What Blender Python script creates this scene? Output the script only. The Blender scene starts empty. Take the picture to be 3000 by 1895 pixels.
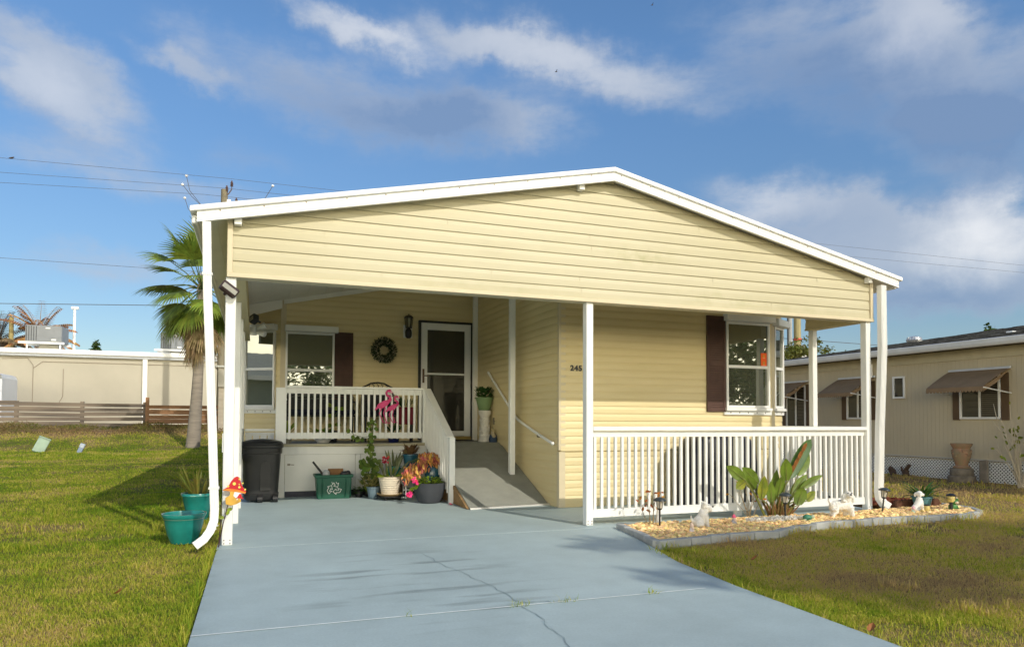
import bpy, math, random
import numpy as np
from mathutils import Vector, Matrix, Euler, noise
R = math.radians
sc = bpy.context.scene
C = sc.collection
random.seed(7)
rng = np.random.default_rng(11)

# ------------------------------------------------------------------ camera, sky, sun, exposure
cam = bpy.data.cameras.new('camera')
cam.sensor_width = 36.0
cam.lens = 24.323
cam.shift_y = 0.0743
cam.clip_start = 0.05
cam.clip_end = 5000
co = bpy.data.objects.new('camera', cam)
C.objects.link(co)
yaw, pitch, roll = 0.3538, 0.0302, 0.0039
fw = Vector((math.sin(yaw) * math.cos(pitch), math.cos(yaw) * math.cos(pitch), math.sin(pitch)))
rt = Vector((math.cos(yaw), -math.sin(yaw), 0))
up = rt.cross(fw)
r2 = rt * math.cos(roll) + up * math.sin(roll)
u2 = up * math.cos(roll) - rt * math.sin(roll)
mw = Matrix((r2, u2, -fw)).transposed().to_4x4()
mw.translation = (0, 0, 1.2)
co.matrix_world = mw
sc.camera = co

SUN_EL = R(32.1)
sun_to = Vector((0.353 * math.cos(SUN_EL), -0.936 * math.cos(SUN_EL), math.sin(SUN_EL))).normalized()
sd = bpy.data.lights.new('sun', 'SUN')
sd.energy = 2.45
sd.angle = R(0.53)
sd.color = (1.0, 0.93, 0.80)
so = bpy.data.objects.new('sun', sd)
so.rotation_euler = sun_to.to_track_quat('Z', 'Y').to_euler()
so.location = (20, -50, 40)
C.objects.link(so)

world = bpy.data.worlds.new('World')
sc.world = world
world.use_nodes = True
wn = world.node_tree.nodes
wl = world.node_tree.links
wn.clear()


def build_world():
    out = wn.new('ShaderNodeOutputWorld')
    bg = wn.new('ShaderNodeBackground')
    bg.inputs['Strength'].default_value = 0.138
    sky = wn.new('ShaderNodeTexSky')
    sky.sky_type = 'NISHITA'
    sky.sun_disc = False
    sky.sun_elevation = SUN_EL
    sky.sun_rotation = math.atan2(sun_to.x, sun_to.y)
    sky.altitude = 0
    sky.air_density = 1.0
    sky.dust_density = 0.35
    sky.ozone_density = 2.2
    tc = wn.new('ShaderNodeTexCoord')
    sep = wn.new('ShaderNodeSeparateXYZ')
    wl.new(tc.outputs['Generated'], sep.inputs[0])

    def m(op, a, b=None, cl=False):
        n = wn.new('ShaderNodeMath')
        n.operation = op
        n.use_clamp = cl
        for i, v in enumerate((a, b)):
            if v is None:
                continue
            if isinstance(v, (int, float)):
                n.inputs[i].default_value = v
            else:
                wl.new(v, n.inputs[i])
        return n.outputs[0]
    az = m('MULTIPLY', m('ARCTAN2', sep.outputs[0], sep.outputs[1]), 57.29578)
    el = m('MULTIPLY', m('ARCSINE', sep.outputs[2]), 57.29578)
    cb = wn.new('ShaderNodeCombineXYZ')
    wl.new(az, cb.inputs[0])
    wl.new(el, cb.inputs[1])
    # domain warp so that the cloud masses get ragged outlines

    def nz(vec, scale, detail, rough, off, st=(1, 1, 1), rot=0):
        mp = wn.new('ShaderNodeMapping')
        mp.inputs['Scale'].default_value = st
        mp.inputs['Rotation'].default_value = (0, 0, R(rot))
        mp.inputs['Location'].default_value = off
        wl.new(vec, mp.inputs[0])
        n = wn.new('ShaderNodeTexNoise')
        n.inputs['Scale'].default_value = scale
        n.inputs['Detail'].default_value = detail
        n.inputs['Roughness'].default_value = rough
        wl.new(mp.outputs[0], n.inputs['Vector'])
        return n
    w1 = nz(cb.outputs[0], 0.22, 8, 0.62, (3, 8, 0))
    sb = wn.new('ShaderNodeVectorMath')
    sb.operation = 'SUBTRACT'
    wl.new(w1.outputs['Color'], sb.inputs[0])
    sb.inputs[1].default_value = (0.5, 0.5, 0.5)
    sl = wn.new('ShaderNodeVectorMath')
    sl.operation = 'MULTIPLY'
    wl.new(sb.outputs[0], sl.inputs[0])
    sl.inputs[1].default_value = (6, 4.5, 0)
    ad = wn.new('ShaderNodeVectorMath')
    wl.new(cb.outputs[0], ad.inputs[0])
    wl.new(sl.outputs[0], ad.inputs[1])
    warped = ad.outputs[0]

    def blob(cx, cy, rx, ry, rot, amp):
        mp = wn.new('ShaderNodeMapping')
        mp.vector_type = 'TEXTURE'
        mp.inputs['Location'].default_value = (cx, cy, 0)
        mp.inputs['Rotation'].default_value = (0, 0, R(rot))
        mp.inputs['Scale'].default_value = (rx, ry, 1)
        wl.new(warped, mp.inputs[0])
        ln = wn.new('ShaderNodeVectorMath')
        ln.operation = 'LENGTH'
        wl.new(mp.outputs[0], ln.inputs[0])
        mr = wn.new('ShaderNodeMapRange')
        mr.interpolation_type = 'SMOOTHSTEP'
        mr.inputs['From Min'].default_value = 1
        mr.inputs['From Max'].default_value = 0
        mr.inputs['To Min'].default_value = 0
        mr.inputs['To Max'].default_value = amp
        wl.new(ln.outputs['Value'], mr.inputs['Value'])
        return mr.outputs[0]

    def total(lst):
        t = None
        for b in lst:
            v = blob(*b)
            t = v if t is None else m('ADD', t, v)
        return t
    dens = total([
        (-13.3, 21.7, 8.7, 4.3, -22, 1.15),
        (-15.1, 25.0, 7.9, 2.2, -20, 0.35),
        (-5.4, 24.9, 6.8, 1.5, -12, 0.75),
        (-5.9, 27.2, 4.7, 2.7, -30, 0.30),
        (8.0, 29.1, 12.0, 2.1, -14, 0.95),
        (25.3, 27.4, 19.4, 3.2, -13, 0.95),
        (17.2, 29.1, 10.4, 1.8, -10, 0.50),
        (7.4, 24.2, 19.4, 4.5, -8, 0.85),
        (20.4, 24.0, 8.9, 3.2, -8, 0.70),
        (15.4, 23.7, 7.5, 3.6, 0, 0.50),
        (47.0, 25.6, 17.2, 6.4, -18, 0.95),
        (50.9, 26.4, 6.0, 5.1, 0, 0.70),
        (54.4, 19.7, 7.2, 6.8, -15, 0.95),
        (42.8, 15.7, 11.2, 4.1, -12, 0.95),
        (54.3, 12.5, 5.2, 4.7, 0, 1.6),
        (53.4, 9.3, 10.2, 3.0, 0, 1.5),
        (47.9, 12.8, 8.2, 4.8, -10, 1.0),
        (-9.1, 17.1, 18.0, 2.0, -4, 0.50),
        (-10.4, 11.1, 9.4, 2.4, 0, 0.55),
        (-1.0, 19.4, 5.8, 2.0, 0, 0.35),
        (120, 30, 50, 30, 0, 1.2), (-100, 25, 40, 20, 0, 1.0), (170, 38, 60, 38, 0, 1.3), (-165, 38, 50, 38, 0, 1.3)])
    det = nz(cb.outputs[0], 0.34, 11, 0.64, (1, 2, 0), (.42, 1.15, 1), 20)
    dens = m('ADD', m('MULTIPLY', dens, 1.0), 0.10)
    dd = m('MULTIPLY', m('SUBTRACT', det.outputs['Fac'], 0.5), 1.75)
    d2 = m('ADD', dens, m('MULTIPLY', dd, m('MINIMUM', m('ADD', dens, 0.12), 1.0)))
    mr = wn.new('ShaderNodeMapRange')
    mr.interpolation_type = 'SMOOTHSTEP'
    mr.inputs['From Min'].default_value = 0.10
    mr.inputs['From Max'].default_value = 1.05
    wl.new(d2, mr.inputs['Value'])
    cover = m('MULTIPLY', mr.outputs[0], 0.76)
    dark = total([
        (8.7, 23.3, 17.5, 4.3, -8, 0.85),
        (15.7, 24.2, 7.9, 4.3, 0, 0.90),
        (47.0, 24.0, 16.0, 6.1, -18, 1.15),
        (54.4, 19.0, 6.9, 4.9, -10, 1.45),
        (43.9, 14.3, 9.0, 3.6, -8, 0.35),
        (52.1, 8.7, 12.1, 3.2, 0, 0.95),
        (-1.0, 19.4, 6.8, 2.4, 0, 0.60),
        (-14.2, 19.6, 6.0, 1.8, -20, 0.30),
        (52.4, 15.5, 3.9, 1.8, 0, 0.50)])
    bright = total([
        (54.4, 12.7, 4.9, 4.5, 0, 1.00),
        (8.6, 29.1, 10.1, 1.8, -14, 0.50),
        (23.5, 27.9, 13.8, 2.1, -13, 0.40),
        (50.9, 26.8, 4.7, 3.3, 0, 0.35),
        (-13.8, 21.8, 5.4, 2.4, -20, 0.30),
        (41.2, 16.7, 5.6, 2.4, -10, 0.40)])
    mx = wn.new('ShaderNodeMix')
    mx.data_type = 'RGBA'
    mx.inputs['A'].default_value = (3.0, 3.35, 3.95, 1)
    mx.inputs['B'].default_value = (1.3, 1.9, 3.05, 1)
    dk = m('MULTIPLY', dark, m('MULTIPLY', m('ADD', det.outputs['Fac'], 0.35), 1.05), True)
    wl.new(dk, mx.inputs['Factor'])
    mb_ = wn.new('ShaderNodeMix')
    mb_.data_type = 'RGBA'
    wl.new(mx.outputs['Result'], mb_.inputs['A'])
    mb_.inputs['B'].default_value = (6.4, 6.3, 6.2, 1)
    wl.new(m('MULTIPLY', bright, m('ADD', det.outputs['Fac'], 0.35), True), mb_.inputs['Factor'])
    # unseen glowing bank added low behind the viewer to fill the porch shade
    bank = total([(120, 5, 50, 14, 0, 1.0), (165, 5, 60, 15, 0, 1.3), (-160, 5, 60, 15, 0, 1.3), (-115, 5, 40, 14, 0, .9)])
    mk = wn.new('ShaderNodeMix')
    mk.data_type = 'RGBA'
    wl.new(m('MULTIPLY', bank, m('ADD', det.outputs['Fac'], 0.45), True), mk.inputs['Factor'])
    wl.new(mb_.outputs['Result'], mk.inputs['A'])
    mk.inputs['B'].default_value = (40.0, 36.0, 25.5, 1)
    mb_ = mk
    fin = wn.new('ShaderNodeMix')
    fin.data_type = 'RGBA'
    cover = m('MAXIMUM', cover, m('MULTIPLY', bank, .9, True))
    wl.new(cover, fin.inputs['Factor'])
    hs = wn.new('ShaderNodeHueSaturation')
    hs.inputs['Saturation'].default_value = 1.15
    wl.new(sky.outputs[0], hs.inputs['Color'])
    gr = wn.new('ShaderNodeMapRange')
    gr.inputs['From Min'].default_value = 0
    gr.inputs['From Max'].default_value = 28
    gr.inputs['To Min'].default_value = .50
    gr.inputs['To Max'].default_value = 1.02
    wl.new(el, gr.inputs['Value'])
    vs_ = wn.new('ShaderNodeVectorMath')
    vs_.operation = 'SCALE'
    wl.new(hs.outputs[0], vs_.inputs[0])
    wl.new(gr.outputs[0], vs_.inputs['Scale'])
    wl.new(vs_.outputs[0], fin.inputs['A'])
    wl.new(mb_.outputs['Result'], fin.inputs['B'])
    wl.new(fin.outputs['Result'], bg.inputs['Color'])
    wl.new(bg.outputs[0], out.inputs[0])


build_world()
sc.view_settings.view_transform = 'Standard'
sc.view_settings.look = 'None'
sc.view_settings.exposure = 0.26
sc.view_settings.gamma = 1.0
sc.cycles.use_denoising = True
sc.cycles.max_bounces = 12
sc.cycles.diffuse_bounces = 9
sc.cycles.transparent_max_bounces = 12

# ------------------------------------------------------------------ materials
MATS = {}


def mat(name, col, rough=0.6, spec=0.3, var=0.08, scale=3.0, bump=0.0, bscale=60.0, col2=None, metallic=0.0, trans=0.0, island=0.0, stretch=(1, 1, 1), lo=0.35, hi=0.65, coat=0.0):
    """Principled surface whose colour wanders between two close tones; island = tone change per loose piece"""
    if name in MATS:
        return MATS[name]
    m = bpy.data.materials.new(name)
    m.use_nodes = True
    nt = m.node_tree
    n, l = nt.nodes, nt.links
    b = n['Principled BSDF']
    b.inputs['Roughness'].default_value = rough
    b.inputs['Specular IOR Level'].default_value = spec
    b.inputs['Metallic'].default_value = metallic
    b.inputs['Coat Weight'].default_value = coat
    tc = n.new('ShaderNodeTexCoord')
    mp = n.new('ShaderNodeMapping')
    mp.inputs['Scale'].default_value = stretch
    l.new(tc.outputs['Object'], mp.inputs[0])
    nz = n.new('ShaderNodeTexNoise')
    nz.inputs['Scale'].default_value = scale
    nz.inputs['Detail'].default_value = 6
    nz.inputs['Roughness'].default_value = 0.6
    l.new(mp.outputs[0], nz.inputs['Vector'])
    rp = n.new('ShaderNodeMapRange')
    rp.inputs['From Min'].default_value = lo
    rp.inputs['From Max'].default_value = hi
    l.new(nz.outputs['Fac'], rp.inputs['Value'])
    mx = n.new('ShaderNodeMix')
    mx.data_type = 'RGBA'
    c = Vector(col)
    a = tuple(c * (1 + var)) + (1,)
    d = tuple(c * (1 - var)) + (1,) if col2 is None else tuple(col2) + (1,)
    mx.inputs['A'].default_value = a
    mx.inputs['B'].default_value = d
    l.new(rp.outputs[0], mx.inputs['Factor'])
    src = mx.outputs['Result']
    if island:
        g = n.new('ShaderNodeNewGeometry')
        hv = n.new('ShaderNodeHueSaturation')
        r = n.new('ShaderNodeMapRange')
        r.inputs['To Min'].default_value = 1 - island
        r.inputs['To Max'].default_value = 1 + island
        l.new(g.outputs['Random Per Island'], r.inputs['Value'])
        l.new(r.outputs[0], hv.inputs['Value'])
        r2_ = n.new('ShaderNodeMapRange')
        r2_.inputs['To Min'].default_value = 0.5 - island * 0.06
        r2_.inputs['To Max'].default_value = 0.5 + island * 0.06
        mm = n.new('ShaderNodeMath')
        mm.operation = 'FRACT'
        m7 = n.new('ShaderNodeMath')
        m7.operation = 'MULTIPLY'
        m7.inputs[1].default_value = 17.3
        l.new(g.outputs['Random Per Island'], m7.inputs[0])
        l.new(m7.outputs[0], mm.inputs[0])
        l.new(mm.outputs[0], r2_.inputs['Value'])
        l.new(r2_.outputs[0], hv.inputs['Hue'])
        l.new(src, hv.inputs['Color'])
        src = hv.outputs[0]
    l.new(src, b.inputs['Base Color'])
    if bump:
        bz = n.new('ShaderNodeTexNoise')
        bz.inputs['Scale'].default_value = bscale
        bz.inputs['Detail'].default_value = 4
        l.new(mp.outputs[0], bz.inputs['Vector'])
        bp = n.new('ShaderNodeBump')
        bp.inputs['Strength'].default_value = bump
        bp.inputs['Distance'].default_value = 0.01
        l.new(bz.outputs['Fac'], bp.inputs['Height'])
        l.new(bp.outputs[0], b.inputs['Normal'])
    if trans:
        t = n.new('ShaderNodeBsdfTranslucent')
        l.new(src, t.inputs[0])
        ms = n.new('ShaderNodeMixShader')
        ms.inputs[0].default_value = trans
        l.new(b.outputs[0], ms.inputs[1])
        l.new(t.outputs[0], ms.inputs[2])
        l.new(ms.outputs[0], n['Material Output'].inputs[0])
    MATS[name] = m
    return m


def nodes_of(m):
    return m.node_tree.nodes, m.node_tree.links, m.node_tree.nodes['Principled BSDF']


def glass_mat(name, tint, refl):
    """window pane: dark room behind, mirror-like surface"""
    m = bpy.data.materials.new(name)
    m.use_nodes = True
    n, l = m.node_tree.nodes, m.node_tree.links
    b = n['Principled BSDF']
    nz = n.new('ShaderNodeTexNoise')
    nz.inputs['Scale'].default_value = 1.7
    tc = n.new('ShaderNodeTexCoord')
    l.new(tc.outputs['Object'], nz.inputs['Vector'])
    mx = n.new('ShaderNodeMix')
    mx.data_type = 'RGBA'
    mx.inputs['A'].default_value = tuple(Vector(tint) * 0.6) + (1,)
    mx.inputs['B'].default_value = tuple(Vector(tint) * 1.4) + (1,)
    l.new(nz.outputs['Fac'], mx.inputs['Factor'])
    l.new(mx.outputs['Result'], b.inputs['Base Color'])
    b.inputs['Roughness'].default_value = 0.03
    g = n.new('ShaderNodeBsdfGlossy')
    g.inputs['Roughness'].default_value = 0.012
    g.inputs['Color'].default_value = (0.9, 0.95, 0.92, 1)
    wv = n.new('ShaderNodeTexNoise')
    wv.inputs['Scale'].default_value = 2.5
    l.new(tc.outputs['Object'], wv.inputs['Vector'])
    bp = n.new('ShaderNodeBump')
    bp.inputs['Strength'].default_value = 0.02
    bp.inputs['Distance'].default_value = 0.03
    l.new(wv.outputs['Fac'], bp.inputs['Height'])
    l.new(bp.outputs[0], g.inputs['Normal'])
    ms = n.new('ShaderNodeMixShader')
    ms.inputs[0].default_value = refl
    l.new(b.outputs[0], ms.inputs[1])
    l.new(g.outputs[0], ms.inputs[2])
    l.new(ms.outputs[0], n['Material Output'].inputs[0])
    return m


M_SIDE = mat('cream_vinyl', (.69, .58, .335), .48, .35, .05, .9, .05, 30, stretch=(.5, .5, 2.2), col2=(.64, .535, .29), lo=.45, hi=.72)  # base colour raised to brighten the shaded porch walls
M_GABLE_DIM = mat('cream_vinyl_gable_dim', (.505, .46, .315), .48, .35, .05, .9, .05, 30, stretch=(.5, .5, 2.2), col2=(.475, .43, .28), lo=.45, hi=.72)  # same vinyl, base colour lowered to dim the sunlit gable


def algae_stains():
    n, l, b = M_GABLE_DIM.node_tree.nodes, M_GABLE_DIM.node_tree.links, M_GABLE_DIM.node_tree.nodes['Principled BSDF']
    src = b.inputs['Base Color'].links[0].from_socket
    tc = n.new('ShaderNodeTexCoord')
    acc = None
    for c, s, amp in (((4.25, 0, 3.16), (1.4, 0, 4.5), .8), ((5.4, 0, 2.72), (.8, 0, 5.5), .55), ((2.2, 0, 2.66), (.55, 0, 9), .4), ((6.9, 0, 2.66), (.8, 0, 9), .45)):
        mp = n.new('ShaderNodeMapping')
        mp.inputs['Location'].default_value = (-c[0] * s[0], 0, -c[2] * s[2])
        mp.inputs['Scale'].default_value = s
        l.new(tc.outputs['Object'], mp.inputs[0])
        ln = n.new('ShaderNodeVectorMath')
        ln.operation = 'LENGTH'
        l.new(mp.outputs[0], ln.inputs[0])
        mr = n.new('ShaderNodeMapRange')
        mr.interpolation_type = 'SMOOTHSTEP'
        mr.inputs['From Min'].default_value = 1
        mr.inputs['From Max'].default_value = 0
        mr.inputs['To Max'].default_value = amp
        l.new(ln.outputs['Value'], mr.inputs['Value'])
        if acc is None:
            acc = mr.outputs[0]
        else:
            a = n.new('ShaderNodeMath')
            l.new(acc, a.inputs[0])
            l.new(mr.outputs[0], a.inputs[1])
            acc = a.outputs[0]
    nz = n.new('ShaderNodeTexNoise')
    nz.inputs['Scale'].default_value = 5
    nz.inputs['Detail'].default_value = 5
    l.new(tc.outputs['Object'], nz.inputs['Vector'])
    r_ = n.new('ShaderNodeMapRange')
    r_.inputs['From Min'].default_value = .42
    r_.inputs['From Max'].default_value = .68
    l.new(nz.outputs['Fac'], r_.inputs['Value'])
    mm = n.new('ShaderNodeMath')
    mm.operation = 'MULTIPLY'
    mm.use_clamp = True
    l.new(acc, mm.inputs[0])
    l.new(r_.outputs[0], mm.inputs[1])
    mx = n.new('ShaderNodeMix')
    mx.data_type = 'RGBA'
    l.new(mm.outputs[0], mx.inputs['Factor'])
    l.new(src, mx.inputs['A'])
    mx.inputs['B'].default_value = (.37, .35, .18, 1)
    l.new(mx.outputs['Result'], b.inputs['Base Color'])


algae_stains()
M_TRIM = mat('cream_trim', (.63, .545, .38), .5, .35, .04, 2)
M_WHITE = mat('white_paint', (.80, .80, .77), .45, .4, .035, 4, .04, 40)
M_WHITE2 = mat('white_panel_paint', (.74, .74, .71), .55, .3, .05, 1.5, .05, 30)
M_METAL = mat('white_metal', (.82, .82, .80), .35, .5, .03, 2)
M_CEIL = mat('ceiling_white', (.84, .82, .75), .6, .2, .04, 2)
M_BROWN = mat('brown_shutter_paint', (.085, .045, .035), .55, .3, .12, 6)
M_BLACK = mat('black_paint', (.018, .018, .02), .4, .5, .15, 8)
M_DARK = mat('void_shade', (.02, .02, .018), .8, .1, .2, 5)
M_GLASS = glass_mat('window_glass', (.085, .092, .066), .20)
M_SCREEN = glass_mat('screen_glass', (.034, .032, .029), .035)
M_DECKF = mat('deck_gray_paint', (.36, .365, .345), .75, .2, .1, 20, .25, 300)
M_RAMP = mat('ramp_gray_grit', (.29, .295, .262), .85, .15, .07, 5, .35, 300)
M_PLY = mat('plywood_edge', (.30, .19, .09), .8, .1, .2, 9)
M_ALU = mat('bright_metal', (.62, .62, .62), .3, .6, .05, 5, metallic=.6)
M_WIRE = mat('wire_black', (.10, .10, .11), .6, .2, .1, 5)


# ------------------------------------------------------------------ mesh helpers
class MB:
    def __init__(s, M=None):
        s.v, s.f, s.mi, s.M = [], [], [], M

    def add(s, vs, fs, mi=0, M=None):
        o = len(s.v)
        for p in vs:
            p = Vector(p)
            if M is not None:
                p = M @ p
            if s.M is not None:
                p = s.M @ p
            s.v.append(tuple(p))
        for f in fs:
            s.f.append([i + o for i in f])
            s.mi.append(mi)

    def box(s, x0, x1, y0, y1, z0, z1, mi=0, M=None):
        s.add([(x0, y0, z0), (x1, y0, z0), (x1, y1, z0), (x0, y1, z0), (x0, y0, z1), (x1, y0, z1), (x1, y1, z1), (x0, y1, z1)],
              [(0, 3, 2, 1), (4, 5, 6, 7), (0, 1, 5, 4), (1, 2, 6, 5), (2, 3, 7, 6), (3, 0, 4, 7)], mi, M)

    def prism(s, poly, a, b, axis='y', mi=0, M=None):
        """extrude a polygon; axis y: poly in xz, axis x: poly in yz, axis z: poly in xy"""
        def pt(p, t):
            return (p[0], t, p[1]) if axis == 'y' else (t, p[0], p[1]) if axis == 'x' else (p[0], p[1], t)
        n = len(poly)
        vs = [pt(p, a) for p in poly] + [pt(p, b) for p in poly]
        fs = [tuple(range(n - 1, -1, -1)), tuple(range(n, 2 * n))] + [(i, (i + 1) % n, n + (i + 1) % n, n + i) for i in range(n)]
        ar = sum(poly[i][0] * poly[(i + 1) % n][1] - poly[(i + 1) % n][0] * poly[i][1] for i in range(n))
        flip = (ar < 0) ^ (b < a) ^ (axis == 'y')
        if flip:
            fs = [tuple(reversed(f)) for f in fs]
        s.add(vs, fs, mi, M)

    def tube(s, pts, rad, n=8, mi=0, M=None, cap=True, flat=1.0):
        pts = [Vector(p) for p in pts]
        if isinstance(rad, (int, float)):
            rad = [rad] * len(pts)
        vs, fs = [], []
        prev = None
        for i, p in enumerate(pts):
            d = (pts[min(i + 1, len(pts) - 1)] - pts[max(i - 1, 0)])
            if d.length < 1e-9:
                d = Vector((0, 0, 1))
            d.normalize()
            if prev is None:
                a = Vector((0, 1, 0)) if abs(d.y) < .9 else Vector((1, 0, 0))
                u = d.cross(a).normalized()
            else:
                u = (prev - d * prev.dot(d)).normalized()
            prev = u
            w = d.cross(u)
            for k in range(n):
                t = 2 * math.pi * k / n
                vs.append(p + (u * math.cos(t) + w * math.sin(t) * flat) * rad[i])
        for i in range(len(pts) - 1):
            for k in range(n):
                fs.append((i * n + k, i * n + (k + 1) % n, (i + 1) * n + (k + 1) % n, (i + 1) * n + k))
        if cap:
            fs.append(tuple(range(n - 1, -1, -1)))
            fs.append(tuple(range((len(pts) - 1) * n, len(pts) * n)))
        s.add(vs, fs, mi, M)

    def lathe(s, prof, n=24, c=(0, 0, 0), mi=0, M=None, sx=1, sy=1):
        vs, fs = [], []
        for r, z in prof:
            for k in range(n):
                t = 2 * math.pi * k / n
                vs.append((c[0] + r * math.cos(t) * sx, c[1] + r * math.sin(t) * sy, c[2] + z))
        m = len(prof)
        for i in range(m - 1):
            for k in range(n):
                fs.append((i * n + k, i * n + (k + 1) % n, (i + 1) * n + (k + 1) % n, (i + 1) * n + k))
        if prof[0][0] > 1e-4:
            fs.append(tuple(range(n - 1, -1, -1)))
        if prof[-1][0] > 1e-4:
            fs.append(tuple(range((m - 1) * n, m * n)))
        s.add(vs, fs, mi, M)

    def ball(s, c, r, n=12, mi=0, M=None):
        r = (r, r, r) if isinstance(r, (int, float)) else r
        mm = Matrix.Translation(c) @ Matrix.Diagonal((r[0], r[1], r[2], 1))
        if M is not None:
            mm = M @ mm
        h = max(6, n // 2 + 1)
        s.lathe([(max(math.sin(math.pi * i / h), 1e-5), -math.cos(math.pi * i / h)) for i in range(h + 1)], n, mi=mi, M=mm)

    def quad(s, a, b, c, d, mi=0):
        s.add([a, b, c, d], [(0, 1, 2, 3)], mi)

    def build(s, name, mats, parent=None, smooth=False, bevel=0, loc=None):
        me = bpy.data.meshes.new(name)
        vs = s.v
        if loc is not None:
            L = Vector(loc)
            vs = [tuple(Vector(p) - L) for p in vs]
        me.from_pydata(vs, [], s.f)
        if not isinstance(mats, (list, tuple)):
            mats = [mats]
        for m in mats:
            me.materials.append(m)
        me.polygons.foreach_set('material_index', s.mi)
        if smooth:
            me.polygons.foreach_set('use_smooth', [True] * len(me.polygons))
        me.update()
        o = bpy.data.objects.new(name, me)
        C.objects.link(o)
        if loc is not None:
            o.location = loc
        if parent is not None:
            o.parent = parent
        if smooth:
            md = o.modifiers.new('split', 'EDGE_SPLIT')
            md.split_angle = R(40)
        if bevel:
            md = o.modifiers.new('bevel', 'BEVEL')
            md.width = bevel
            md.segments = 1
            md.limit_method = 'ANGLE'
            md.angle_limit = R(50)
        return o


def tag(o, label=None, cat=None, group=None, kind=None):
    if label:
        o['label'] = label
    if cat:
        o['category'] = cat
    if group:
        o['group'] = group
    if kind:
        o['kind'] = kind
    return o


def thing(name, label, cat, loc=(0, 0, 0), rz=0, group=None):
    o = bpy.data.objects.new(name, None)
    o.empty_display_size = .1
    o.location = loc
    o.rotation_euler = (0, 0, rz)
    C.objects.link(o)
    return tag(o, label, cat, group)


def dup(o, loc=None, rz=None, label=None, parent=None):
    c = o.copy()
    C.objects.link(c)
    if loc is not None:
        c.location = loc
    if rz is not None:
        c.rotation_euler = (0, 0, rz)
    if label:
        c['label'] = label
    if parent is not None:
        c.parent = parent
    for ch in o.children:
        dup(ch, parent=c)
    return c


def rnd(a, b):
    return random.uniform(a, b)


def wall_M(p0, p1):
    """frame of a wall from p0 to p1 (plan, seen from outside left to right): u along, v outward, z up"""
    a, b = Vector((*p0, 0)), Vector((*p1, 0))
    u = (b - a).normalized()
    out = Vector((u.y, -u.x, 0))
    return Matrix(((u.x, out.x, 0, a.x), (u.y, out.y, 0, a.y), (0, 0, 1, 0), (0, 0, 0, 1))), (b - a).length


def siding(mb, u0, u1, z0, z1, e, M=None, top=None, mi=0, off=0.0):
    """lapped boards in wall frame; top(u) optional sloped upper limit"""
    k = 0
    z = z0
    lip = .016
    while z < z1 - 1e-4:
        zt = min(z + e, z1)
        a0, a1, b0, b1 = u0, u1, u0, u1
        if top is not None:
            us = np.linspace(u0, u1, 400)
            tz = np.array([top(x) for x in us])
            ok = us[tz >= z + .004]
            if len(ok) < 2:
                break
            a0, a1 = ok[0], ok[-1]
            ok2 = us[tz >= zt]
            b0, b1 = (ok2[0], ok2[-1]) if len(ok2) > 1 else ((a0 + a1) / 2, (a0 + a1) / 2)
        o = off
        w = [lip, lip, lip - .001, .002]
        h = [z, z + e * .12, z + e * .55, zt]
        vs = [(a0, o, z), (a1, o, z)]
        for i in range(4):
            t = (h[i] - z) / max(zt - z, 1e-6)
            vs += [(a0 + (b0 - a0) * t, o + w[i], h[i]), (a1 + (b1 - a1) * t, o + w[i], h[i])]
        mb.add(vs, [(0, 1, 3, 2)[::-1], (2, 3, 5, 4), (4, 5, 7, 6), (6, 7, 9, 8)], mi, M)
        z += e
        k += 1
    if top is None:
        mb.add([(u0, off, z0), (u1, off, z0), (u1, off, z1), (u0, off, z1)], [(0, 1, 2, 3)], mi, M)


def leaf_strip(mb, p0, d, nrm, L, W, bend=.3, fold=.15, seg=5, mi=0, shape='lance', M=None):
    """one leaf: strip along direction d that bends down; nrm = face normal hint"""
    d = Vector(d).normalized()
    nrm = Vector(nrm)
    side = d.cross(nrm)
    if side.length < 1e-4:
        side = d.cross(Vector((1, 0, 0)))
    side.normalize()
    n2 = side.cross(d).normalized()
    p = Vector(p0)
    vs, fs = [], []
    dirn = d.copy()
    for i in range(seg + 1):
        t = i / seg
        if shape == 'lance':
            w = W * (math.sin(math.pi * min(1, t * .92 + .08)) ** .8) if i < seg else 0.002
        elif shape == 'oval':
            w = W * math.sqrt(max(0, 1 - (2 * t - 1) ** 2)) + .001
        else:
            w = W * (1 - t) + .0015
        mid = p - n2 * fold * w
        vs += [p + side * w, mid, p - side * w]
        dirn = (dirn + Vector((0, 0, -1)) * bend / seg).normalized()
        n2 = side.cross(dirn).normalized()
        p = p + dirn * (L / seg)
    for i in range(seg):
        a = i * 3
        fs += [(a, a + 1, a + 4, a + 3), (a + 1, a + 2, a + 5, a + 4)]
    mb.add(vs, fs, mi, M)


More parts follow.
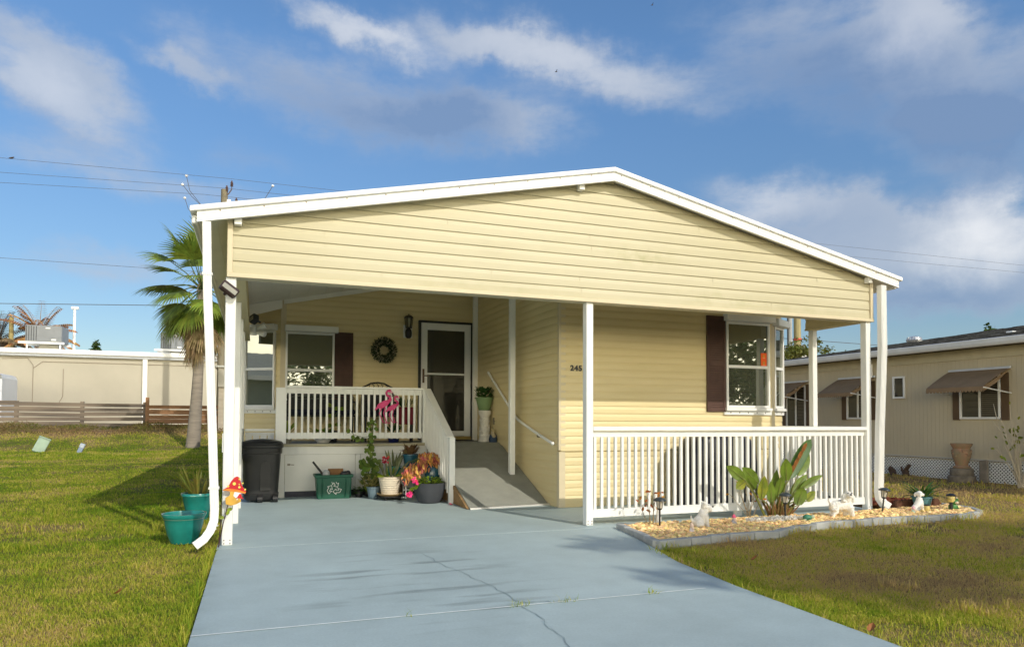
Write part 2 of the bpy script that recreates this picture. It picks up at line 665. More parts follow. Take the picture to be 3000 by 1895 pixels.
def sweep_rect(mb, pts, a, b, mi=0, ridges=0):
    """rectangular pipe: a = half width across, b = half depth (towards the viewer); optional shallow ribs on the front"""
    pts = [Vector(p) for p in pts]
    prof = [(-a, -b), (-a, b), (a, b), (a, -b)]
    if ridges:
        prof = [(-a, -b), (-a, b)] + [(a, b), (a, -b)]
        for k in range(ridges):
            c = a - 2 * a * (k + .5) / ridges
            prof += [(c + a * .3 / ridges, -b), (c + a * .2 / ridges, -b - .008), (c - a * .2 / ridges, -b - .008), (c - a * .3 / ridges, -b)]
    n = len(prof)
    vs, fs = [], []
    for i, p in enumerate(pts):
        d = (pts[min(i + 1, len(pts) - 1)] - pts[max(i - 1, 0)]).normalized()
        w = Vector((0, 1, 0))
        w = (w - d * w.dot(d)).normalized()
        u = w.cross(d)
        if u.x < 0:
            u = -u
        vs += [p + u * x + w * y for x, y in prof]
    for i in range(len(pts) - 1):
        for k in range(n):
            fs.append((i * n + k, i * n + (k + 1) % n, (i + 1) * n + (k + 1) % n, (i + 1) * n + k))
    fs.append(tuple(range((len(pts) - 1) * n, len(pts) * n)))
    fs.append(tuple(range(n)))
    mb.add(vs, fs, mi)


# ------------------------------------------------------------------ ground: lawn, driveway, carport slab
def ground_z(x, y):
    t = min(1, max(0, (y - 30) / 7.5))
    z = -0.035 + .78 * t * t * (3 - 2 * t)
    if x > 9:
        z -= .05 * min(1, (x - 9) / 3)
    return z


def lawn_colour(nt, island):
    """same world-space patches for the soil and the blades: green, yellow-green and straw"""
    n, l = nt.nodes, nt.links
    g = n.new('ShaderNodeNewGeometry')

    def nz(sc_, det, off, st=(1, 1, 1)):
        mp = n.new('ShaderNodeMapping')
        mp.inputs['Location'].default_value = off
        mp.inputs['Scale'].default_value = st
        l.new(g.outputs['Position'], mp.inputs[0])
        t = n.new('ShaderNodeTexNoise')
        t.inputs['Scale'].default_value = sc_
        t.inputs['Detail'].default_value = det
        t.inputs['Roughness'].default_value = .65
        l.new(mp.outputs[0], t.inputs['Vector'])
        return t.outputs['Fac']
    sp = n.new('ShaderNodeSeparateXYZ')
    l.new(g.outputs['Position'], sp.inputs[0])
    # the lawn right of the driveway is drier than the one on the left
    dry = n.new('ShaderNodeMapRange')
    dry.inputs['From Min'].default_value = 2
    dry.inputs['From Max'].default_value = 5
    dry.inputs['To Min'].default_value = -.19
    dry.inputs['To Max'].default_value = .02
    l.new(sp.outputs[0], dry.inputs['Value'])
    ad = n.new('ShaderNodeMath')
    l.new(nz(.55, 6, (4, 1, 0), (1, 1, .05)), ad.inputs[0])
    l.new(dry.outputs[0], ad.inputs[1])
    ad2 = n.new('ShaderNodeMath')
    ad2.operation = 'MULTIPLY_ADD'
    l.new(nz(3.1, 4, (9, 3, 0), (1, 1, .05)), ad2.inputs[0])
    ad2.inputs[1].default_value = .42
    l.new(ad.outputs[0], ad2.inputs[2])
    far = n.new('ShaderNodeMapRange')   # scrubby brown bank in front of the fence
    far.inputs['From Min'].default_value = 33.2
    far.inputs['From Max'].default_value = 35
    far.inputs['To Min'].default_value = 0
    far.inputs['To Max'].default_value = .22
    l.new(sp.outputs[1], far.inputs['Value'])
    ad3 = n.new('ShaderNodeMath')
    l.new(ad2.outputs[0], ad3.inputs[0])
    l.new(far.outputs[0], ad3.inputs[1])
    val = ad3.outputs[0]
    if island:
        rr = n.new('ShaderNodeMath')
        rr.operation = 'MULTIPLY_ADD'
        l.new(g.outputs['Random Per Island'], rr.inputs[0])
        rr.inputs[1].default_value = .26
        l.new(val, rr.inputs[2])
        r3 = n.new('ShaderNodeMath')
        r3.operation = 'SUBTRACT'
        l.new(rr.outputs[0], r3.inputs[0])
        r3.inputs[1].default_value = .13
        val = r3.outputs[0]
    cr = n.new('ShaderNodeValToRGB')
    l.new(val, cr.inputs[0])
    e = cr.color_ramp.elements
    if island:
        cols = [(.38, (.20, .33, .02)), (.52, (.40, .46, .038)), (.64, (.62, .55, .09)), (.74, (.70, .52, .21)), (.87, (.50, .34, .16))]
    else:
        cols = [(.38, (.13, .15, .028)), (.52, (.18, .17, .042)), (.64, (.26, .20, .075)), (.73, (.30, .21, .10)), (.86, (.24, .15, .085))]
    e[0].position, e[1].position = cols[0][0], cols[-1][0]
    e[0].color, e[1].color = cols[0][1] + (1,), cols[-1][1] + (1,)
    for p, c in cols[1:-1]:
        q = e.new(p)
        q.color = c + (1,)
    return cr.outputs[0]


def build_ground():
    m = bpy.data.materials.new('lawn_soil')
    m.use_nodes = True
    n, l, b = nodes_of(m)
    l.new(lawn_colour(m.node_tree, False), b.inputs['Base Color'])
    b.inputs['Roughness'].default_value = .95
    b.inputs['Specular IOR Level'].default_value = .05
    g = n.new('ShaderNodeNewGeometry')
    t = n.new('ShaderNodeTexNoise')
    t.inputs['Scale'].default_value = 28
    t.inputs['Detail'].default_value = 6
    l.new(g.outputs['Position'], t.inputs['Vector'])
    bp = n.new('ShaderNodeBump')
    bp.inputs['Strength'].default_value = .8
    bp.inputs['Distance'].default_value = .04
    l.new(t.outputs['Fac'], bp.inputs['Height'])
    l.new(bp.outputs[0], b.inputs['Normal'])
    xs = sorted(set(list(np.linspace(-30, 40, 71)) + [-1500, -600, -200, -80, 80, 200, 600, 1500]))
    ys = sorted(set(list(np.linspace(-20, 60, 81)) + [-1500, -600, -200, -60, 100, 300, 900, 2500]))
    vs = [(x, y, ground_z(x, y)) for y in ys for x in xs]
    w = len(xs)
    fs = [(j * w + i, j * w + i + 1, (j + 1) * w + i + 1, (j + 1) * w + i) for j in range(len(ys) - 1) for i in range(w - 1)]
    mb = MB()
    mb.add(vs, fs)
    o = mb.build('lawn', m)
    me = o.data
    me.polygons.foreach_set('use_smooth', [True] * len(me.polygons))
    tag(o, 'patchy green and straw coloured lawn around the house', 'lawn', kind='structure')

    # driveway + carport slab: blue grey painted concrete with damp streaks, cracks and pale joint lines
    m = bpy.data.materials.new('blue_gray_concrete')
    m.use_nodes = True
    n, l, b = nodes_of(m)
    g = n.new('ShaderNodeNewGeometry')

    def nz(scl, det, st, off=(0, 0, 0), rough=.6):
        mp = n.new('ShaderNodeMapping')
        mp.inputs['Scale'].default_value = st
        mp.inputs['Location'].default_value = off
        l.new(g.outputs['Position'], mp.inputs[0])
        t_ = n.new('ShaderNodeTexNoise')
        t_.inputs['Scale'].default_value = scl
        t_.inputs['Detail'].default_value = det
        t_.inputs['Roughness'].default_value = rough
        l.new(mp.outputs[0], t_.inputs['Vector'])
        return t_.outputs['Fac']

    def rmp(v, a, b_, c, d):
        r = n.new('ShaderNodeMapRange')
        r.inputs['From Min'].default_value = a
        r.inputs['From Max'].default_value = b_
        r.inputs['To Min'].default_value = c
        r.inputs['To Max'].default_value = d
        l.new(v, r.inputs['Value'])
        return r.outputs[0]

    def mul(a, c):
        q = n.new('ShaderNodeMath')
        q.operation = 'MULTIPLY'
        l.new(a, q.inputs[0])
        if isinstance(c, float):
            q.inputs[1].default_value = c
        else:
            l.new(c, q.inputs[1])
        return q.outputs[0]
    big = mul(rmp(nz(.5, 5, (1, 1, 1)), .3, .7, .88, 1.09), rmp(nz(2.3, 6, (1, 1, 1), (5, 2, 0), .7), .35, .68, 1.04, .92))
    fine = rmp(nz(60, 3, (1, 1, 1)), .3, .7, .94, 1.05)
    # damp broom streaks, only inside the middle of the drive
    st = rmp(nz(1.0, 4, (.9, 5.5, 1), (2, 1, 0), .5), .54, .66, 0, 1)
    sp = n.new('ShaderNodeSeparateXYZ')
    l.new(g.outputs['Position'], sp.inputs[0])
    dist = n.new('ShaderNodeVectorMath')
    dist.operation = 'DISTANCE'
    mp = n.new('ShaderNodeMapping')
    mp.inputs['Scale'].default_value = (1, .75, 0)
    l.new(g.outputs['Position'], mp.inputs[0])
    l.new(mp.outputs[0], dist.inputs[0])
    dist.inputs[1].default_value = (1.2, 3.85, 0)
    area = rmp(dist.outputs['Value'], .55, 1.15, 1, 0)
    stain = rmp(mul(st, area), 0, 1, 1.0, .64)
    grit = n.new('ShaderNodeTexVoronoi')
    grit.inputs['Scale'].default_value = 26
    l.new(g.outputs['Position'], grit.inputs['Vector'])
    speck = rmp(grit.outputs['Distance'], .03, .08, 1.35, 1.0)
    speckm = n.new('ShaderNodeMix')
    speckm.inputs['A'].default_value = 1.0
    l.new(rmp(nz(1.5, 3, (1, 1, 1), (7, 7, 0)), .48, .6, 0, 1), speckm.inputs['Factor'])
    l.new(speck, speckm.inputs['B'])
    edge = rmp(sp.outputs[0], -.36, -.17, .76, 1.0)
    n_e = n.new('ShaderNodeMix')
    n_e.inputs['A'].default_value = 1.0
    l.new(rmp(nz(2.2, 5, (1, 1, 1), (1, 4, 0), .7), .38, .6, .15, 1), n_e.inputs['Factor'])
    l.new(edge, n_e.inputs['B'])
    tot = mul(mul(mul(mul(big, fine), stain), speckm.outputs['Result']), n_e.outputs['Result'])
    vm = n.new('ShaderNodeVectorMath')
    vm.operation = 'SCALE'
    vm.inputs[0].default_value = (.43, .525, .53)
    l.new(tot, vm.inputs['Scale'])
    l.new(vm.outputs[0], b.inputs['Base Color'])
    b.inputs['Roughness'].default_value = .62
    b.inputs['Specular IOR Level'].default_value = .3
    bp = n.new('ShaderNodeBump')
    bp.inputs['Strength'].default_value = .18
    bp.inputs['Distance'].default_value = .006
    l.new(nz(120, 4, (1, 1, 1)), bp.inputs['Height'])
    l.new(bp.outputs[0], b.inputs['Normal'])
    mb = MB()
    left = [(-.34, -6), (-.33, 2.2), (-.325, 4.2), (-.325, 6.985)]
    right = [(3.82, 6.985), (3.71, 6.4), (3.56, 5.75), (3.40, 5.1), (3.31, 4.2), (3.26, 2.8), (3.2, 1.5), (3.15, -6)]
    mb.prism(left + right, -.16, 0, 'z')
    o = mb.build('driveway', m)
    tag(o, 'blue grey painted concrete driveway with damp streaks', 'driveway', kind='structure')
    mb = MB()
    mb.prism([(-.33, 7.0), (8.0, 7.0), (8.0, 9.6), (8.0, 13.6), (-.33, 13.6)], -.16, -.001, 'z')
    mb.add([(-.33, 6.985, -.012), (3.82, 6.985, -.012), (3.82, 7.0, -.012), (-.33, 7.0, -.012)], [(0, 1, 2, 3)])
    o = mb.build('carport_slab', m)
    tag(o, 'blue grey painted carport slab under the porch roof', 'slab', kind='structure')
    # pale joint line across the drive, and hairline cracks
    mj = mat('joint_filler', (.80, .84, .82), .8, .1, .1, 10)
    mb = MB()
    pts = [(-.325, 4.24), (.8, 4.235), (2.0, 4.225), (3.05, 4.22)]
    for a, c in zip(pts, pts[1:]):
        mb.add([(a[0], a[1] - .008, .004), (c[0], c[1] - .008, .004), (c[0], c[1] + .008, .004), (a[0], a[1] + .008, .004)], [(0, 1, 2, 3)])
    pts = [(-.325, 7.0 - .02), (1.6, 7.0 - .018), (3.6, 6.985)]
    for a, c in zip(pts, pts[1:]):
        mb.add([(a[0], a[1] - .006, .003), (c[0], c[1] - .006, .003), (c[0], c[1] + .004, .003), (a[0], a[1] + .004, .003)], [(0, 1, 2, 3)])
    tag(mb.build('driveway_joint', mj), 'pale joint line running across the driveway', 'joint', kind='structure')
    mc = mat('crack_dark', (.30, .37, .38), .9, .1, .1, 10)
    mb = MB()

    def crack(ax, ay, bx, by, seed, w=.003):
        r_ = random.Random(seed)
        k = 26
        pp = []
        o1 = 0
        for i in range(k + 1):
            t_ = i / k
            o1 = o1 * .8 + r_.uniform(-.022, .022)
            pp.append(Vector((ax + (bx - ax) * t_ + o1, ay + (by - ay) * t_ + o1 * .6, .0035)))
        for a, c in zip(pp, pp[1:]):
            s = (c - a).cross(Vector((0, 0, 1))).normalized() * w * r_.uniform(.5, 1.2)
            mb.add([a - s, c - s, c + s, a + s], [(0, 1, 2, 3)])
    crack(1.42, 6.2, 1.66, 4.3, 3)
    crack(1.62, 4.2, 1.5, 2.4, 5)
    crack(1.66, 4.3, 2.02, 4.25, 8, .003)
    tag(mb.build('driveway_crack', mc), 'hairline crack wandering down the driveway', 'crack', kind='structure')


build_ground()

# ------------------------------------------------------------------ the house
RX0, RXM, RX1 = -.547, 3.853, 8.254
SLOPE = .2125


def z_under(x):
    return 3.041 + SLOPE * (min(x, 2 * RXM - x) - RX0)


def window_unit(root, M, u0, u1, zb, zt, zmeet, box_u=None, name='window', glass=None, v=.02, sill=True):
    """single-hung window: frame, two panes, sill with punched track, roller-shutter box"""
    f = MB(M)
    t = .035
    f.box(u0, u0 + t, v, v + .05, zb, zt)
    f.box(u1 - t, u1, v, v + .05, zb, zt)
    f.box(u0 + t, u1 - t, v, v + .05, zt - t, zt)
    f.box(u0 + t, u1 - t, v, v + .05, zb, zb + t)
    f.box(u0 + t, u1 - t, v, v + .042, zmeet - .022, zmeet + .022)
    win = f.build(name, M_METAL, root, bevel=.004)
    for nm, a, b, dv in (('upper_pane', zmeet + .022, zt - t, .022), ('lower_pane', zb + t, zmeet - .022, .012)):
        g = MB(M)
        g.box(u0 + t, u1 - t, v + .004, v + dv, a, b)
        g.build(nm, glass or M_GLASS, win)
    if sill:
        s = MB(M)
        s.box(u0 - .02, u1 + .02, v, v + .075, zb - .045, zb - .002)
        s.box(u0 - .03, u1 + .04, v, v + .03, zb - .11, zb - .045)
        k = int((u1 - u0) / .14)
        for i in range(k):
            c = u0 + (i + .5) * (u1 - u0) / k
            s.box(c - .008, c + .008, v + .03, v + .034, zb - .085, zb - .065, 1)
        s.build('sill', [M_METAL, M_BLACK], win, bevel=.003)
    if box_u:
        b = MB(M)
        b.box(box_u[0], box_u[1], v, v + .13, zt + .005, zt + .115)
        b.build('roller_box', M_METAL, win, bevel=.008)
    return win


def shutter(root, M, u0, u1, z0, z1):
    b = MB(M)
    b.box(u0, u1, .012, .032, z0, z1)
    fr = .04
    for a, c, d, e in ((u0, u0 + fr, z0, z1), (u1 - fr, u1, z0, z1)):
        b.box(a, c, .032, .045, d, e)
    zm = z0 + (z1 - z0) * .5
    for zz in (z0, zm - .03, z1 - .06):
        b.box(u0 + fr, u1 - fr, .032, .044, zz, zz + .06)
    z = z0 + .07
    while z < z1 - .08:
        if abs(z - zm) > .045:
            b.box(u0 + fr, u1 - fr, .032, .039, z, z + .022)
        z += .034
    b.build('window_shutter', M_BROWN, root, bevel=.003)


def build_house():
    H = thing('mobile_home', 'cream vinyl sided mobile home with low gabled carport roof', 'house')
    WF, LF = wall_M((3.96, 8.8), (7.58, 8.8))
    WS, LS = wall_M((3.96, 12.77), (3.96, 8.8))
    WE, LE = wall_M((.40, 12.77), (3.96, 12.77))
    WCL, LCL = wall_M((-.2, 13.2), (.40, 12.77))
    WCR, LCR = wall_M((7.58, 8.8), (8.0, 9.03))
    E = .1055
    # front wall right of the porch
    b = MB(WF)
    siding(b, 0, LF, .78, 3.9, E, off=.022)
    b.box(0, LF, -.05, .0215, .775, .779)
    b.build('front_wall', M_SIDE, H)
    b = MB(WF)
    siding(b, 0, LF, .06, .775, E)
    b.box(0, LF, -.02, .018, -.02, .058)
    b.build('skirting', M_SIDE, H)
    b = MB(WS)
    siding(b, 0, LS, .78, 3.95, E, off=.022)
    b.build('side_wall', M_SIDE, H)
    b = MB(WS)
    siding(b, 0, LS, .0, .775, E)
    b.build('skirting', M_SIDE, H)
    b = MB(WE)
    siding(b, 0, LE, .825, 3.95, E)
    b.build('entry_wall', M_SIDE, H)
    b = MB(WCL)
    siding(b, 0, LCL, .5, 3.6, E)
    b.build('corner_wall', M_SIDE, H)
    b = MB(WCR)
    siding(b, 0, LCR, .78, 3.3, E)
    siding(b, 0, LCR, .06, .775, E, off=-.02)
    b.build('corner_wall', M_SIDE, H)
    # plain outer walls, mostly hidden
    W1, L1 = wall_M((8.0, 9.03), (7.97, 26.6))
    b = MB(W1)
    siding(b, 0, L1, .0, 3.05, .211)
    W2, L2 = wall_M((-.2, 26.6), (-.2, 13.2))
    b.M = W2
    siding(b, 0, L2, .0, 3.05, .211)
    b.build('outer_wall', M_SIDE, H)
    for (x, y), z0, z1 in (((3.96, 8.8), .79, 3.9), ((3.96, 8.8), 0, .77), ((7.58, 8.8), .0, 3.3), ((.40, 12.77), .825, 3.5)):
        b = MB()
        d = .030 if z0 > .5 and x < 4 and y < 9 else .020
        b.box(x - d, x + .075, y - d - .004, y + .06, z0, z1)
        b.build('corner_trim', M_TRIM, H, bevel=.004)

    # gable
    b = MB()
    GM = Matrix(((1, 0, 0, 0), (0, -1, 0, 7.175), (0, 0, 1, 0), (0, 0, 0, 1)))
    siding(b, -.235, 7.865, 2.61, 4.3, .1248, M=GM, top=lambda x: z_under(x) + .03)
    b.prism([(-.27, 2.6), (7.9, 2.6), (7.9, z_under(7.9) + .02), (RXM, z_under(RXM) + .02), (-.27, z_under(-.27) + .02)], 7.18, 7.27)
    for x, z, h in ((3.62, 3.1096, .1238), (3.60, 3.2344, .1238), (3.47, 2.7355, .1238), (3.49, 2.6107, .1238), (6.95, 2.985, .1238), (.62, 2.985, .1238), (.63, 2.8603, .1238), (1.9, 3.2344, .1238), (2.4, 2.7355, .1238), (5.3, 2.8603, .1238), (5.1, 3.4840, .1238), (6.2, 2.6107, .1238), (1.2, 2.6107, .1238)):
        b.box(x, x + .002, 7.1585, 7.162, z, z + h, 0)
    b.build('gable_wall', M_GABLE_DIM, H)
    b = MB()
    b.box(-.285, 7.915, 7.13, 7.29, 2.568, 2.608)
    b.box(-.285, -.235, 7.14, 7.178, 2.608, z_under(-.26) + .03)
    b.box(7.865, 7.915, 7.14, 7.178, 2.608, z_under(7.9) + .03)
    b.build('gable_trim', M_TRIM, H, bevel=.004)
    # fascia in two bands, roof sheets, ceiling, gutters
    def slope_poly(z0, z1, x0=RX0, x1=RX1):
        zz = lambda x: SLOPE * (min(x, 2 * RXM - x) - RX0)
        return [(x0, 3.041 + zz(x0) + z0), (RXM, 3.041 + zz(RXM) + z0), (x1, 3.041 + zz(x1) + z0), (x1, 3.041 + zz(x1) + z1), (RXM, 3.041 + zz(RXM) + z1), (x0, 3.041 + zz(x0) + z1)]
    b = MB()
    b.prism(slope_poly(0, .102), 7.03, 7.06)
    b.prism(slope_poly(.036, .040), 7.026, 7.031)
    b.prism(slope_poly(.070, .074), 7.026, 7.031)
    b.prism(slope_poly(0, .012), 7.022, 7.031)
    for i in range(22):
        x = RX0 + .2 + i * .39
        b.ball((x, 7.03, z_under(x) + .088), .007, 6, 1)
    b.build('fascia', [M_METAL, mat('screw_rust', (.3, .22, .15), .6)], H)
    b = MB()
    b.prism(slope_poly(.1025, .156, RX0 - .06, RX1 + .05), 7.005, 27.0)
    b.build('roof', M_METAL, H, bevel=.006)
    b = MB()
    b.prism(slope_poly(.055, .10), 7.061, 26.8)
    k = -.4
    while k < 8.0:
        b.box(k, k + .012, 7.3, 13.0, z_under(k) + .043, z_under(k) + .056)
        k += .3
    b.build('ceiling', M_CEIL, H)
    b = MB()   # light trim board where the ceiling meets the entry wall
    for x0, x1, y in ((.43, 3.7, 12.72),):
        b.prism([(x0, z_under(x0) - .02), (x1, z_under(x1) - .02), (x1, z_under(x1) + .054), (x0, z_under(x0) + .054)], y, y + .03)
    b.prism([(-.2, z_under(-.2) - .16), (.40, z_under(.4) - .10), (.40, z_under(.4) + .05), (-.2, z_under(-.2) + .05)], 12.66, 12.70)
    b.build('ceiling_trim', M_CEIL, H)
    b = MB()
    b.box(RX0 - .05, RX0 - .002, 7.09, 26.8, 3.04, 3.12)
    b.build('gutter', M_METAL, H, bevel=.01)
    b = MB()
    b.box(RX1 + .002, RX1 + .04, 7.09, 26.8, 3.04, 3.12)
    b.build('gutter', M_METAL, H, bevel=.01)
    for x in (-.19, 3.46, 7.80):
        b = MB()
        b.box(x - .034, x + .034, 7.075, 7.155, z_under(x) - .05, z_under(x) + .03)
        b.build('rafter_end', M_METAL, H, bevel=.004)
    # boxed beams along both open sides of the carport
    b = MB()
    BL = Matrix(((0, 1, 0, -.15), (1, 0, 0, 7.28), (0, 0, 1, 0), (0, 0, 0, 1)))
    siding(b, 0, 5.6, 2.6, 3.16, .19, M=BL)
    b.box(-.26, -.151, 7.28, 12.9, 2.6, 3.14)
    b.box(-.27, -.12, 7.29, 12.9, 2.57, 2.598)
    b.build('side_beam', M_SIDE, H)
    b = MB()
    BR = Matrix(((0, -1, 0, 7.78), (1, 0, 0, 7.28), (0, 0, 1, 0), (0, 0, 0, 1)))
    siding(b, 0, .96, 2.6, 3.05, .1248, M=BR)
    b.box(7.781, 7.895, 7.28, 8.24, 2.6, 3.08)
    b.box(7.76, 7.905, 7.29, 8.25, 2.57, 2.598)
    b.build('side_beam', M_SIDE, H)

    # posts
    def post(x0, x1, y0, y1, z0, z1):
        p = MB()
        p.box(x0, x1, y0, y1, z0, z1)
        q = p.build('porch_post', M_WHITE, H, bevel=.006)
        if y0 < 7.3:
            for dx in (.02, x1 - x0 - .02):
                for dz in (.05, .02):
                    p = MB()
                    p.tube([(x0 + dx, y0 - .006, z0 + dz), (x0 + dx, y0 + .002, z0 + dz)], .006, 8)
                    p.build('bolt', mat('bolt_rust', (.20, .16, .13), .6, .4), q)
    post(-.294, -.200, 7.165, 7.265, 0, 2.57)
    for y in (8.62, 10.08, 11.55):
        post(-.27, -.18, y, y + .09, 0, 2.57)
    post(3.56, 3.648, 7.165, 7.265, 0, 2.57)
    post(7.80, 7.885, 7.165, 7.265, 0, 2.57)
    post(7.79, 7.875, 8.12, 8.21, 0, 2.57)
    post(3.68, 3.765, 10.04, 10.13, .36, 3.85)
    post(3.84, 3.925, 12.5, 12.59, .826, 3.85)

    # windows and shutters
    window_unit(H, WF, 2.74, 3.555, 1.41, 2.725, 2.04, (2.70, 3.60), v=.036)
    shutter(H, Matrix.Translation((0, -.024, 0)) @ WF, 2.40, 2.735, 1.345, 2.80)
    window_unit(H, WCR, .06, LCR - .03, 1.41, 2.70, 2.04, (.02, LCR + .05), v=.015)
    window_unit(H, WE, .065, .90, 1.42, 2.745, 2.075, (.05, .96), v=.015)
    shutter(H, WE, .905, 1.23, 1.38, 2.775)
    window_unit(H, WCL, .02, LCL - .10, 1.42, 2.76, 2.09, (.0, LCL - .07), v=.015)
    # orange notice stuck in the right window
    n_ = MB(WF)
    n_.box(3.395, 3.505, .061, .063, 2.065, 2.265)
    for zz in (2.195, 2.09):
        n_.box(3.432, 3.468, .063, .064, zz, zz + .04, 1)
        n_.box(3.425, 3.475, .063, .0637, zz - .012, zz - .006, 2)
    tag(n_.build('window_notice', [mat('orange_paper', (.85, .12, .02), .7), mat('gold_print', (.62, .30, .04), .6), mat('pale_print', (.85, .45, .25), .6)]),
        'orange paper notice stuck in the right front window', 'notice')

    # storm door
    d = MB(WE)
    d.box(2.43, 2.475, .012, .07, .83, 3.07)
    d.box(3.45, 3.495, .012, .07, .83, 3.07)
    d.box(2.475, 3.45, .012, .07, 3.035, 3.07)
    fr = d.build('door_frame', M_BLACK, H)
    d = MB(WE)
    u0, u1, z0, z1 = 2.478, 3.446, .90, 3.03
    d.box(u0, u0 + .12, .02, .065, z0, z1)
    d.box(u1 - .12, u1, .02, .065, z0, z1)
    d.box(u0 + .12, u1 - .12, .02, .065, z1 - .13, z1)
    d.box(u0 + .12, u1 - .12, .02, .065, z0, z0 + .10)
    d.box(u0 + .12, u1 - .12, .02, .062, 2.055, 2.09)
    dr = d.build('storm_door', M_METAL, H, bevel=.005)
    d = MB(WE)
    d.box(u0 + .12, u1 - .12, .03, .04, 2.09, z1 - .13)
    d.build('upper_pane', M_SCREEN, dr)
    d = MB(WE)
    d.box(u0 + .12, u1 - .12, .03, .04, z0 + .10, 2.055)
    d.build('lower_pane', M_SCREEN, dr)
    d = MB(WE)
    d.box(u0 + .025, u0 + .06, .065, .08, 1.90, 2.16)
    d.tube([(u0 + .042, .08, 2.03), (u0 + .042, .115, 2.03), (u0 + .14, .115, 2.03)], .010, 8)
    d.build('handle', mat('bronze', (.11, .055, .03), .35, .6), dr)
    d = MB(WE)
    d.box(2.478, 3.446, .012, .10, .828, .896)
    d.build('threshold', mat('brass_sill', (.33, .24, .07), .5, .4), H, bevel=.004)

    # downspouts
    b = MB()
    sweep_rect(b, [(-.462, 7.05, 3.05), (-.445, 7.05, 2.4), (-.388, 7.05, 1.2), (-.353, 7.05, .36), (-.358, 7.04, .25), (-.39, 6.965, .165), (-.435, 6.95, .105), (-.51, 6.93, .05)], .037, .034, 0, 4)
    ds = b.build('downspout', M_METAL, H)
    b = MB()
    for x, z in ((-.449, 2.55), (-.362, .55)):
        b.box(x - .046, x + .046, 7.01, 7.09, z, z + .022)
    for x, y, z in ((-.362, 7.03, .21), (-.378, 7.01, .18), (-.40, 6.99, .152)):
        b.box(x - .044, x + .044, y - .03, y + .03, z, z + .005)
    b.build('strap', M_WHITE2, ds)
    b = MB()
    sweep_rect(b, [(7.995, 7.08, 3.06), (7.965, 7.05, 2.2), (7.935, 7.08, 1.1), (7.915, 7.09, .25), (7.925, 7.085, .17), (7.96, 7.06, .10), (8.02, 7.03, .055)], .048, .036, 0, 4)
    b.build('downspout', M_METAL, H)

    # house number
    cu = bpy.data.curves.new('number', 'FONT')
    cu.body = '245'
    cu.size = .108
    cu.extrude = .005
    cu.offset = .0035
    cu.space_character = 1.18
    tmp = bpy.data.objects.new('tmp', cu)
    me = bpy.data.meshes.new_from_object(tmp)
    bpy.data.objects.remove(tmp)
    me.transform(Matrix(((1, 0, 0, 4.10), (0, 0, -1, 8.758), (0, 1, 0, 1.90), (0, 0, 0, 1))))
    me.materials.clear()
    me.materials.append(M_BLACK)
    o = bpy.data.objects.new('house_number', me)
    C.objects.link(o)
    o.parent = H

    # grab rail on the ramp side wall
    b = MB()
    b.tube([(3.88, 8.87, .885), (3.885, 9.6, 1.05), (3.885, 10.25, 1.215), (3.885, 10.42, 1.30), (3.885, 11.75, 2.06)], .021, 10)
    b.ball((3.88, 8.865, .884), .026, 10)
    o = b.build('grab_rail', M_METAL, H, smooth=True)
    b = MB()
    for y, z in ((9.45, 1.015), (10.6, 1.40), (11.55, 1.945)):
        b.tube([(3.885, y, z), (3.89, y, z - .05), (3.945, y, z - .055)], .008, 6)
    b.build('bracket', M_BLACK, o)
    b = MB()
    b.box(3.915, 3.939, 11.50, 11.58, 1.13, 1.25)
    b.build('outlet_box', mat('gray_plastic', (.20, .18, .13), .5), H, bevel=.005)
    return H


build_house()

# ------------------------------------------------------------------ porch: deck, ramp, railings


def railing(name, label, segs, posts=(), group='white porch railings'):
    """segs: (p0, p1, z0 bottom rail pair, z of top board pair, cap, spacing, baluster half width, outward vector, z of baluster ends)"""
    root = thing(name, label, 'railing', group=group)
    for s in segs:
        a, c = Vector((*s['a'], 0)), Vector((*s['b'], 0))
        u = (c - a).normalized()
        out = Vector((u.y, -u.x, 0))
        L = (c - a).length
        M = Matrix(((u.x, out.x, 0, a.x), (u.y, out.y, 0, a.y), (0, 0, 1, 0), (0, 0, 0, 1)))

        def board(nm, v0, v1, za, zb):
            b = MB(M)
            b.add([(0, v0, za[0]), (L, v0, za[1]), (L, v1, za[1]), (0, v1, za[0]), (0, v0, zb[0]), (L, v0, zb[1]), (L, v1, zb[1]), (0, v1, zb[0])],
                  [(0, 3, 2, 1), (4, 5, 6, 7), (0, 1, 5, 4), (1, 2, 6, 5), (2, 3, 7, 6), (3, 0, 4, 7)])
            b.build(nm, M_WHITE, root, bevel=.004)
        board('bottom_rail', -.02, .018, s['bot'][0], s['bot'][1])
        board('top_rail', -.02, .018, s['top'][0], s['top'][1])
        if s.get('cap'):
            board('cap_rail', -.05, .062, s['cap'][0], s['cap'][1])
        n = s['n']
        h = s.get('hw', .016)
        for i in range(n):
            x = s.get('pad', 0.0) + (i + .5) * (L - 2 * s.get('pad', 0.0)) / n
            t = x / L
            z0 = s['zb'][0] * (1 - t) + s['zb'][1] * t
            z1 = s['zt'][0] * (1 - t) + s['zt'][1] * t
            b = MB(M)
            v0 = s.get('v', .019)
            b.box(x - h, x + h, v0, v0 + 2 * h, z0, z1)
            b.build('baluster', M_WHITE, root)
    for x0, x1, y0, y1, z0, z1 in posts:
        b = MB()
        b.box(x0, x1, y0, y1, z0, z1)
        b.build('post', M_WHITE, root, bevel=.005)
    return root


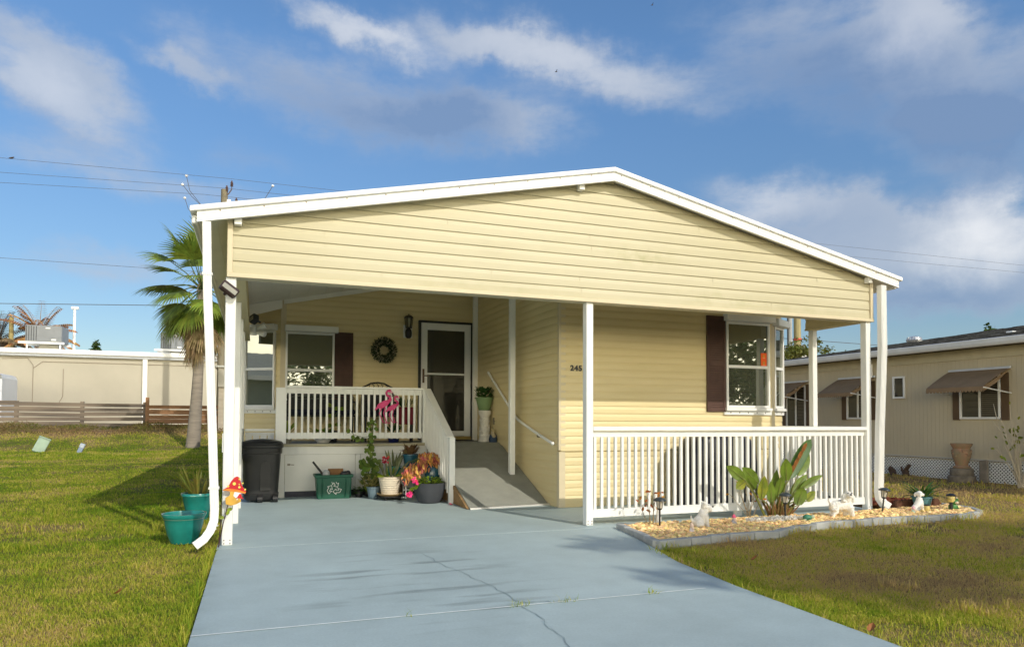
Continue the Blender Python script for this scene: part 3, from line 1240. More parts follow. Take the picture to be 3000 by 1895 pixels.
railing('porch_railing', 'white front railing of the carport above the gravel flower bed', [
    dict(a=(3.649, 7.225), b=(7.80, 7.225), bot=((.08, .08), (.178, .178)), top=((1.01, 1.01), (1.082, 1.082)), cap=((1.087, 1.087), (1.135, 1.135)),
         n=46, zb=(.178, .178), zt=(1.01, 1.01), v=-.012, hw=.0155)], [(5.72, 5.80, 7.25, 7.33, 0, 1.08)])
railing('porch_railing', 'white side railing between the front right post and the house', [
    dict(a=(7.845, 7.27), b=(7.845, 8.115), bot=((.08, .08), (.178, .178)), top=((1.01, 1.01), (1.082, 1.082)), cap=((1.087, 1.087), (1.135, 1.135)), n=9, zb=(.178, .178), zt=(1.01, 1.01), v=-.012),
    dict(a=(7.845, 8.215), b=(7.845, 9.0), bot=((.08, .08), (.178, .178)), top=((1.01, 1.01), (1.082, 1.082)), cap=((1.087, 1.087), (1.135, 1.135)), n=8, zb=(.178, .178), zt=(1.01, 1.01), v=-.012)])
railing('deck_railing', 'white railing along the raised entry deck carrying the pink flamingos', [
    dict(a=(.436, 11.28), b=(2.58, 11.28), bot=((.905, .905), (1.0, 1.0)), top=((1.61, 1.61), (1.695, 1.695)), cap=((1.697, 1.697), (1.73, 1.73)),
         n=23, zb=(.90, .90), zt=(1.695, 1.695), v=.0185, hw=.0155)],
    [(.28, .435, 11.235, 11.325, .83, 1.697), (2.581, 2.70, 11.22, 11.33, .83, 1.697)])
railing('ramp_railing', 'white sloping railing on the left side of the ramp', [
    dict(a=(2.655, 11.215), b=(2.672, 9.80), bot=((.83, .23), (.92, .32)), top=((1.60, .83), (1.69, .92)), cap=((1.695, .935), (1.725, .965)),
         n=15, zb=(.80, .12), zt=(1.69, .92), v=.0185, hw=.0155)],
    [(2.63, 2.715, 9.72, 9.80, 0, .95)])
railing('low_gate', 'low white picket gate behind the black trash can', [
    dict(a=(-.16, 11.5), b=(.27, 11.5), bot=((.62, .62), (.70, .70)), top=((.95, .95), (1.0, 1.0)), cap=((1.02, 1.02), (1.055, 1.055)), n=4, zb=(.60, .60), zt=(.98, .98), hw=.045)])
railing('porch_railing', 'white railing between the left carport posts', [
    dict(a=(-.225, 11.54), b=(-.225, 10.18), bot=((.60, .60), (.69, .69)), top=((.95, .95), (1.02, 1.02)), cap=((1.02, 1.02), (1.06, 1.06)), n=13, zb=(.60, .60), zt=(1.0, 1.0))])

t = thing('entry_deck', 'raised gray deck with white skirt panels in front of the storm door', 'deck')
b = MB()
b.box(-.18, 3.935, 11.262, 12.76, .785, .825)
b.build('deck_floor', M_DECKF, t)
b = MB()
b.box(.40, 2.68, 11.225, 11.26, .782, .824)
b.build('nosing', mat('tan_nosing', (.42, .38, .26), .7), t, bevel=.004)
b = MB()
b.box(.42, 2.66, 11.27, 11.29, .66, .784)
b.build('trim_board', M_WHITE2, t)
for x0, x1 in ((.425, 1.497), (1.501, 1.577), (1.581, 2.66)):
    b = MB()
    b.box(x0, x1, 11.275, 11.293, .09, .657)
    b.build('skirt_panel', M_WHITE2, t, bevel=.002)
b = MB()
b.box(.43, 2.66, 11.31, 11.33, 0, .30)
b.build('kick_board', mat('dark_kick', (.07, .07, .09), .8), t)
b = MB()
b.box(.30, .42, 11.25, 11.29, 0, .784)
b.build('corner_post', M_WHITE2, t, bevel=.003)
b = MB()
b.box(.46, .50, 11.262, 11.274, .49, .52)
b.tube([(.50, 11.268, .505), (.56, 11.262, .50)], .006, 6)
b.build('latch', mat('dull_latch', (.25, .22, .17), .4, .5), t)

t = thing('entry_ramp', 'gray wheelchair ramp rising to the entry deck with a bright metal lip', 'ramp')
b = MB()
ys = [9.02, 9.05, 11.262]
for x0, x1, ya, yb in ((2.72, 3.935, 8.98, 9.12),):
    b.add([(x0, ya, .006), (x1, yb, .006), (x1, 11.26, .824), (x0, 11.26, .824), (x0, ya, -.0), (x1, yb, -.0), (x1, 11.26, .78), (x0, 11.26, .78)],
          [(0, 1, 2, 3), (4, 7, 6, 5), (0, 4, 5, 1), (2, 6, 7, 3), (1, 5, 6, 2), (0, 3, 7, 4)])
b.build('ramp_surface', M_RAMP, t)
b = MB()
b.prism([(9.0, .003), (11.25, .80), (11.25, .70), (9.1, 0.002)], 2.685, 2.718, 'x')
b.prism([(9.10, .001), (11.25, .695), (11.25, 0.001)], 2.69, 2.716, 'x')
b.build('side_board', M_PLY, t)
b = MB()
b.add([(2.715, 8.955, .0), (3.94, 9.095, .0), (3.94, 9.125, .028), (2.715, 8.985, .028), (2.715, 8.958, .022), (3.94, 9.098, .022)],
      [(0, 1, 5, 4), (4, 5, 2, 3)])
b.build('metal_lip', M_ALU, t)

# ------------------------------------------------------------------ things on the house


def torus_arc(c, r, n, ax='y', a0=0, a1=2 * math.pi):
    return [Vector((c[0] + r * math.cos(a0 + (a1 - a0) * i / n), c[1], c[2] + r * math.sin(a0 + (a1 - a0) * i / n))) for i in range(n + 1)]


M_WREATH = mat('wreath_green', (.030, .045, .018), .7, .2, .3, 20, island=.45)
M_WREATH2 = mat('wreath_pale', (.30, .28, .20), .8, .1, .2, 20, island=.4)
t = thing('wreath', 'dark green wreath with pale twigs hung on the entry wall', 'wreath', (2.18, 12.70, 2.48))
b = MB()
b.tube(torus_arc((0, 0, 0), .165, 40), .03, 8)
for i in range(700):
    a = rnd(0, 6.283)
    rr = rnd(.115, .215)
    p = Vector((rr * math.cos(a), rnd(-.05, .01), rr * math.sin(a)))
    d = Vector((math.cos(a + rnd(-.9, .9)) * (1 if rr > .15 else -1), rnd(-.6, .1), math.sin(a + rnd(-.9, .9)) * (1 if rr > .15 else -1)))
    leaf_strip(b, p, d, (0, -1, .2), rnd(.03, .06), .006, .2, .1, 2)
b.build('greenery', M_WREATH, t)
b = MB()
for i in range(110):
    a = rnd(0, 6.283)
    rr = rnd(.12, .2)
    p = Vector((rr * math.cos(a), -.05, rr * math.sin(a)))
    leaf_strip(b, p, (math.cos(a + rnd(-1, 1)), rnd(-.3, .1), math.sin(a + rnd(-1, 1))), (0, -1, 0), rnd(.02, .05), .005, .1, .1, 2)
b.build('pale_sprigs', M_WREATH2, t)

t = thing('wall_lantern', 'black carriage lantern mounted beside the storm door', 'lantern', (2.63, 12.75, 2.75))
b = MB()
b.box(-.085, .085, -.012, 0, -.02, .22)
b.build('back_plate', M_METAL, t, bevel=.004)
b = MB()
b.lathe([(.03, -.03), (.058, .0), (.064, .08), (.05, .13), (.03, .15)], 14, (0, -.06, .0))
b.tube([(0, -.01, .09), (0, -.07, .11), (0, -.085, .16)], .016, 8)
b.lathe([(.055, .155), (.065, .165), (.03, .175)], 14, (0, -.085, 0))
for k in range(6):
    a = k * math.pi / 3
    b.tube([(.055 * math.cos(a), -.085 + .055 * math.sin(a), .165), (.078 * math.cos(a), -.085 + .078 * math.sin(a), .345)], .006, 5)
b.lathe([(.085, .342), (.09, .352), (.055, .385), (.012, .40), (.012, .415), (1e-5, .42)], 14, (0, -.085, 0))
b.build('lantern_body', M_BLACK, t, smooth=True)
b = MB()
b.lathe([(.045, .172), (.066, .338)], 12, (0, -.085, 0))
b.build('glass', glass_mat('lantern_glass', (.16, .15, .12), .15), t, smooth=True)


def flood(name, label, loc, rot, mtl, size=(.15, .07, .085)):
    t_ = thing(name, label, 'floodlight', loc)
    t_.rotation_euler = rot
    q = MB()
    q.box(-size[0] / 2, size[0] / 2, -size[1] / 2, size[1] / 2, -size[2] / 2, size[2] / 2)
    q.build('housing', mtl, t_, bevel=.014)
    q = MB()
    q.box(-size[0] / 2 + .012, size[0] / 2 - .012, -size[1] / 2 - .004, -size[1] / 2 + .001, -size[2] / 2 + .008, size[2] * .12)
    q.build('lens', mat('lens_gray', (.34, .33, .28), .25, .5), t_, bevel=.003)
    q = MB()
    q.tube([(0, size[1] / 2, 0), (0, size[1] / 2 + .06, -.01)], .016, 8)
    q.build('bracket', mtl, t_)
    return t_


M_FLOOD = mat('flood_brown', (.045, .025, .028), .4, .4, .1, 8)
flood('floodlight', 'dark solar floodlight tilted at the top of the front left post', (-.26, 7.10, 2.44), (R(-22), R(35), R(12)), M_FLOOD, (.17, .07, .10))
flood('floodlight', 'black floodlight under the left beam above the corner window', (-.05, 11.0, 2.70), (R(-20), R(-25), R(-50)), M_BLACK, (.12, .10, .13))
t = thing('floodlight', 'white twin head floodlight beside the left corner window', 'floodlight', (-.06, 11.5, 2.58))
b = MB()
b.lathe([(.055, 0), (.055, .12), (.02, .13)], 12, (0, 0, -.06))
b.build('base', M_METAL, t, smooth=True)
for d in (Vector((.8, -.3, .45)), Vector((.8, -.5, -.25))):
    d.normalize()
    b = MB()
    b.tube([Vector((.02, 0, 0)), d * .09], .014, 8)
    b.tube([d * .07, d * .12, d * .19, d * .205], [.03, .042, .05, .046], 12)
    b.build('lamp_head', M_METAL, t, smooth=True)

# flamingo plaque
M_PINK = mat('flamingo_pink', (.62, .06, .20), .5, .3, .12, 12)
M_PINK2 = mat('flamingo_pale', (.80, .42, .50), .5, .3, .1, 12)
t = thing('flamingo_ornament', 'pair of hot pink flamingos hung on the deck railing', 'ornament', (1.98, 11.20, 1.13))


def flamingo(ox, oz, s, root, y):
    q = MB()
    n = 22
    prof = []
    for i in range(n):
        a = 2 * math.pi * i / n
        r_ = 1.0 if math.cos(a) > -.5 else 1.12
        prof.append((ox + s * (.095 * math.cos(a) * r_), oz + s * (.305 + .055 * math.sin(a) + .04 * math.cos(a))))
    q.prism(prof, y - .008, y + .008)
    q.prism([(ox - s * .06, oz + s * .30), (ox - s * .13, oz + s * .24), (ox - s * .135, oz + s * .20), (ox - s * .09, oz + s * .235)], y - .007, y + .007)
    nk = [(.07, .345), (.115, .385), (.10, .425), (.055, .455), (.045, .49), (.065, .52), (.10, .525), (.125, .505)]
    q.tube([(ox + s * a, y, oz + s * c) for a, c in nk], [s * r_ for r_ in (.035, .024, .02, .018, .017, .019, .024, .018)], 8)
    for dx, k in ((-.02, .0), (.03, .02)):
        q.tube([(ox + s * dx, y, oz + s * .26), (ox + s * (dx - .045 + k), y, oz + s * .155), (ox + s * (dx + .02), y, oz + s * .015), (ox + s * (dx + .075), y, oz + s * .0)], s * .0085, 6)
    bod = q.build('flamingo', M_PINK, root)
    q = MB()
    q.tube([(ox + s * .11, y - .006, oz + s * .515), (ox + s * .145, y - .006, oz + s * .485)], [s * .02, s * .015], 8)
    q.build('face', M_PINK2, bod)
    q = MB()
    q.tube([(ox + s * .14, y - .008, oz + s * .49), (ox + s * .155, y - .008, oz + s * .455), (ox + s * .135, y - .008, oz + s * .425)], [s * .016, s * .014, s * .003], 8)
    q.build('beak', M_BLACK, bod)


flamingo(-.055, .02, 1.0, t, .012)
flamingo(.085, .03, .80, t, -.012)

# ------------------------------------------------------------------ deck furniture and pots, seen between balusters
M_IRON = mat('black_iron', (.015, .015, .016), .5, .4, .1, 10)
M_CUSH = mat('navy_cushion', (.018, .02, .035), .85, .1, .2, 14)


def garden_seat(name, label, x0, x1, y, zb, cat):
    t_ = thing(name, label, cat)
    z = .825
    w = x1 - x0
    for x, yy in ((x0 + .03, y - .40), (x1 - .03, y - .40), (x0 + .03, y), (x1 - .03, y)):
        q = MB()
        q.tube([(x, yy, z), (x, yy, z + .44)], .016, 8)
        q.build('leg', M_IRON, t_)
    q = MB()
    q.box(x0, x1, y - .44, y + .02, z + .43, z + .46)
    q.build('seat', M_IRON, t_, bevel=.006)
    q = MB()
    q.box(x0 + .02, x1 - .02, y - .42, y - .02, z + .462, z + .55)
    q.build('cushion', M_CUSH, t_, bevel=.03)
    q = MB()
    xm = (x0 + x1) / 2
    q.tube([(x0 + .02, y, z + .44), (x0 + .02, y + .03, zb - .09), (xm - w * .3, y + .04, zb - .05), (xm - w * .2, y + .04, zb - .015), (xm, y + .04, zb), (xm + w * .2, y + .04, zb - .015), (xm + w * .3, y + .04, zb - .05), (x1 - .02, y + .03, zb - .09), (x1 - .02, y, z + .44)], .015, 8)
    q.tube([(x0 + .03, y + .03, zb - .12), (xm, y + .035, zb - .09), (x1 - .03, y + .03, zb - .12)], .010, 6)
    for i in range(5):
        c = xm + (i - 2) * w * .13
        q.tube([(c, y + .035, zb - .10), (c + .02, y + .038, zb - .055), (c - .015, y + .04, zb - .02 - abs(i - 2) * .012)], .007, 5)
    q.box(x0 + .05, x1 - .05, y + .02, y + .032, z + .5, zb - .14)
    q.build('back', M_IRON, t_)
    for x in (x0 + .02, x1 - .02):
        q = MB()
        q.tube([(x, y + .01, z + .70), (x, y - .25, z + .68), (x, y - .41, z + .64), (x, y - .42, z + .44)], .014, 8)
        q.build('armrest', M_IRON, t_)
    return t_


garden_seat('patio_chair', 'black iron patio chair whose arched back shows above the deck rail', 1.72, 2.32, 12.35, 1.865, 'chair')
garden_seat('garden_bench', 'black iron garden bench below the entry window', .45, 1.62, 12.45, 1.70, 'bench')
t = thing('door_mat', 'dark door mat on the deck at the storm door', 'door mat')
b = MB()
b.box(2.95, 3.75, 12.15, 12.62, .826, .838)
b.build('mat_body', mat('mat_dark', (.022, .025, .03), .95, .05, .2, 30, .5, 300), t, bevel=.004)
b = MB()
for a in ((2.95, 3.75, 12.15, 12.17), (2.95, 3.75, 12.60, 12.62), (2.95, 2.97, 12.17, 12.60), (3.73, 3.75, 12.17, 12.60)):
    b.box(*a, .838, .841)
b.build('mat_border', mat('mat_edge', (.05, .05, .05), .9), t)

M_LEAF = mat('leaf_green', (.055, .13, .016), .45, .4, .25, 6, island=.35, trans=.30)
M_LEAFD = mat('leaf_dark', (.035, .09, .02), .5, .35, .25, 6, island=.35, trans=.2)
M_LEAFY = mat('leaf_lime', (.20, .30, .025), .5, .35, .2, 6, island=.35, trans=.35)
M_STEM = mat('stem_green', (.075, .11, .03), .6, .3, .2, 10)
M_TWIG = mat('twig_tan', (.30, .23, .14), .8, .1, .2, 12)
M_SOIL = mat('potting_soil', (.035, .025, .016), .95, .05, .3, 30, .6, 80)
M_VARI = mat('leaf_variegated', (.30, .24, .09), .5, .35, .3, 14, col2=(.10, .13, .03), island=.3, trans=.25)
M_SNAKE = mat('snake_leaf', (.06, .085, .035), .5, .35, .3, 14, col2=(.20, .20, .10), island=.2)
M_KAL = mat('leaf_orange_pink', (.55, .30, .07), .5, .35, .2, 9, col2=(.52, .12, .12), island=.45, trans=.25, lo=.42, hi=.58)
M_RED = mat('petal_red', (.42, .015, .03), .5, .3, .2, 20, island=.3)
M_FUCH = mat('petal_pink', (.68, .03, .16), .5, .3, .2, 20, island=.3)
M_TEAL = mat('teal_glaze', (.012, .20, .18), .22, .6, .2, 4, .03, 20, coat=.3)
M_BLUE = mat('blue_glaze', (.012, .075, .11), .25, .6, .25, 5, .03, 20, coat=.3)


def pot_prof(rb, rt_, h, lip=.012, wall=.012):
    return [(rb * .92, 0), (rb, .006), (rb + (rt_ - rb) * .5, h * .5), (rt_ - .004, h * .88), (rt_, h * .89), (rt_ + lip * .6, h * .90), (rt_ + lip * .6, h * .985), (rt_ + lip * .3, h), (rt_ - wall, h), (rt_ - wall - .004, h * .86)]


def potted(name, label, loc, rb, rt_, h, mtl, prof=None, cat='potted plant', ribs=0, soil=True, group=None):
    t_ = thing(name, label, cat, loc, group=group)
    q = MB()
    p = prof or pot_prof(rb, rt_, h)
    if ribs:
        k = 60
        p = [(rb * .92, 0)] + [(rb + (rt_ - rb) * i / k + .0028 * math.sin(i / k * ribs * 6.283), .004 + (h - .004) * i / k) for i in range(k + 1)] + [(rt_ + .006, h + .001), (rt_ - .01, h + .002), (rt_ - .014, h * .9)]
    q.lathe(p, 30)
    q.build('pot', mtl, t_, smooth=True)
    if soil:
        q = MB()
        q.lathe([(rt_ * .97 - .012, h * .87), (rt_ * .5, h * .90), (1e-5, h * .91)], 18)
        q.build('soil', M_SOIL, t_, smooth=True)
    return t_


def sprigs(root, name, mtl, n, r, z0, spread, L, W, bend=.4, up=(.3, 1.2), seed=1, shape='oval', seg=3, lean=(0, 0)):
    r_ = random.Random(seed)
    q = MB()
    for i in range(n):
        a = r_.uniform(0, 6.283)
        rr = r * math.sqrt(r_.random())
        p = Vector((rr * math.cos(a) + lean[0] * r_.random(), rr * math.sin(a) + lean[1] * r_.random(), z0 + r_.uniform(0, spread)))
        d = Vector((math.cos(a), math.sin(a), r_.uniform(*up)))
        leaf_strip(q, p, d, (0, 0, 1), L * r_.uniform(.6, 1.2), W * r_.uniform(.7, 1.2), bend, .2, seg, shape=shape)
    return q.build(name, mtl, root)


# bowls and pots standing on the deck
t = potted('potted_plant', 'wide white bowl planter with low green leaves on the deck', (1.02, 11.62, .826), .09, .20, .13, M_METAL)
sprigs(t, 'leaves', M_LEAFY, 60, .16, .12, .10, .10, .03, .6, seed=2)
t = potted('potted_plant', 'small gray pot at the left end of the deck', (.47, 11.5, .826), .05, .07, .12, mat('gray_pot', (.30, .29, .25), .7))
sprigs(t, 'leaves', M_LEAFY, 22, .05, .12, .15, .16, .018, .3, (.8, 2.5), seed=3, shape='lance')
t = potted('potted_plant', 'cobalt blue pot on the deck behind the flamingos', (2.17, 11.62, .826), .08, .11, .12, mat('cobalt', (.012, .02, .13), .25, .6))
sprigs(t, 'leaves', M_LEAFD, 40, .09, .12, .12, .14, .02, .4, (.5, 2), seed=4)
t = potted('potted_plant', 'tall leafy stem in a black pot behind the deck balusters', (1.18, 11.9, .826), .09, .11, .2, M_BLACK)
b = MB()
b.tube([(0, 0, .18), (.03, 0, .4), (.02, .02, .62)], .008, 6)
b.tube([(.03, 0, .4), (.12, -.02, .55)], .006, 6)
b.build('stem', M_STEM, t)
b = MB()
for p, d, L in (((.02, 0, .6), (-.6, -.3, .4), .14), ((.02, 0, .56), (.5, -.3, .2), .16), ((.03, 0, .45), (-.5, -.4, .1), .12), ((.12, -.02, .55), (.6, -.2, .3), .12), ((.05, 0, .3), (.7, -.4, .2), .12), ((.02, 0, .28), (-.8, -.2, .2), .13)):
    leaf_strip(b, p, d, (0, -.6, .8), L, .055, .7, .15, 5, shape='oval')
b.build('leaves', M_LEAFY, t)
t = thing('planter_box', 'dull red planter box at the right end of the deck', 'planter', (2.42, 11.95, .826))
b = MB()
b.box(-.15, .15, -.10, .10, .30, .60)
b.build('box', mat('red_planter', (.20, .012, .03), .6), t, bevel=.012)
for sx in (-.12, .12):
    b = MB()
    b.box(sx - .012, sx + .012, -.08, .08, 0, .30)
    b.build('leg', M_IRON, t)
sprigs(t, 'leaves', M_LEAFD, 26, .09, .60, .04, .22, .016, .3, (.8, 2.2), seed=5, shape='lance')

# white grape pedestal with its green flower pot and a little figure
t = thing('pedestal', 'white ornate plaster pedestal beside the side wall at the top of the ramp', 'pedestal', (3.78, 11.62, .826))
b = MB()
b.lathe([(.118, 0), (.118, .03), (.10, .05), (.095, .08), (.105, .11), (.085, .14), (.072, .20), (.078, .30), (.092, .36), (.078, .40), (.085, .45), (.112, .49), (.115, .54), (.11, .55)], 20)
for k in range(60):
    a, z = rnd(0, 6.283), rnd(.1, .46)
    b.ball((.078 * math.cos(a), .078 * math.sin(a), z), rnd(.012, .024), 6)
b.build('column', mat('plaster_white', (.66, .64, .58), .75, .2, .1, 18, .3, 60), t, smooth=True)
t = potted('potted_plant', 'pale green flower pot with bushy dark leaves on the white pedestal', (3.77, 11.62, 1.377), .10, .155, .23, mat('sage_pot', (.17, .26, .12), .6, .3, .06, 5))
sprigs(t, 'leaves', M_LEAFD, 190, .14, .21, .16, .08, .022, .3, (.2, 1.5), seed=6)
t = thing('garden_gnome', 'small bearded gnome figure in a blue coat beside the pedestal', 'gnome', (3.85, 11.36, .826))
b = MB()
b.lathe([(.07, 0), (.075, .05), (.06, .12), (.035, .15)], 14)
b.build('coat', mat('gnome_blue', (.025, .05, .10), .6), t, smooth=True)
b = MB()
b.ball((0, 0, .17), .038, 10)
b.tube([(-.03, -.03, .16), (0, -.055, .10), (0, -.05, .06)], [.03, .035, .008], 8)
b.build('head', mat('gnome_cream', (.42, .36, .24), .7), t, smooth=True)
b = MB()
b.lathe([(.042, .185), (.03, .22), (1e-5, .255)], 12)
b.build('hat', mat('gnome_hat', (.34, .28, .16), .7), t, smooth=True)

# ------------------------------------------------------------------ trash can, recycling bin and what they hold
M_CAN = mat('black_plastic', (.022, .022, .023), .42, .45, .15, 6, .06, 90)
t = thing('trash_can', 'wheeled black plastic trash can beside the deck', 'trash can', (.085, 10.92, 0))


def sq_ring(a, c, p=4.0, n=40):
    out = []
    for k in range(n):
        u = 2 * math.pi * k / n
        cx, sx_ = math.cos(u), math.sin(u)
        out.append((a * abs(cx) ** (2 / p) * (1 if cx > 0 else -1), c * abs(sx_) ** (2 / p) * (1 if sx_ > 0 else -1)))
    return out


def loft(q, rings, mi=0, cap=True):
    n = len(rings[0][0])
    vs, fs = [], []
    for pts, z in rings:
        vs += [(x, y, z) for x, y in pts]
    for i in range(len(rings) - 1):
        for k in range(n):
            fs.append((i * n + k, i * n + (k + 1) % n, (i + 1) * n + (k + 1) % n, (i + 1) * n + k))
    if cap:
        fs.append(tuple(range(n - 1, -1, -1)))
        fs.append(tuple(range((len(rings) - 1) * n, len(rings) * n)))
    q.add(vs, fs, mi)


b = MB()
loft(b, [(sq_ring(.215, .20), .03), (sq_ring(.235, .22), .05), (sq_ring(.245, .23), .12), (sq_ring(.232, .218), .125), (sq_ring(.262, .25), .60), (sq_ring(.268, .255), .70), (sq_ring(.285, .27), .705), (sq_ring(.288, .275), .78)])
b.prism([(-.02, .18), (-.02, .52), (.0, .57), (.05, .59), (.10, .57), (.12, .52), (.12, .18)], -.262, -.22)
b.build('body', M_CAN, t, smooth=True)
b = MB()
loft(b, [(sq_ring(.300, .285), .785), (sq_ring(.306, .29), .80), (sq_ring(.306, .29), .825), (sq_ring(.296, .28), .835), (sq_ring(.298, .283), .85), (sq_ring(.28, .262), .875), (sq_ring(.16, .15), .905), (sq_ring(.02, .02), .915)])
b.tube([(-.20, -.10, .865), (-.1, -.16, .895), (.1, -.17, .90), (.22, -.09, .87)], .012, 6)
b.build('lid', M_CAN, t, smooth=True)
b = MB()
b.box(.06, .24, -.305, -.27, .70, .725)
b.build('handle', M_CAN, t, bevel=.006)
for sx in (-.02, .19):
    b = MB()
    b.tube([(sx - .035, -.24, .055), (sx + .035, -.24, .055)], .052, 16)
    b.build('wheel', M_BLACK, t)

M_BIN = mat('bin_green', (.010, .085, .052), .45, .4, .1, 5, .05, 90)
t = thing('recycling_bin', 'open green recycling bin against the white deck skirt', 'recycling bin', (1.125, 11.02, 0))
b = MB()


def rect(a, c):
    return [(-a, -c), (a, -c), (a, c), (-a, c)]


loft(b, [(rect(.235, .15), .0), (rect(.262, .17), .32)], cap=False)
loft(b, [(rect(.262, .17), .32), (rect(.285, .19), .325), (rect(.288, .193), .365), (rect(.272, .178), .367), (rect(.262, .168), .33), (rect(.228, .143), .02)], cap=False)
b.add([(-.235, -.15, .004), (.235, -.15, .004), (.235, .15, .004), (-.235, .15, .004)], [(0, 1, 2, 3)])
for sx in (-.245, -.17, .17, .245):
    b.prism([(sx - .006, .03), (sx + .006, .03), (sx * 1.04 + .006, .31), (sx * 1.04 - .006, .31)], -.182, -.15)
b.build('tub', M_BIN, t, bevel=.006)
b = MB()
sy_ = Matrix.Translation((.0, -.1685, .165)) @ Matrix.Rotation(R(-4), 4, 'X')
for k in range(3):
    M = sy_ @ Matrix.Rotation(k * 2 * math.pi / 3, 4, 'Y')

    def pl(pts, y=-.003):
        n = len(pts)
        b.add([(x, y, z) for x, z in pts], [tuple(range(n))], 0, M)
    # a bent arrow: outline strokes of one side of the triangle

    def stroke(p, q, w=.0032):
        p, q = (p[0] * 1.22, p[1] * 1.22), (q[0] * 1.22, q[1] * 1.22)
        p, q = Vector((p[0], 0, p[1])), Vector((q[0], 0, q[1]))
        s = (q - p).cross(Vector((0, 1, 0))).normalized() * w
        e = (q - p).normalized() * w
        b.add([p - s - e + Vector((0, -.004, 0)), q - s + e + Vector((0, -.004, 0)), q + s + e + Vector((0, -.004, 0)), p + s - e + Vector((0, -.004, 0))], [(0, 1, 2, 3)], 0, M)
    arrow = [(-.030, .088), (.016, .088), (.038, .050), (.056, .060), (.044, .010), (-.004, .026), (.014, .036), (-.004, .066), (-.018, .042)]
    for i in range(len(arrow)):
        stroke(arrow[i], arrow[(i + 1) % len(arrow)])
b.build('recycling_symbol', M_WHITE, t)
b = MB()
b.tube([(.82, 10.98, .56), (1.02, 11.02, .30), (1.10, 11.04, .18)], [.016, .018, .018], 10)
tag(b.build('umbrella_pole', M_BLACK), 'black stick poking out of the green recycling bin', 'stick')
t = thing('plastic_bottle', 'clear crumpled plastic jug on top of the recycling bin', 'bottle', (1.02, 10.98, .30))
b = MB()
b.lathe([(.03, 0), (.055, .02), (.055, .10), (.03, .125), (.018, .135)], 14)
b.build('jug', mat('cloudy_plastic', (.45, .47, .48), .25, .5), t, smooth=True)
b = MB()
b.lathe([(.02, .135), (.02, .155), (1e-5, .157)], 10)
b.build('cap', M_METAL, t)
b = MB()
b.box(-.11, .11, -.015, .0, -.10, .095)
b.box(-.11, -.10, 0, .09, -.10, .09)
o = b.build('cardboard_box', mat('cardboard', (.24, .13, .06), .85, .1), None)
o.location = (1.17, 11.06, .35)
tag(o, 'torn brown cardboard standing in the recycling bin', 'cardboard')
b = MB()
for k in range(7):
    b.ball((rnd(-.06, .08), rnd(-.03, .03), rnd(0, .04)), rnd(.04, .06), 8)
o = b.build('trash_bag', mat('bag_black', (.02, .02, .024), .3, .5, bump=.5, bscale=25), None, smooth=True)
o.location = (1.30, 11.00, .335)
tag(o, 'black plastic bag stuffed in the right end of the recycling bin', 'bag')

# ------------------------------------------------------------------ potted plants in front of the deck
t = potted('potted_plant', 'ribbed cream pot with red geranium and snake plants on a wheeled caddy', (1.915, 10.52, .075), .125, .175, .275, mat('cream_pot', (.66, .58, .46), .65, .25, .05, 6, .1, 50), ribs=8)
b = MB()
b.lathe([(.14, -.02), (.19, .012), (.195, .02), (.16, .004), (.13, .0)], 24)
b.build('saucer', mat('terracotta_dust', (.50, .36, .18), .8), t, smooth=True)
b = MB()
for (x, y, z, d, L, w) in ((.02, 0, .26, (-.12, 0, 1), .42, .026), (.06, .02, .26, (.35, 0, 1), .33, .026), (.09, 0, .25, (.75, -.1, 1), .33, .024), (-.08, .0, .25, (-.25, 0, 1), .30, .02), (-.05, -.05, .25, (-.1, -.2, 1), .24, .02), (.1, -.05, .25, (.5, -.4, 1), .2, .018)):
    leaf_strip(b, (x, y, z), d, (0, -1, .1), L, w, .05, .3, 6)
b.build('snake_leaves', M_SNAKE, t)
b = MB()
for (x, y, z, d, L, w) in ((-.05, -.08, .27, (-.9, -.3, .35), .18, .038), (-.03, -.09, .28, (-.3, -.4, .9), .15, .045), (.02, -.08, .30, (.1, -.5, 1.0), .15, .05), (.04, -.09, .27, (.5, -.6, .4), .18, .035), (.0, -.1, .26, (-.6, -.5, .6), .14, .035), (.08, -.05, .27, (.7, -.3, .9), .14, .03), (-.09, -.06, .26, (-.8, -.2, .7), .14, .03)):
    leaf_strip(b, (x, y, z), d, (0, -.5, 1), L, w, .5, .25, 6, shape='oval')
b.build('bright_leaves', M_LEAFY, t)
b = MB()
for k in range(26):
    c = Vector((-.085, -.06, .52)) + Vector((rnd(-.04, .04), rnd(-.04, .04), rnd(-.05, .05)))
    leaf_strip(b, c, (rnd(-1, 1), rnd(-1, .2), rnd(-1, 1)), (0, -1, 0), .03, .016, .3, .2, 3, shape='oval')
b.build('flower', M_RED, t)
b = MB()
b.tube([(-.03, -.03, .25), (-.07, -.05, .40), (-.085, -.06, .50)], .005, 6)
b.build('flower_stalk', M_STEM, t)
t = thing('plant_caddy', 'dark round wheeled caddy under the cream pot', 'plant caddy', (1.93, 10.52, 0))
b = MB()
b.lathe([(.20, .042), (.215, .05), (.215, .062), (.19, .056), (1e-5, .055)], 26)
b.build('platform', M_IRON, t, smooth=True)
for a in (-2.2, -.9, .4, 1.7):
    b = MB()
    b.tube([(.17 * math.cos(a) - .012, .17 * math.sin(a), .022), (.17 * math.cos(a) + .012, .17 * math.sin(a), .022)], .021, 12)
    b.build('wheel', M_IRON, t)

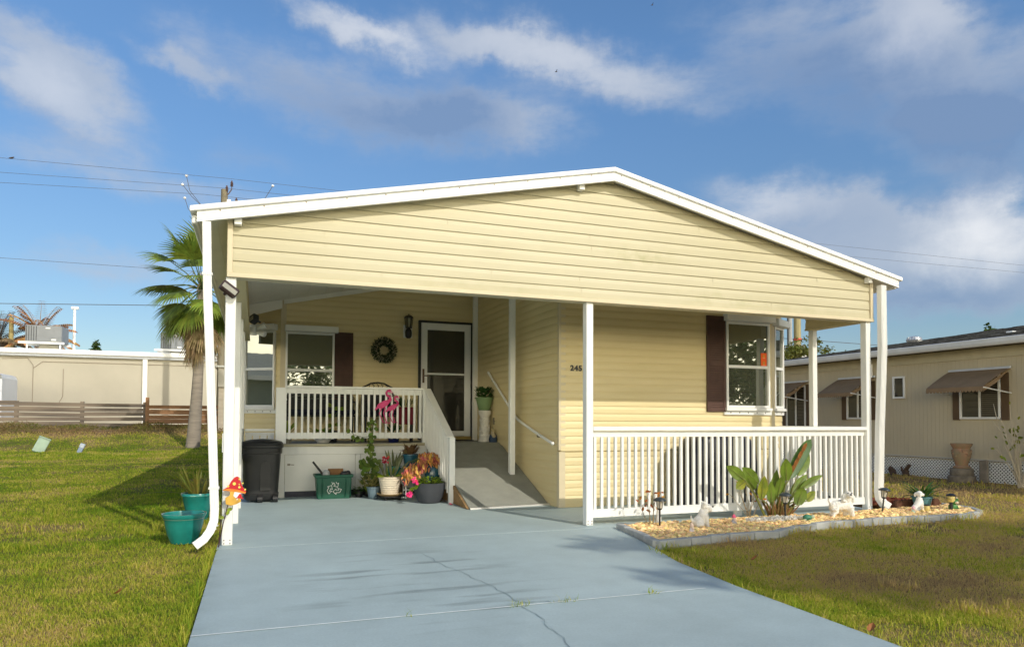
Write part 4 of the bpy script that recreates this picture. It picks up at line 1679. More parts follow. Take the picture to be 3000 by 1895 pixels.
t = potted('potted_plant', 'small dusty blue pot with a variegated plant left of the cream pot', (1.70, 10.70, .008), .075, .105, .175, mat('dusty_blue', (.14, .20, .24), .65, .25, .06, 5))
sprigs(t, 'leaves', M_VARI, 90, .09, .16, .12, .12, .014, .3, (.3, 1.6), seed=8, lean=(-.12, 0), shape='lance')
t = potted('potted_plant', 'climbing heart leaved vine on a stake against the deck skirt', (1.69, 11.08, .0), .07, .10, .16, M_BLACK)
b = MB()
path = [Vector((0, 0, .1)), Vector((-.02, -.02, .4)), Vector((.01, -.03, .7)), Vector((.03, -.06, .95)), Vector((.0, -.09, 1.15)), Vector((-.03, -.10, 1.25))]
b.tube(path, [.01, .009, .008, .006, .005, .003], 6)
b.tube([path[3], Vector((-.12, -.10, .93)), Vector((-.26, -.10, .97)), Vector((-.33, -.10, 1.06))], .004, 5)
b.tube([(.04, .02, .1), (.05, .0, 1.12)], .008, 6)
b.build('vine_stem', M_STEM, t)
b = MB()
r_ = random.Random(21)
for i in range(140):
    tt = r_.random() ** 1.3
    z = .12 + 1.1 * tt
    w = .13 if z < .6 else .06
    p = Vector((r_.uniform(-w, w), r_.uniform(-.10, .02) - .05, z + r_.uniform(-.03, .03)))
    leaf_strip(b, p, (r_.uniform(-1, 1), -.5, r_.uniform(-.9, .2)), (0, -1, .3), r_.uniform(.07, .11) * (1 if z < .65 else .7), .045 * (1 if z < .65 else .6), .3, .12, 4, shape='oval')
for p in ((-.12, -.10, .93), (-.2, -.10, .95), (-.27, -.10, .97), (-.33, -.10, 1.06), (-.16, -.11, .90), (-.24, -.11, .93)):
    leaf_strip(b, p, (r_.uniform(-1, .3), -.3, r_.uniform(-.6, .8)), (0, -1, .2), .09, .03, .3, .12, 4, shape='oval')
b.build('leaves', mat('leaf_vine', (.13, .20, .035), .45, .4, .25, 6, island=.4, trans=.2), t)
t = potted('potted_plant', 'low bushy seedling in a black pot by the deck corner', (1.52, 11.0, 0), .05, .065, .09, M_BLACK)
sprigs(t, 'leaves', M_LEAF, 60, .08, .05, .10, .06, .022, .4, (.1, 1), seed=12)

t = thing('plant_stand', 'white metal plant stand beside the ramp railing', 'plant stand', (2.36, 10.62, 0))
for sx, sy in ((-.20, -.10), (.22, -.10), (-.20, .10), (.22, .10)):
    b = MB()
    b.tube([(sx, sy, 0), (sx, sy, .46)], .010, 8)
    b.build('leg', M_METAL, t)
b = MB()
b.box(-.24, .26, -.13, .13, .46, .475)
b.box(-.22, .24, -.012, .012, .12, .135)
b.build('shelf', M_METAL, t)
t = potted('potted_plant', 'blue bowl pot with brown tipped succulents on the plant stand', (2.26, 10.66, .476), .09, .125, .20, M_BLUE)
sprigs(t, 'leaves', mat('leaf_bronze', (.13, .075, .03), .5, .3, .3, 10, island=.4), 70, .09, .18, .08, .13, .022, .2, (.5, 2.2), seed=13)
t = potted('potted_plant', 'round blue glazed pot overflowing with orange and pink succulents', (2.56, 10.42, .20), .09, .13, .38, M_BLUE,
           prof=[(.07, 0), (.10, .02), (.125, .10), (.13, .18), (.115, .27), (.10, .31), (.115, .34), (.12, .35), (.105, .35), (.10, .30)])
r_ = random.Random(31)
b = MB()
for i in range(420):
    u = r_.random()
    x = -.46 + .66 * u
    zc = .36 + .10 * math.sin(u * 3.0) - (.12 if u < .35 else 0)
    p = Vector((x + r_.uniform(-.04, .04), r_.uniform(-.16, .03), zc + r_.uniform(-.17 if u < .55 else -.10, .06)))
    d = Vector((r_.uniform(-.5, .5), -.5, r_.uniform(-1.3, .15)))
    leaf_strip(b, p, d, (0, -1, .4), r_.uniform(.06, .12), r_.uniform(.010, .018), .8, .25, 3, shape='oval')
b.build('leaves', M_KAL, t)
b = MB()
for i in range(9):
    x = -.42 + i * .07
    b.tube([(0, 0, .34), (x * .6, -.05, .42), (x, -.09, .36)], .006, 5)
b.build('stems', M_STEM, t)
b = MB()
b.box(2.46, 2.66, 10.32, 10.52, 0, .195)
o = b.build('plant_block', mat('block_gray', (.22, .22, .21), .9, .1, bump=.4), None, bevel=.008)
tag(o, 'gray block lifting the round blue glazed pot off the slab', 'block')
t = potted('potted_plant', 'teal pot with spiky snake plant standing behind the cream pot', (2.05, 10.86, .20), .085, .115, .28, M_TEAL)
b = MB()
for k in range(9):
    a = rnd(0, 6.283)
    leaf_strip(b, (.05 * math.cos(a), .05 * math.sin(a), .24), (.35 * math.cos(a), .3 * math.sin(a), 1), (0, -1, 0), rnd(.2, .34), .022, .05, .3, 5)
b.build('leaves', M_SNAKE, t)
b = MB()
b.lathe([(.13, 0), (.13, .19), (.11, .198), (1e-5, .199)], 18)
o = b.build('pot_riser', mat('upturned_pot', (.20, .13, .08), .8), None, smooth=True)
o.location = (2.05, 10.86, 0)
tag(o, 'upturned clay pot under the teal pot behind the cream pot', 'pot')

t = potted('potted_plant', 'large charcoal tub with light green cactus and pink blooms by the ramp', (2.39, 9.95, 0), .14, .235, .29, mat('charcoal_tub', (.055, .06, .07), .65, .25, .08, 6, .15, 60),
           prof=[(.13, 0), (.16, .012), (.20, .09), (.222, .18), (.232, .27), (.238, .29), (.222, .292), (.212, .25)])
sprigs(t, 'leaves', M_LEAFY, 150, .16, .25, .10, .085, .016, .7, (.3, 1.6), seed=15)
b = MB()
r_ = random.Random(5)
for k in range(24):
    u = r_.random()
    p = Vector((-.14 - .17 * u, -.14, .31 - .13 * u + r_.uniform(-.02, .02)))
    leaf_strip(b, p, (-1, r_.uniform(-.5, .2), r_.uniform(-.7, .3)), (0, -.3, 1), .07, .014, .6, .2, 3, shape='oval')
b.build('trailing_leaves', M_LEAFY, t)
for c in ((-.33, -.16, .15), (-.24, -.18, .335)):
    b = MB()
    for k in range(16):
        leaf_strip(b, Vector(c) + Vector((rnd(-.02, .02), rnd(-.02, .02), rnd(-.03, .03))), (rnd(-1, 1), rnd(-1, .2), rnd(-1, .5)), (0, -1, 0), .045, .014, .3, .2, 3, shape='oval')
    b.build('flower', M_FUCH, t)
b = MB()
for k in range(5):
    leaf_strip(b, (rnd(-.02, .02), rnd(-.02, .02), .006), (rnd(-1, 1), rnd(-1, 1), .1), (0, 0, 1), .045, .014, .1, .1, 3, shape='oval')
o = b.build('fallen_petal', M_FUCH)
o.location = (2.60, 9.52, 0)
tag(o, 'fallen pink petals on the slab by the charcoal tub', 'petals')

# covered grill behind the right railing
t = thing('covered_grill', 'barbecue under a shiny dark navy cover behind the white front railing', 'grill', (6.22, 8.32, 0))
b = MB()
prof = [(.60, .02), (.60, .30), (.58, .62), (.545, .82), (.47, .95), (.34, 1.01), (.15, 1.04), (.01, 1.045)]
rings = []
for a, z in prof:
    rings.append(([(x, y) for x, y in sq_ring(a, .30 * min(1, a / .5), 3.2, 48)], z))
loft(b, rings)
b2 = []
for (x, y, z) in b.v:
    w = .022 * noise.noise(Vector((x * 5, y * 5, z * 1.3))) + .012 * math.sin(x * 31 + y * 17 + math.sin(z * 4)) * (1.1 - z)
    d = Vector((x, y, 0)).normalized() if abs(x) + abs(y) > .02 else Vector((0, 0, 0))
    b2.append((x + d.x * w, y + d.y * w, z))
b.v = b2
b.build('cover', mat('navy_cover', (.012, .013, .026), .32, .5, .3, 3, .5, 14), t, smooth=True)
for sx in (-.48, .48):
    b = MB()
    b.tube([(sx, .28, .07), (sx + .05, .28, .07)], .07, 14)
    b.build('wheel', M_BLACK, t)

# ------------------------------------------------------------------ gravel bed with its edging, statues and path lights
BED = [(3.84, 6.91), (3.75, 6.35), (3.63, 5.80), (4.04, 5.86), (4.54, 5.91), (5.17, 5.92), (5.62, 6.15), (6.26, 6.27), (7.23, 6.34), (7.98, 6.27), (8.51, 6.27), (8.95, 6.44), (9.22, 6.78), (9.26, 7.2), (9.22, 7.65), (8.9, 8.05)]
M_BLOCK = mat('edging_gray', (.40, .41, .40), .85, .15, .14, 5, .35, 40)


def inside(x, y, poly):
    c = False
    n = len(poly)
    for i in range(n):
        x1, y1 = poly[i]
        x2, y2 = poly[(i + 1) % n]
        if (y1 > y) != (y2 > y) and x < (x2 - x1) * (y - y1) / (y2 - y1) + x1:
            c = not c
    return c


def build_bed():
    i = 0
    for (a, c) in zip(BED, BED[1:]):
        A, B = Vector((*a, 0)), Vector((*c, 0))
        L = (B - A).length
        n = max(1, round(L / .30))
        ang = math.atan2(B.y - A.y, B.x - A.x)
        for k in range(n):
            m = A + (B - A) * ((k + .5) / n)
            q = MB()
            h = L / n / 2 - .004
            dz = rnd(-.008, .006)
            q.prism([(-h, -.04), (h, -.04), (h, .03), (h - .004, .04), (-h + .004, .04), (-h, .03)], -.06, .050 + dz, 'z')
            o = q.build('edging_block', M_BLOCK, None, bevel=.008)
            o.location = (m.x, m.y, 0)
            o.rotation_euler = (rnd(-.03, .03), rnd(-.015, .015), ang + rnd(-.025, .025))
            left = a[0] < 3.86 and c[0] < 3.86
            tag(o, ('gray edging block bordering the gravel bed along the driveway side' if left else
                    'gray concrete edging block along the lawn side of the gravel bed' if A.y < 6.5 else 'gray edging block closing the right end of the gravel bed'),
                'edging block', 'edging blocks around the gravel bed')
            i += 1
    # bed soil under the stones
    poly = BED + [(8.4, 8.0), (8.0, 7.4), (8.0, 6.98), (3.9, 6.97)]
    q = MB()
    q.prism(poly, -.1, .006, 'z')
    tag(q.build('bed_soil', mat('bed_dirt', (.16, .10, .045), .95, .05, .3, 12)), 'sandy soil under the gravel bed', 'soil', kind='structure')
    # stones
    ico = []
    f5 = (1 + 5 ** .5) / 2
    base = [(-1, f5, 0), (1, f5, 0), (-1, -f5, 0), (1, -f5, 0), (0, -1, f5), (0, 1, f5), (0, -1, -f5), (0, 1, -f5), (f5, 0, -1), (f5, 0, 1), (-f5, 0, -1), (-f5, 0, 1)]
    bf = np.array([(0, 11, 5), (0, 5, 1), (0, 1, 7), (0, 7, 10), (0, 10, 11), (1, 5, 9), (5, 11, 4), (11, 10, 2), (10, 7, 6), (7, 1, 8), (3, 9, 4), (3, 4, 2), (3, 2, 6), (3, 6, 8), (3, 8, 9), (4, 9, 5), (2, 4, 11), (6, 2, 10), (8, 6, 7), (9, 8, 1)])
    bv = np.array(base) / 1.9021

    def stones(name, mtl, region, n, rmin, rmax, label, flat=.6, zoff=.012):
        xs, ys = [p[0] for p in region], [p[1] for p in region]
        V, F = [], []
        cnt = 0
        while cnt < n:
            x, y = rng.uniform(min(xs), max(xs)), rng.uniform(min(ys), max(ys))
            if not inside(x, y, region):
                continue
            r_ = rng.uniform(rmin, rmax)
            s = np.array([r_ * rng.uniform(.7, 1.3), r_ * rng.uniform(.7, 1.3), r_ * flat * rng.uniform(.7, 1.2)])
            v = bv * (1 + rng.uniform(-.22, .22, (12, 1))) * s
            e = Euler((rng.uniform(-.6, .6), rng.uniform(-.6, .6), rng.uniform(0, 6.28))).to_matrix()
            v = v @ np.array(e).T + np.array([x, y, zoff + rng.uniform(0, .028)])
            F.append(bf + 12 * cnt)
            V.append(v)
            cnt += 1
        q = MB()
        q.v = [tuple(p) for p in np.concatenate(V)]
        q.f = [list(map(int, f)) for f in np.concatenate(F)]
        q.mi = [0] * len(q.f)
        o = q.build(name, mtl)
        return tag(o, label, 'gravel', kind='stuff')
    inner = [(3.89, 6.93), (3.80, 6.35), (3.69, 5.86), (4.04, 5.92), (4.54, 5.97), (5.17, 5.98), (5.62, 6.21), (6.26, 6.33), (7.23, 6.40), (7.98, 6.33), (8.49, 6.33), (8.91, 6.48), (9.16, 6.80), (9.18, 7.1), (8.3, 7.05), (8.0, 7.0), (7.0, 6.93), (3.9, 6.93)]
    mg = mat('river_gravel', (.92, .69, .34), .6, .3, .10, 30, col2=(.74, .47, .18), island=.42)
    stones('gravel', mg, inner, 7500, .014, .034, 'golden tan river gravel filling the flower bed')
    sp = [(5.75 + .42 * math.cos(a * .6283), 6.62 + .13 * math.sin(a * .6283)) for a in range(10)]
    stones('pale_gravel', mat('pale_gravel', (.66, .62, .54), .7, .2, .1, 9, island=.25), sp, 500, .008, .018, 'small white pebbles spread around the broad leaved plant', zoff=.045)
    mul = [(8.1, 7.1), (8.3, 7.08), (9.15, 7.14), (9.2, 7.4), (9.15, 7.65), (8.9, 7.98), (8.3, 7.95), (8.06, 7.5)]
    mm = mat('red_mulch', (.20, .065, .035), .9, .1, .3, 9, island=.45)
    stones('mulch', mm, mul, 1500, .015, .04, 'red brown bark mulch at the right end of the bed', flat=.4, zoff=.03)
    mb_ = mat('scallop_brown', (.11, .055, .035), .85, .1, .2, 8, .3, 30)
    for k in range(6):
        x = 8.22 + k * .135
        q = MB()
        q.prism([(-.062, 0), (.062, 0), (.066, .10), (.045, .14), (-.045, .14), (-.066, .10)], -.03, .03)
        o = q.build('log_edging', mb_, None, bevel=.012)
        o.location = (x, 7.06 + .02 * math.sin(k), 0)
        o.rotation_euler = (0, 0, rnd(-.12, .12))
        tag(o, 'brown wood look edging piece in front of the red mulch', 'edging piece', 'brown edging pieces by the mulch')


build_bed()


def remesh(q, name, mtl, parent, vox=.006, sm=6, disp=0.0, dsc=.02):
    o = q.build(name, mtl, parent)
    m = o.modifiers.new('r', 'REMESH')
    m.mode = 'VOXEL'
    m.voxel_size = vox
    m.use_smooth_shade = True
    s = o.modifiers.new('s', 'SMOOTH')
    s.factor = .5
    s.iterations = sm
    if disp:
        tx = bpy.data.textures.new(name + '_tex', 'CLOUDS')
        tx.noise_scale = dsc
        d = o.modifiers.new('d', 'DISPLACE')
        d.texture = tx
        d.strength = disp
        d.mid_level = .5
    return o


M_STAT = mat('statue_white', (.72, .70, .65), .7, .25, .10, 10, .3, 70, col2=(.52, .48, .40), lo=.5, hi=.8)


def solar_light(loc, label, tilt=0):
    t_ = thing('path_light', label, 'path light', loc, group='solar path lights in the gravel bed')
    t_.rotation_euler = (0, tilt, rnd(0, 1))
    q = MB()
    q.tube([(0, 0, -.02), (0, 0, .205)], .0105, 10)
    q.lathe([(.012, .20), (.026, .212), (.028, .222), (.0, .224)], 12)
    q.build('stake', M_BLACK, t_, smooth=True)
    q = MB()
    q.lathe([(.025, .224), (.036, .305)], 14)
    q.build('lens', mat('clear_lens', (.50, .46, .38), .15, .6, .15, 9), t_, smooth=True)
    q = MB()
    for k in range(4):
        a = k * math.pi / 2 + .5
        q.tube([(.027 * math.cos(a), .027 * math.sin(a), .222), (.040 * math.cos(a), .040 * math.sin(a), .308)], .0035, 5)
    q.lathe([(.068, .302), (.073, .308), (.070, .318), (.045, .336), (.02, .345), (1e-5, .346)], 20)
    q.build('cap', mat('light_cap', (.035, .045, .05), .35, .5), t_, smooth=True)
    return t_


solar_light((4.23, 6.69, .01), 'black solar path light beside the twiggy bush at the left end of the bed')
solar_light((5.95, 6.66, .01), 'black solar path light in front of the broad leaved plant')
solar_light((7.60, 6.76, .01), 'black solar path light leaning near the right downspout', R(9))
M_JAR = mat('frosted_yellow', (.62, .50, .18), .35, .4, .1, 9)
t = thing('path_light', 'short path light with a yellow jar at the right end of the bed', 'path light', (8.63, 6.60, .01))
b = MB()
b.tube([(0, 0, -.01), (0, 0, .14)], .021, 12)
b.build('stake', M_BLACK, t)
b = MB()
b.lathe([(.028, .138), (.045, .16), (.046, .215), (.04, .225)], 16)
b.build('lens', M_JAR, t, smooth=True)
b = MB()
b.lathe([(.055, .218), (.058, .228), (.035, .247), (1e-5, .252)], 16)
b.build('cap', M_BLACK, t, smooth=True)
t = thing('path_light', 'tiny yellow jar light in front of the puppy statue', 'path light', (8.19, 6.60, .02))
b = MB()
b.lathe([(.012, -.02), (.012, .03), (.028, .035), (.034, .06), (.034, .095), (.03, .10)], 14)
b.build('lens', M_JAR, t, smooth=True)
b = MB()
b.lathe([(.036, .098), (.036, .112), (1e-5, .116)], 14)
b.build('cap', M_BLACK, t, smooth=True)


def eyes_nose(parent, head, r, fwd, nose_out, s=1.0):
    q = MB()
    f = Vector(fwd).normalized()
    side = f.cross(Vector((0, 0, 1))).normalized()
    h = Vector(head)
    for sg in (-1, 1):
        q.ball(h + side * sg * r * .45 + f * r * .78 + Vector((0, 0, r * .30)), r * .15, 8)
    q.ball(h + f * nose_out + Vector((0, 0, -r * .05)), r * .25, 8)
    q.build('eyes_and_nose', M_BLACK, parent)


# sitting terrier, seen from its right side, looking right
t = thing('dog_statue', 'white sitting terrier statue at the left of the gravel bed', 'dog statue', (4.66, 6.50, .02), R(-18))
t.scale = (1.12, 1.12, 1.25)
b = MB()
b.ball((-.035, 0, .055), (.06, .052, .058))
b.ball((.0, 0, .10), (.048, .044, .075))
b.ball((.02, 0, .145), (.036, .034, .05))
for sg in (-1, 1):
    b.tube([(.035, sg * .022, .12), (.042, sg * .024, .06), (.045, sg * .024, .008)], [.019, .016, .017], 10)
    b.ball((.055, sg * .024, .008), (.022, .015, .010))
    b.ball((-.035, sg * .042, .035), (.042, .02, .035))
    b.ball((-.005, sg * .05, .010), (.03, .014, .011))
    b.tube([(.014, sg * .026, .208), (.008, sg * .030, .226), (.004, sg * .032, .240)], [.018, .013, .004], 8)
b.tube([(-.09, 0, .05), (-.112, 0, .08), (-.115, 0, .11)], [.014, .011, .006], 8)
b.ball((.022, 0, .19), (.038, .036, .036))
b.tube([(.04, 0, .183), (.085, 0, .172)], [.026, .022], 10)
b.ball((.075, 0, .160), (.024, .022, .022))
remesh(b, 'dog', M_STAT, t, .005, 3, .008, .012)
eyes_nose(t, (.022, 0, .19), .036, (1, 0, 0), .082)

# standing spaniel, big, facing the viewer's right, head lifted to the left
t = thing('dog_statue', 'large white standing spaniel statue with a lifted head and dark paw', 'dog statue', (6.78, 6.62, .02), R(-12))
b = MB()
b.tube([(-.10, 0, .15), (-.03, 0, .155), (.05, 0, .165)], [.062, .066, .07], 14)
b.ball((-.11, 0, .14), (.055, .055, .065))
b.ball((.07, -.01, .16), (.065, .062, .085))
b.tube([(.06, -.01, .20), (.055, -.03, .25), (.05, -.045, .28)], [.055, .046, .04], 12)
b.ball((.045, -.06, .292), (.047, .047, .045))
b.tube([(.04, -.09, .285), (.03, -.125, .292)], [.032, .024], 10)
for sg in (-1, 1):
    b.tube([(.045 + sg * .045, -.05, .30), (.055 + sg * .062, -.05, .25), (.06 + sg * .066, -.055, .20)], [.018, .028, .030], 10)
for x, y in ((.10, -.045), (.075, .04)):
    b.tube([(x - .01, y, .14), (x + .005, y, .07), (x + .012, y, .015)], [.040, .032, .034], 10)
    b.ball((x + .02, y - .01, .012), (.036, .026, .014))
for x, y in ((-.13, -.04), (-.11, .04)):
    b.tube([(x + .01, y, .12), (x + .03, y, .075), (x - .012, y, .045), (x - .005, y, .012)], [.046, .034, .024, .024], 10)
    b.ball((x + .01, y, .010), (.03, .022, .013))
b.tube([(-.15, 0, .18), (-.175, 0, .22), (-.165, 0, .25)], [.016, .013, .010], 8)
remesh(b, 'dog', M_STAT, t, .006, 3, .012, .016)
b = MB()
b.ball((.028, -.146, .298), (.014, .011, .012), 8)
for sg in (-1, 1):
    b.ball((.045 + sg * .024, -.10, .312), .008, 8)
b.ball((-.128, -.045, .016), (.036, .028, .017), 8)
b.ball((-.163, -.002, .258), (.013, .013, .018), 8)
b.build('black_patches', M_BLACK, t, smooth=True)

# sitting puppy at the right
t = thing('dog_statue', 'white sitting puppy statue looking right beside the teal pot', 'dog statue', (8.19, 6.72, .02), R(-8))
b = MB()
b.ball((-.04, 0, .05), (.058, .05, .055))
b.tube([(-.025, 0, .07), (.01, 0, .13), (.018, 0, .19)], [.05, .046, .034], 12)
for sg in (-1, 1):
    b.tube([(.03, sg * .022, .15), (.042, sg * .024, .07), (.048, sg * .024, .01)], [.02, .015, .014], 10)
    b.ball((.06, sg * .024, .009), (.024, .015, .010))
    b.ball((-.03, sg * .042, .03), (.042, .02, .03))
    b.tube([(.0, sg * .036, .255), (-.012, sg * .044, .225), (-.012, sg * .044, .195)], [.012, .017, .012], 8)
b.ball((.015, 0, .238), (.042, .04, .04))
b.tube([(.045, 0, .228), (.082, 0, .222)], [.024, .019], 10)
remesh(b, 'dog', mat('statue_pale', (.78, .77, .73), .6, .3, .05, 10), t, .005, 4)
eyes_nose(t, (.015, 0, .238), .038, (1, 0, 0), .082)


def gnome(loc, h, coat, hat, label, rz=0):
    t_ = thing('garden_gnome', label, 'gnome', loc, rz)
    q = MB()
    q.lathe([(h * .24, 0), (h * .26, h * .12), (h * .2, h * .4), (h * .13, h * .5)], 12)
    q.build('body', coat, t_, smooth=True)
    q = MB()
    q.ball((0, 0, h * .58), h * .16, 10)
    q.ball((0, -h * .15, h * .57), h * .05, 6)
    q.tube([(0, -h * .1, h * .54), (0, -h * .2, h * .38), (0, -h * .2, h * .25)], [h * .13, h * .11, h * .03], 8)
    q.build('face', mat('gnome_face', (.62, .50, .42), .7), t_, smooth=True)
    q = MB()
    q.lathe([(h * .22, h * .64), (h * .2, h * .72), (h * .12, h * .88), (1e-5, h)], 12)
    q.build('hat', hat, t_, smooth=True)
    return t_


M_PK = mat('gnome_pink', (.62, .10, .18), .6, .3, .2, 14)
M_GR = mat('gnome_gray', (.36, .36, .40), .7, .2, .2, 14)
gnome((4.31, 6.20, .03), .11, mat('gnome_white', (.62, .58, .60), .7), mat('gnome_tan', (.66, .50, .40), .7), 'tiny pale gnome near the block edging left of the terrier statue')
gnome((5.12, 6.55, .03), .12, M_GR, M_PK, 'small gnome with a pink hat between the terrier and the leafy plant')
gnome((7.93, 6.58, .03), .10, mat('gnome_mint', (.42, .58, .50), .7), mat('gnome_rose', (.72, .42, .46), .7), 'tiny gnome with a pale pink hat left of the puppy statue')
t = thing('turtle_figurine', 'small green and white turtle figurine on the gravel', 'figurine', (6.13, 6.50, .035), R(-20))
b = MB()
b.ball((0, 0, .035), (.055, .045, .035))
b.build('shell', mat('turtle_green', (.05, .20, .12), .4, .5, .5, 22), t, smooth=True)
b = MB()
b.ball((.065, 0, .045), .022)
for x, y in ((.035, .04), (.035, -.04), (-.04, .035), (-.04, -.035)):
    b.ball((x, y, .012), (.02, .014, .012))
b.build('head_and_feet', mat('turtle_pale', (.45, .52, .38), .5), t, smooth=True)
t = thing('frog_figurine', 'green frog figurine behind the yellow jar path light', 'figurine', (8.74, 6.66, .02), R(-30))
b = MB()
b.ball((0, 0, .05), (.05, .045, .055))
b.ball((.02, -.01, .12), (.045, .042, .036))
for sg in (-1, 1):
    b.ball((.02 + sg * .024, -.025, .152), .016)
    b.tube([(sg * .04, 0, .07), (sg * .055, -.03, .03), (sg * .03, -.05, .01)], [.016, .013, .012], 8)
b.build('body', mat('frog_green', (.06, .20, .05), .45, .4, .2, 14), t, smooth=True)
b = MB()
b.ball((.03, -.035, .115), (.03, .02, .02))
b.ball((.045, .0, .17), .014)
b.build('pale_belly', mat('frog_cream', (.58, .48, .36), .6), t, smooth=True)


def broad_plant():
    t_ = thing('broad_leaf_plant', 'bird of paradise plant with large upright leaves in the gravel bed', 'plant', (0, 0, 0))
    L = [(5.541, 6.87, 0.488, 5.23, 6.82, 0.677, 0.05, 0), (5.858, 7.02, 0.433, 5.589, 6.99, 0.642, 0.052, 0), (5.504, 6.83, 0.481, 5.399, 6.866, 0.395, 0.04, 1), (5.745, 6.95, 0.369, 5.628, 6.96, 0.544, 0.045, 0),
         (5.758, 6.85, 0.256, 5.768, 6.801, 0.547, 0.046, 1), (6.074, 7.0, 0.209, 6.116, 6.99, 0.601, 0.055, 0), (5.938, 6.88, 0.2, 5.908, 6.86, 0.47, 0.05, 0), (6.078, 6.93, 0.28, 6.129, 6.90, 0.534, 0.048, 0),
         (6.296, 6.98, 0.472, 6.672, 7.0, 0.984, 0.078, 2), (6.186, 6.90, 0.47, 6.137, 6.854, 0.747, 0.055, 0), (6.454, 7.0, 0.525, 6.664, 7.02, 0.788, 0.058, 0), (6.309, 6.97, 0.25, 6.582, 6.98, 0.537, 0.042, 0),
         (6.428, 6.92, 0.358, 6.777, 6.92, 0.526, 0.034, 0), (6.257, 6.8, 0.168, 6.339, 6.78, 0.388, 0.075, 0), (6.483, 6.88, 0.209, 6.636, 6.90, 0.325, 0.038, 1), (6.446, 6.98, 0.218, 6.55, 7.0, 0.344, 0.035, 0)]
    cols = [mat('paradise_leaf', (.12, .205, .025), .38, .45, .25, 7, island=.3, trans=.25), mat('paradise_yellow', (.28, .28, .03), .45, .4, .25, 7, col2=(.16, .22, .03), trans=.3),
            mat('paradise_brown', (.05, .12, .02), .4, .4, .2, 4, trans=.2)]
    for i, (x, y, z, tx, ty, tz, w, k) in enumerate(L):
        p, q_ = Vector((x, y, z)), Vector((tx, ty, tz))
        d = q_ - p
        ln = d.length
        base = Vector((6.05 + .09 * math.sin(i * 2.1) + (x - 6.05) * .18, 6.95 + .05 * math.cos(i * 1.7), .0))
        mid = base.lerp(p, .55) + Vector((0, 0, .05))
        nrm = Vector((rnd(-.3, .3) - .1, -1, .25))
        b_ = MB()
        leaf_strip(b_, p, d.normalized() + Vector((0, 0, .10)), nrm, ln, w * (1.05 if w > .07 else 1.5), .2, .22, 9, shape='oval' if w > .07 else 'lance')
        lf = b_.build('leaf', cols[k], t_, smooth=True)
        s_ = MB()
        s_.tube([base, mid, p], [.012, .010, .006], 7)
        s_.tube([p, p + d * .5, p + d * .85], [.006, .004, .002], 5)
        s_.build('midrib', mat('petiole', (.16, .17, .04), .5, .3, .2, 9), lf)
        if k == 2:
            e_ = MB()
            for (u, v_) in ((.10, .30), (.25, .42), (.42, .55), (.6, .7)):
                leaf_strip(e_, p + d * u + Vector((-.035, -.03, .03)), d + Vector((-.06, -.02, .05)), nrm, ln * .24, .022, .2, .5, 4, shape='oval')
            e_.build('withered_edge', mat('leaf_scorched', (.24, .10, .03), .8, .1, .3, 14), lf)
    b_ = MB()
    for k in range(46):
        a = rnd(0, 6.283)
        c = Vector((6.1 + rnd(-.12, .14), 6.94 + rnd(-.07, .07), 0))
        leaf_strip(b_, c, (rnd(-.5, .5), rnd(-.4, .1), 1), (0, -1, 0), rnd(.14, .32), rnd(.010, .018), rnd(.0, .5), .2, 4)
    b_.build('dry_sheaths', mat('dry_sheath', (.20, .12, .05), .85, .1, .3, 9, island=.45), t_)


broad_plant()


def twig_bush(name, label, loc, n, h, spread, seed, leaves=6, mt=None, leafm=None, lw=.012, ll=.05, rad=.006):
    r_ = random.Random(seed)
    t_ = thing(name, label, 'bush', loc)
    q, lq = MB(), MB()
    for i in range(n):
        a = r_.uniform(0, 6.283)
        d = Vector((math.cos(a) * spread * r_.uniform(.4, 1.2), math.sin(a) * spread * .6, 1)).normalized()
        p = Vector((r_.uniform(-.03, .03), r_.uniform(-.03, .03), -.01))
        pts = [p.copy()]
        hh = h * r_.uniform(.6, 1.05)
        for k in range(5):
            d = (d + Vector((r_.uniform(-.18, .18), r_.uniform(-.15, .15), r_.uniform(0, .18)))).normalized()
            p = p + d * hh / 5
            pts.append(p.copy())
            if k > 1 and r_.random() < .6:
                e = (d + Vector((r_.uniform(-.8, .8), r_.uniform(-.6, .6), .2))).normalized()
                q.tube([p, p + e * hh * .12, p + e * hh * .22 + Vector((0, 0, .01))], [rad * .5, rad * .4, rad * .2], 5)
                if r_.random() < .5:
                    leaf_strip(lq, p + e * hh * .22, e + Vector((0, 0, -.4)), (0, -1, .5), ll, lw, .5, .3, 3, shape='oval')
        q.tube(pts, [rad * (1 - .75 * k / 5) for k in range(6)], 6)
    for i in range(leaves):
        p = Vector((r_.uniform(-1, 1) * h * spread * .8, r_.uniform(-.05, .05), h * r_.uniform(.45, .95)))
        leaf_strip(lq, p, (r_.uniform(-1, 1), -.3, r_.uniform(-.8, .5)), (0, -1, .4), ll * 1.2, lw * 1.2, .5, .3, 3, shape='oval')
    q.build('twigs', mt or M_TWIG, t_)
    lq.build('leaves', leafm or mat('leaf_rust', (.36, .14, .03), .7, .2, .3, 14, island=.4, trans=.2), t_)
    return t_


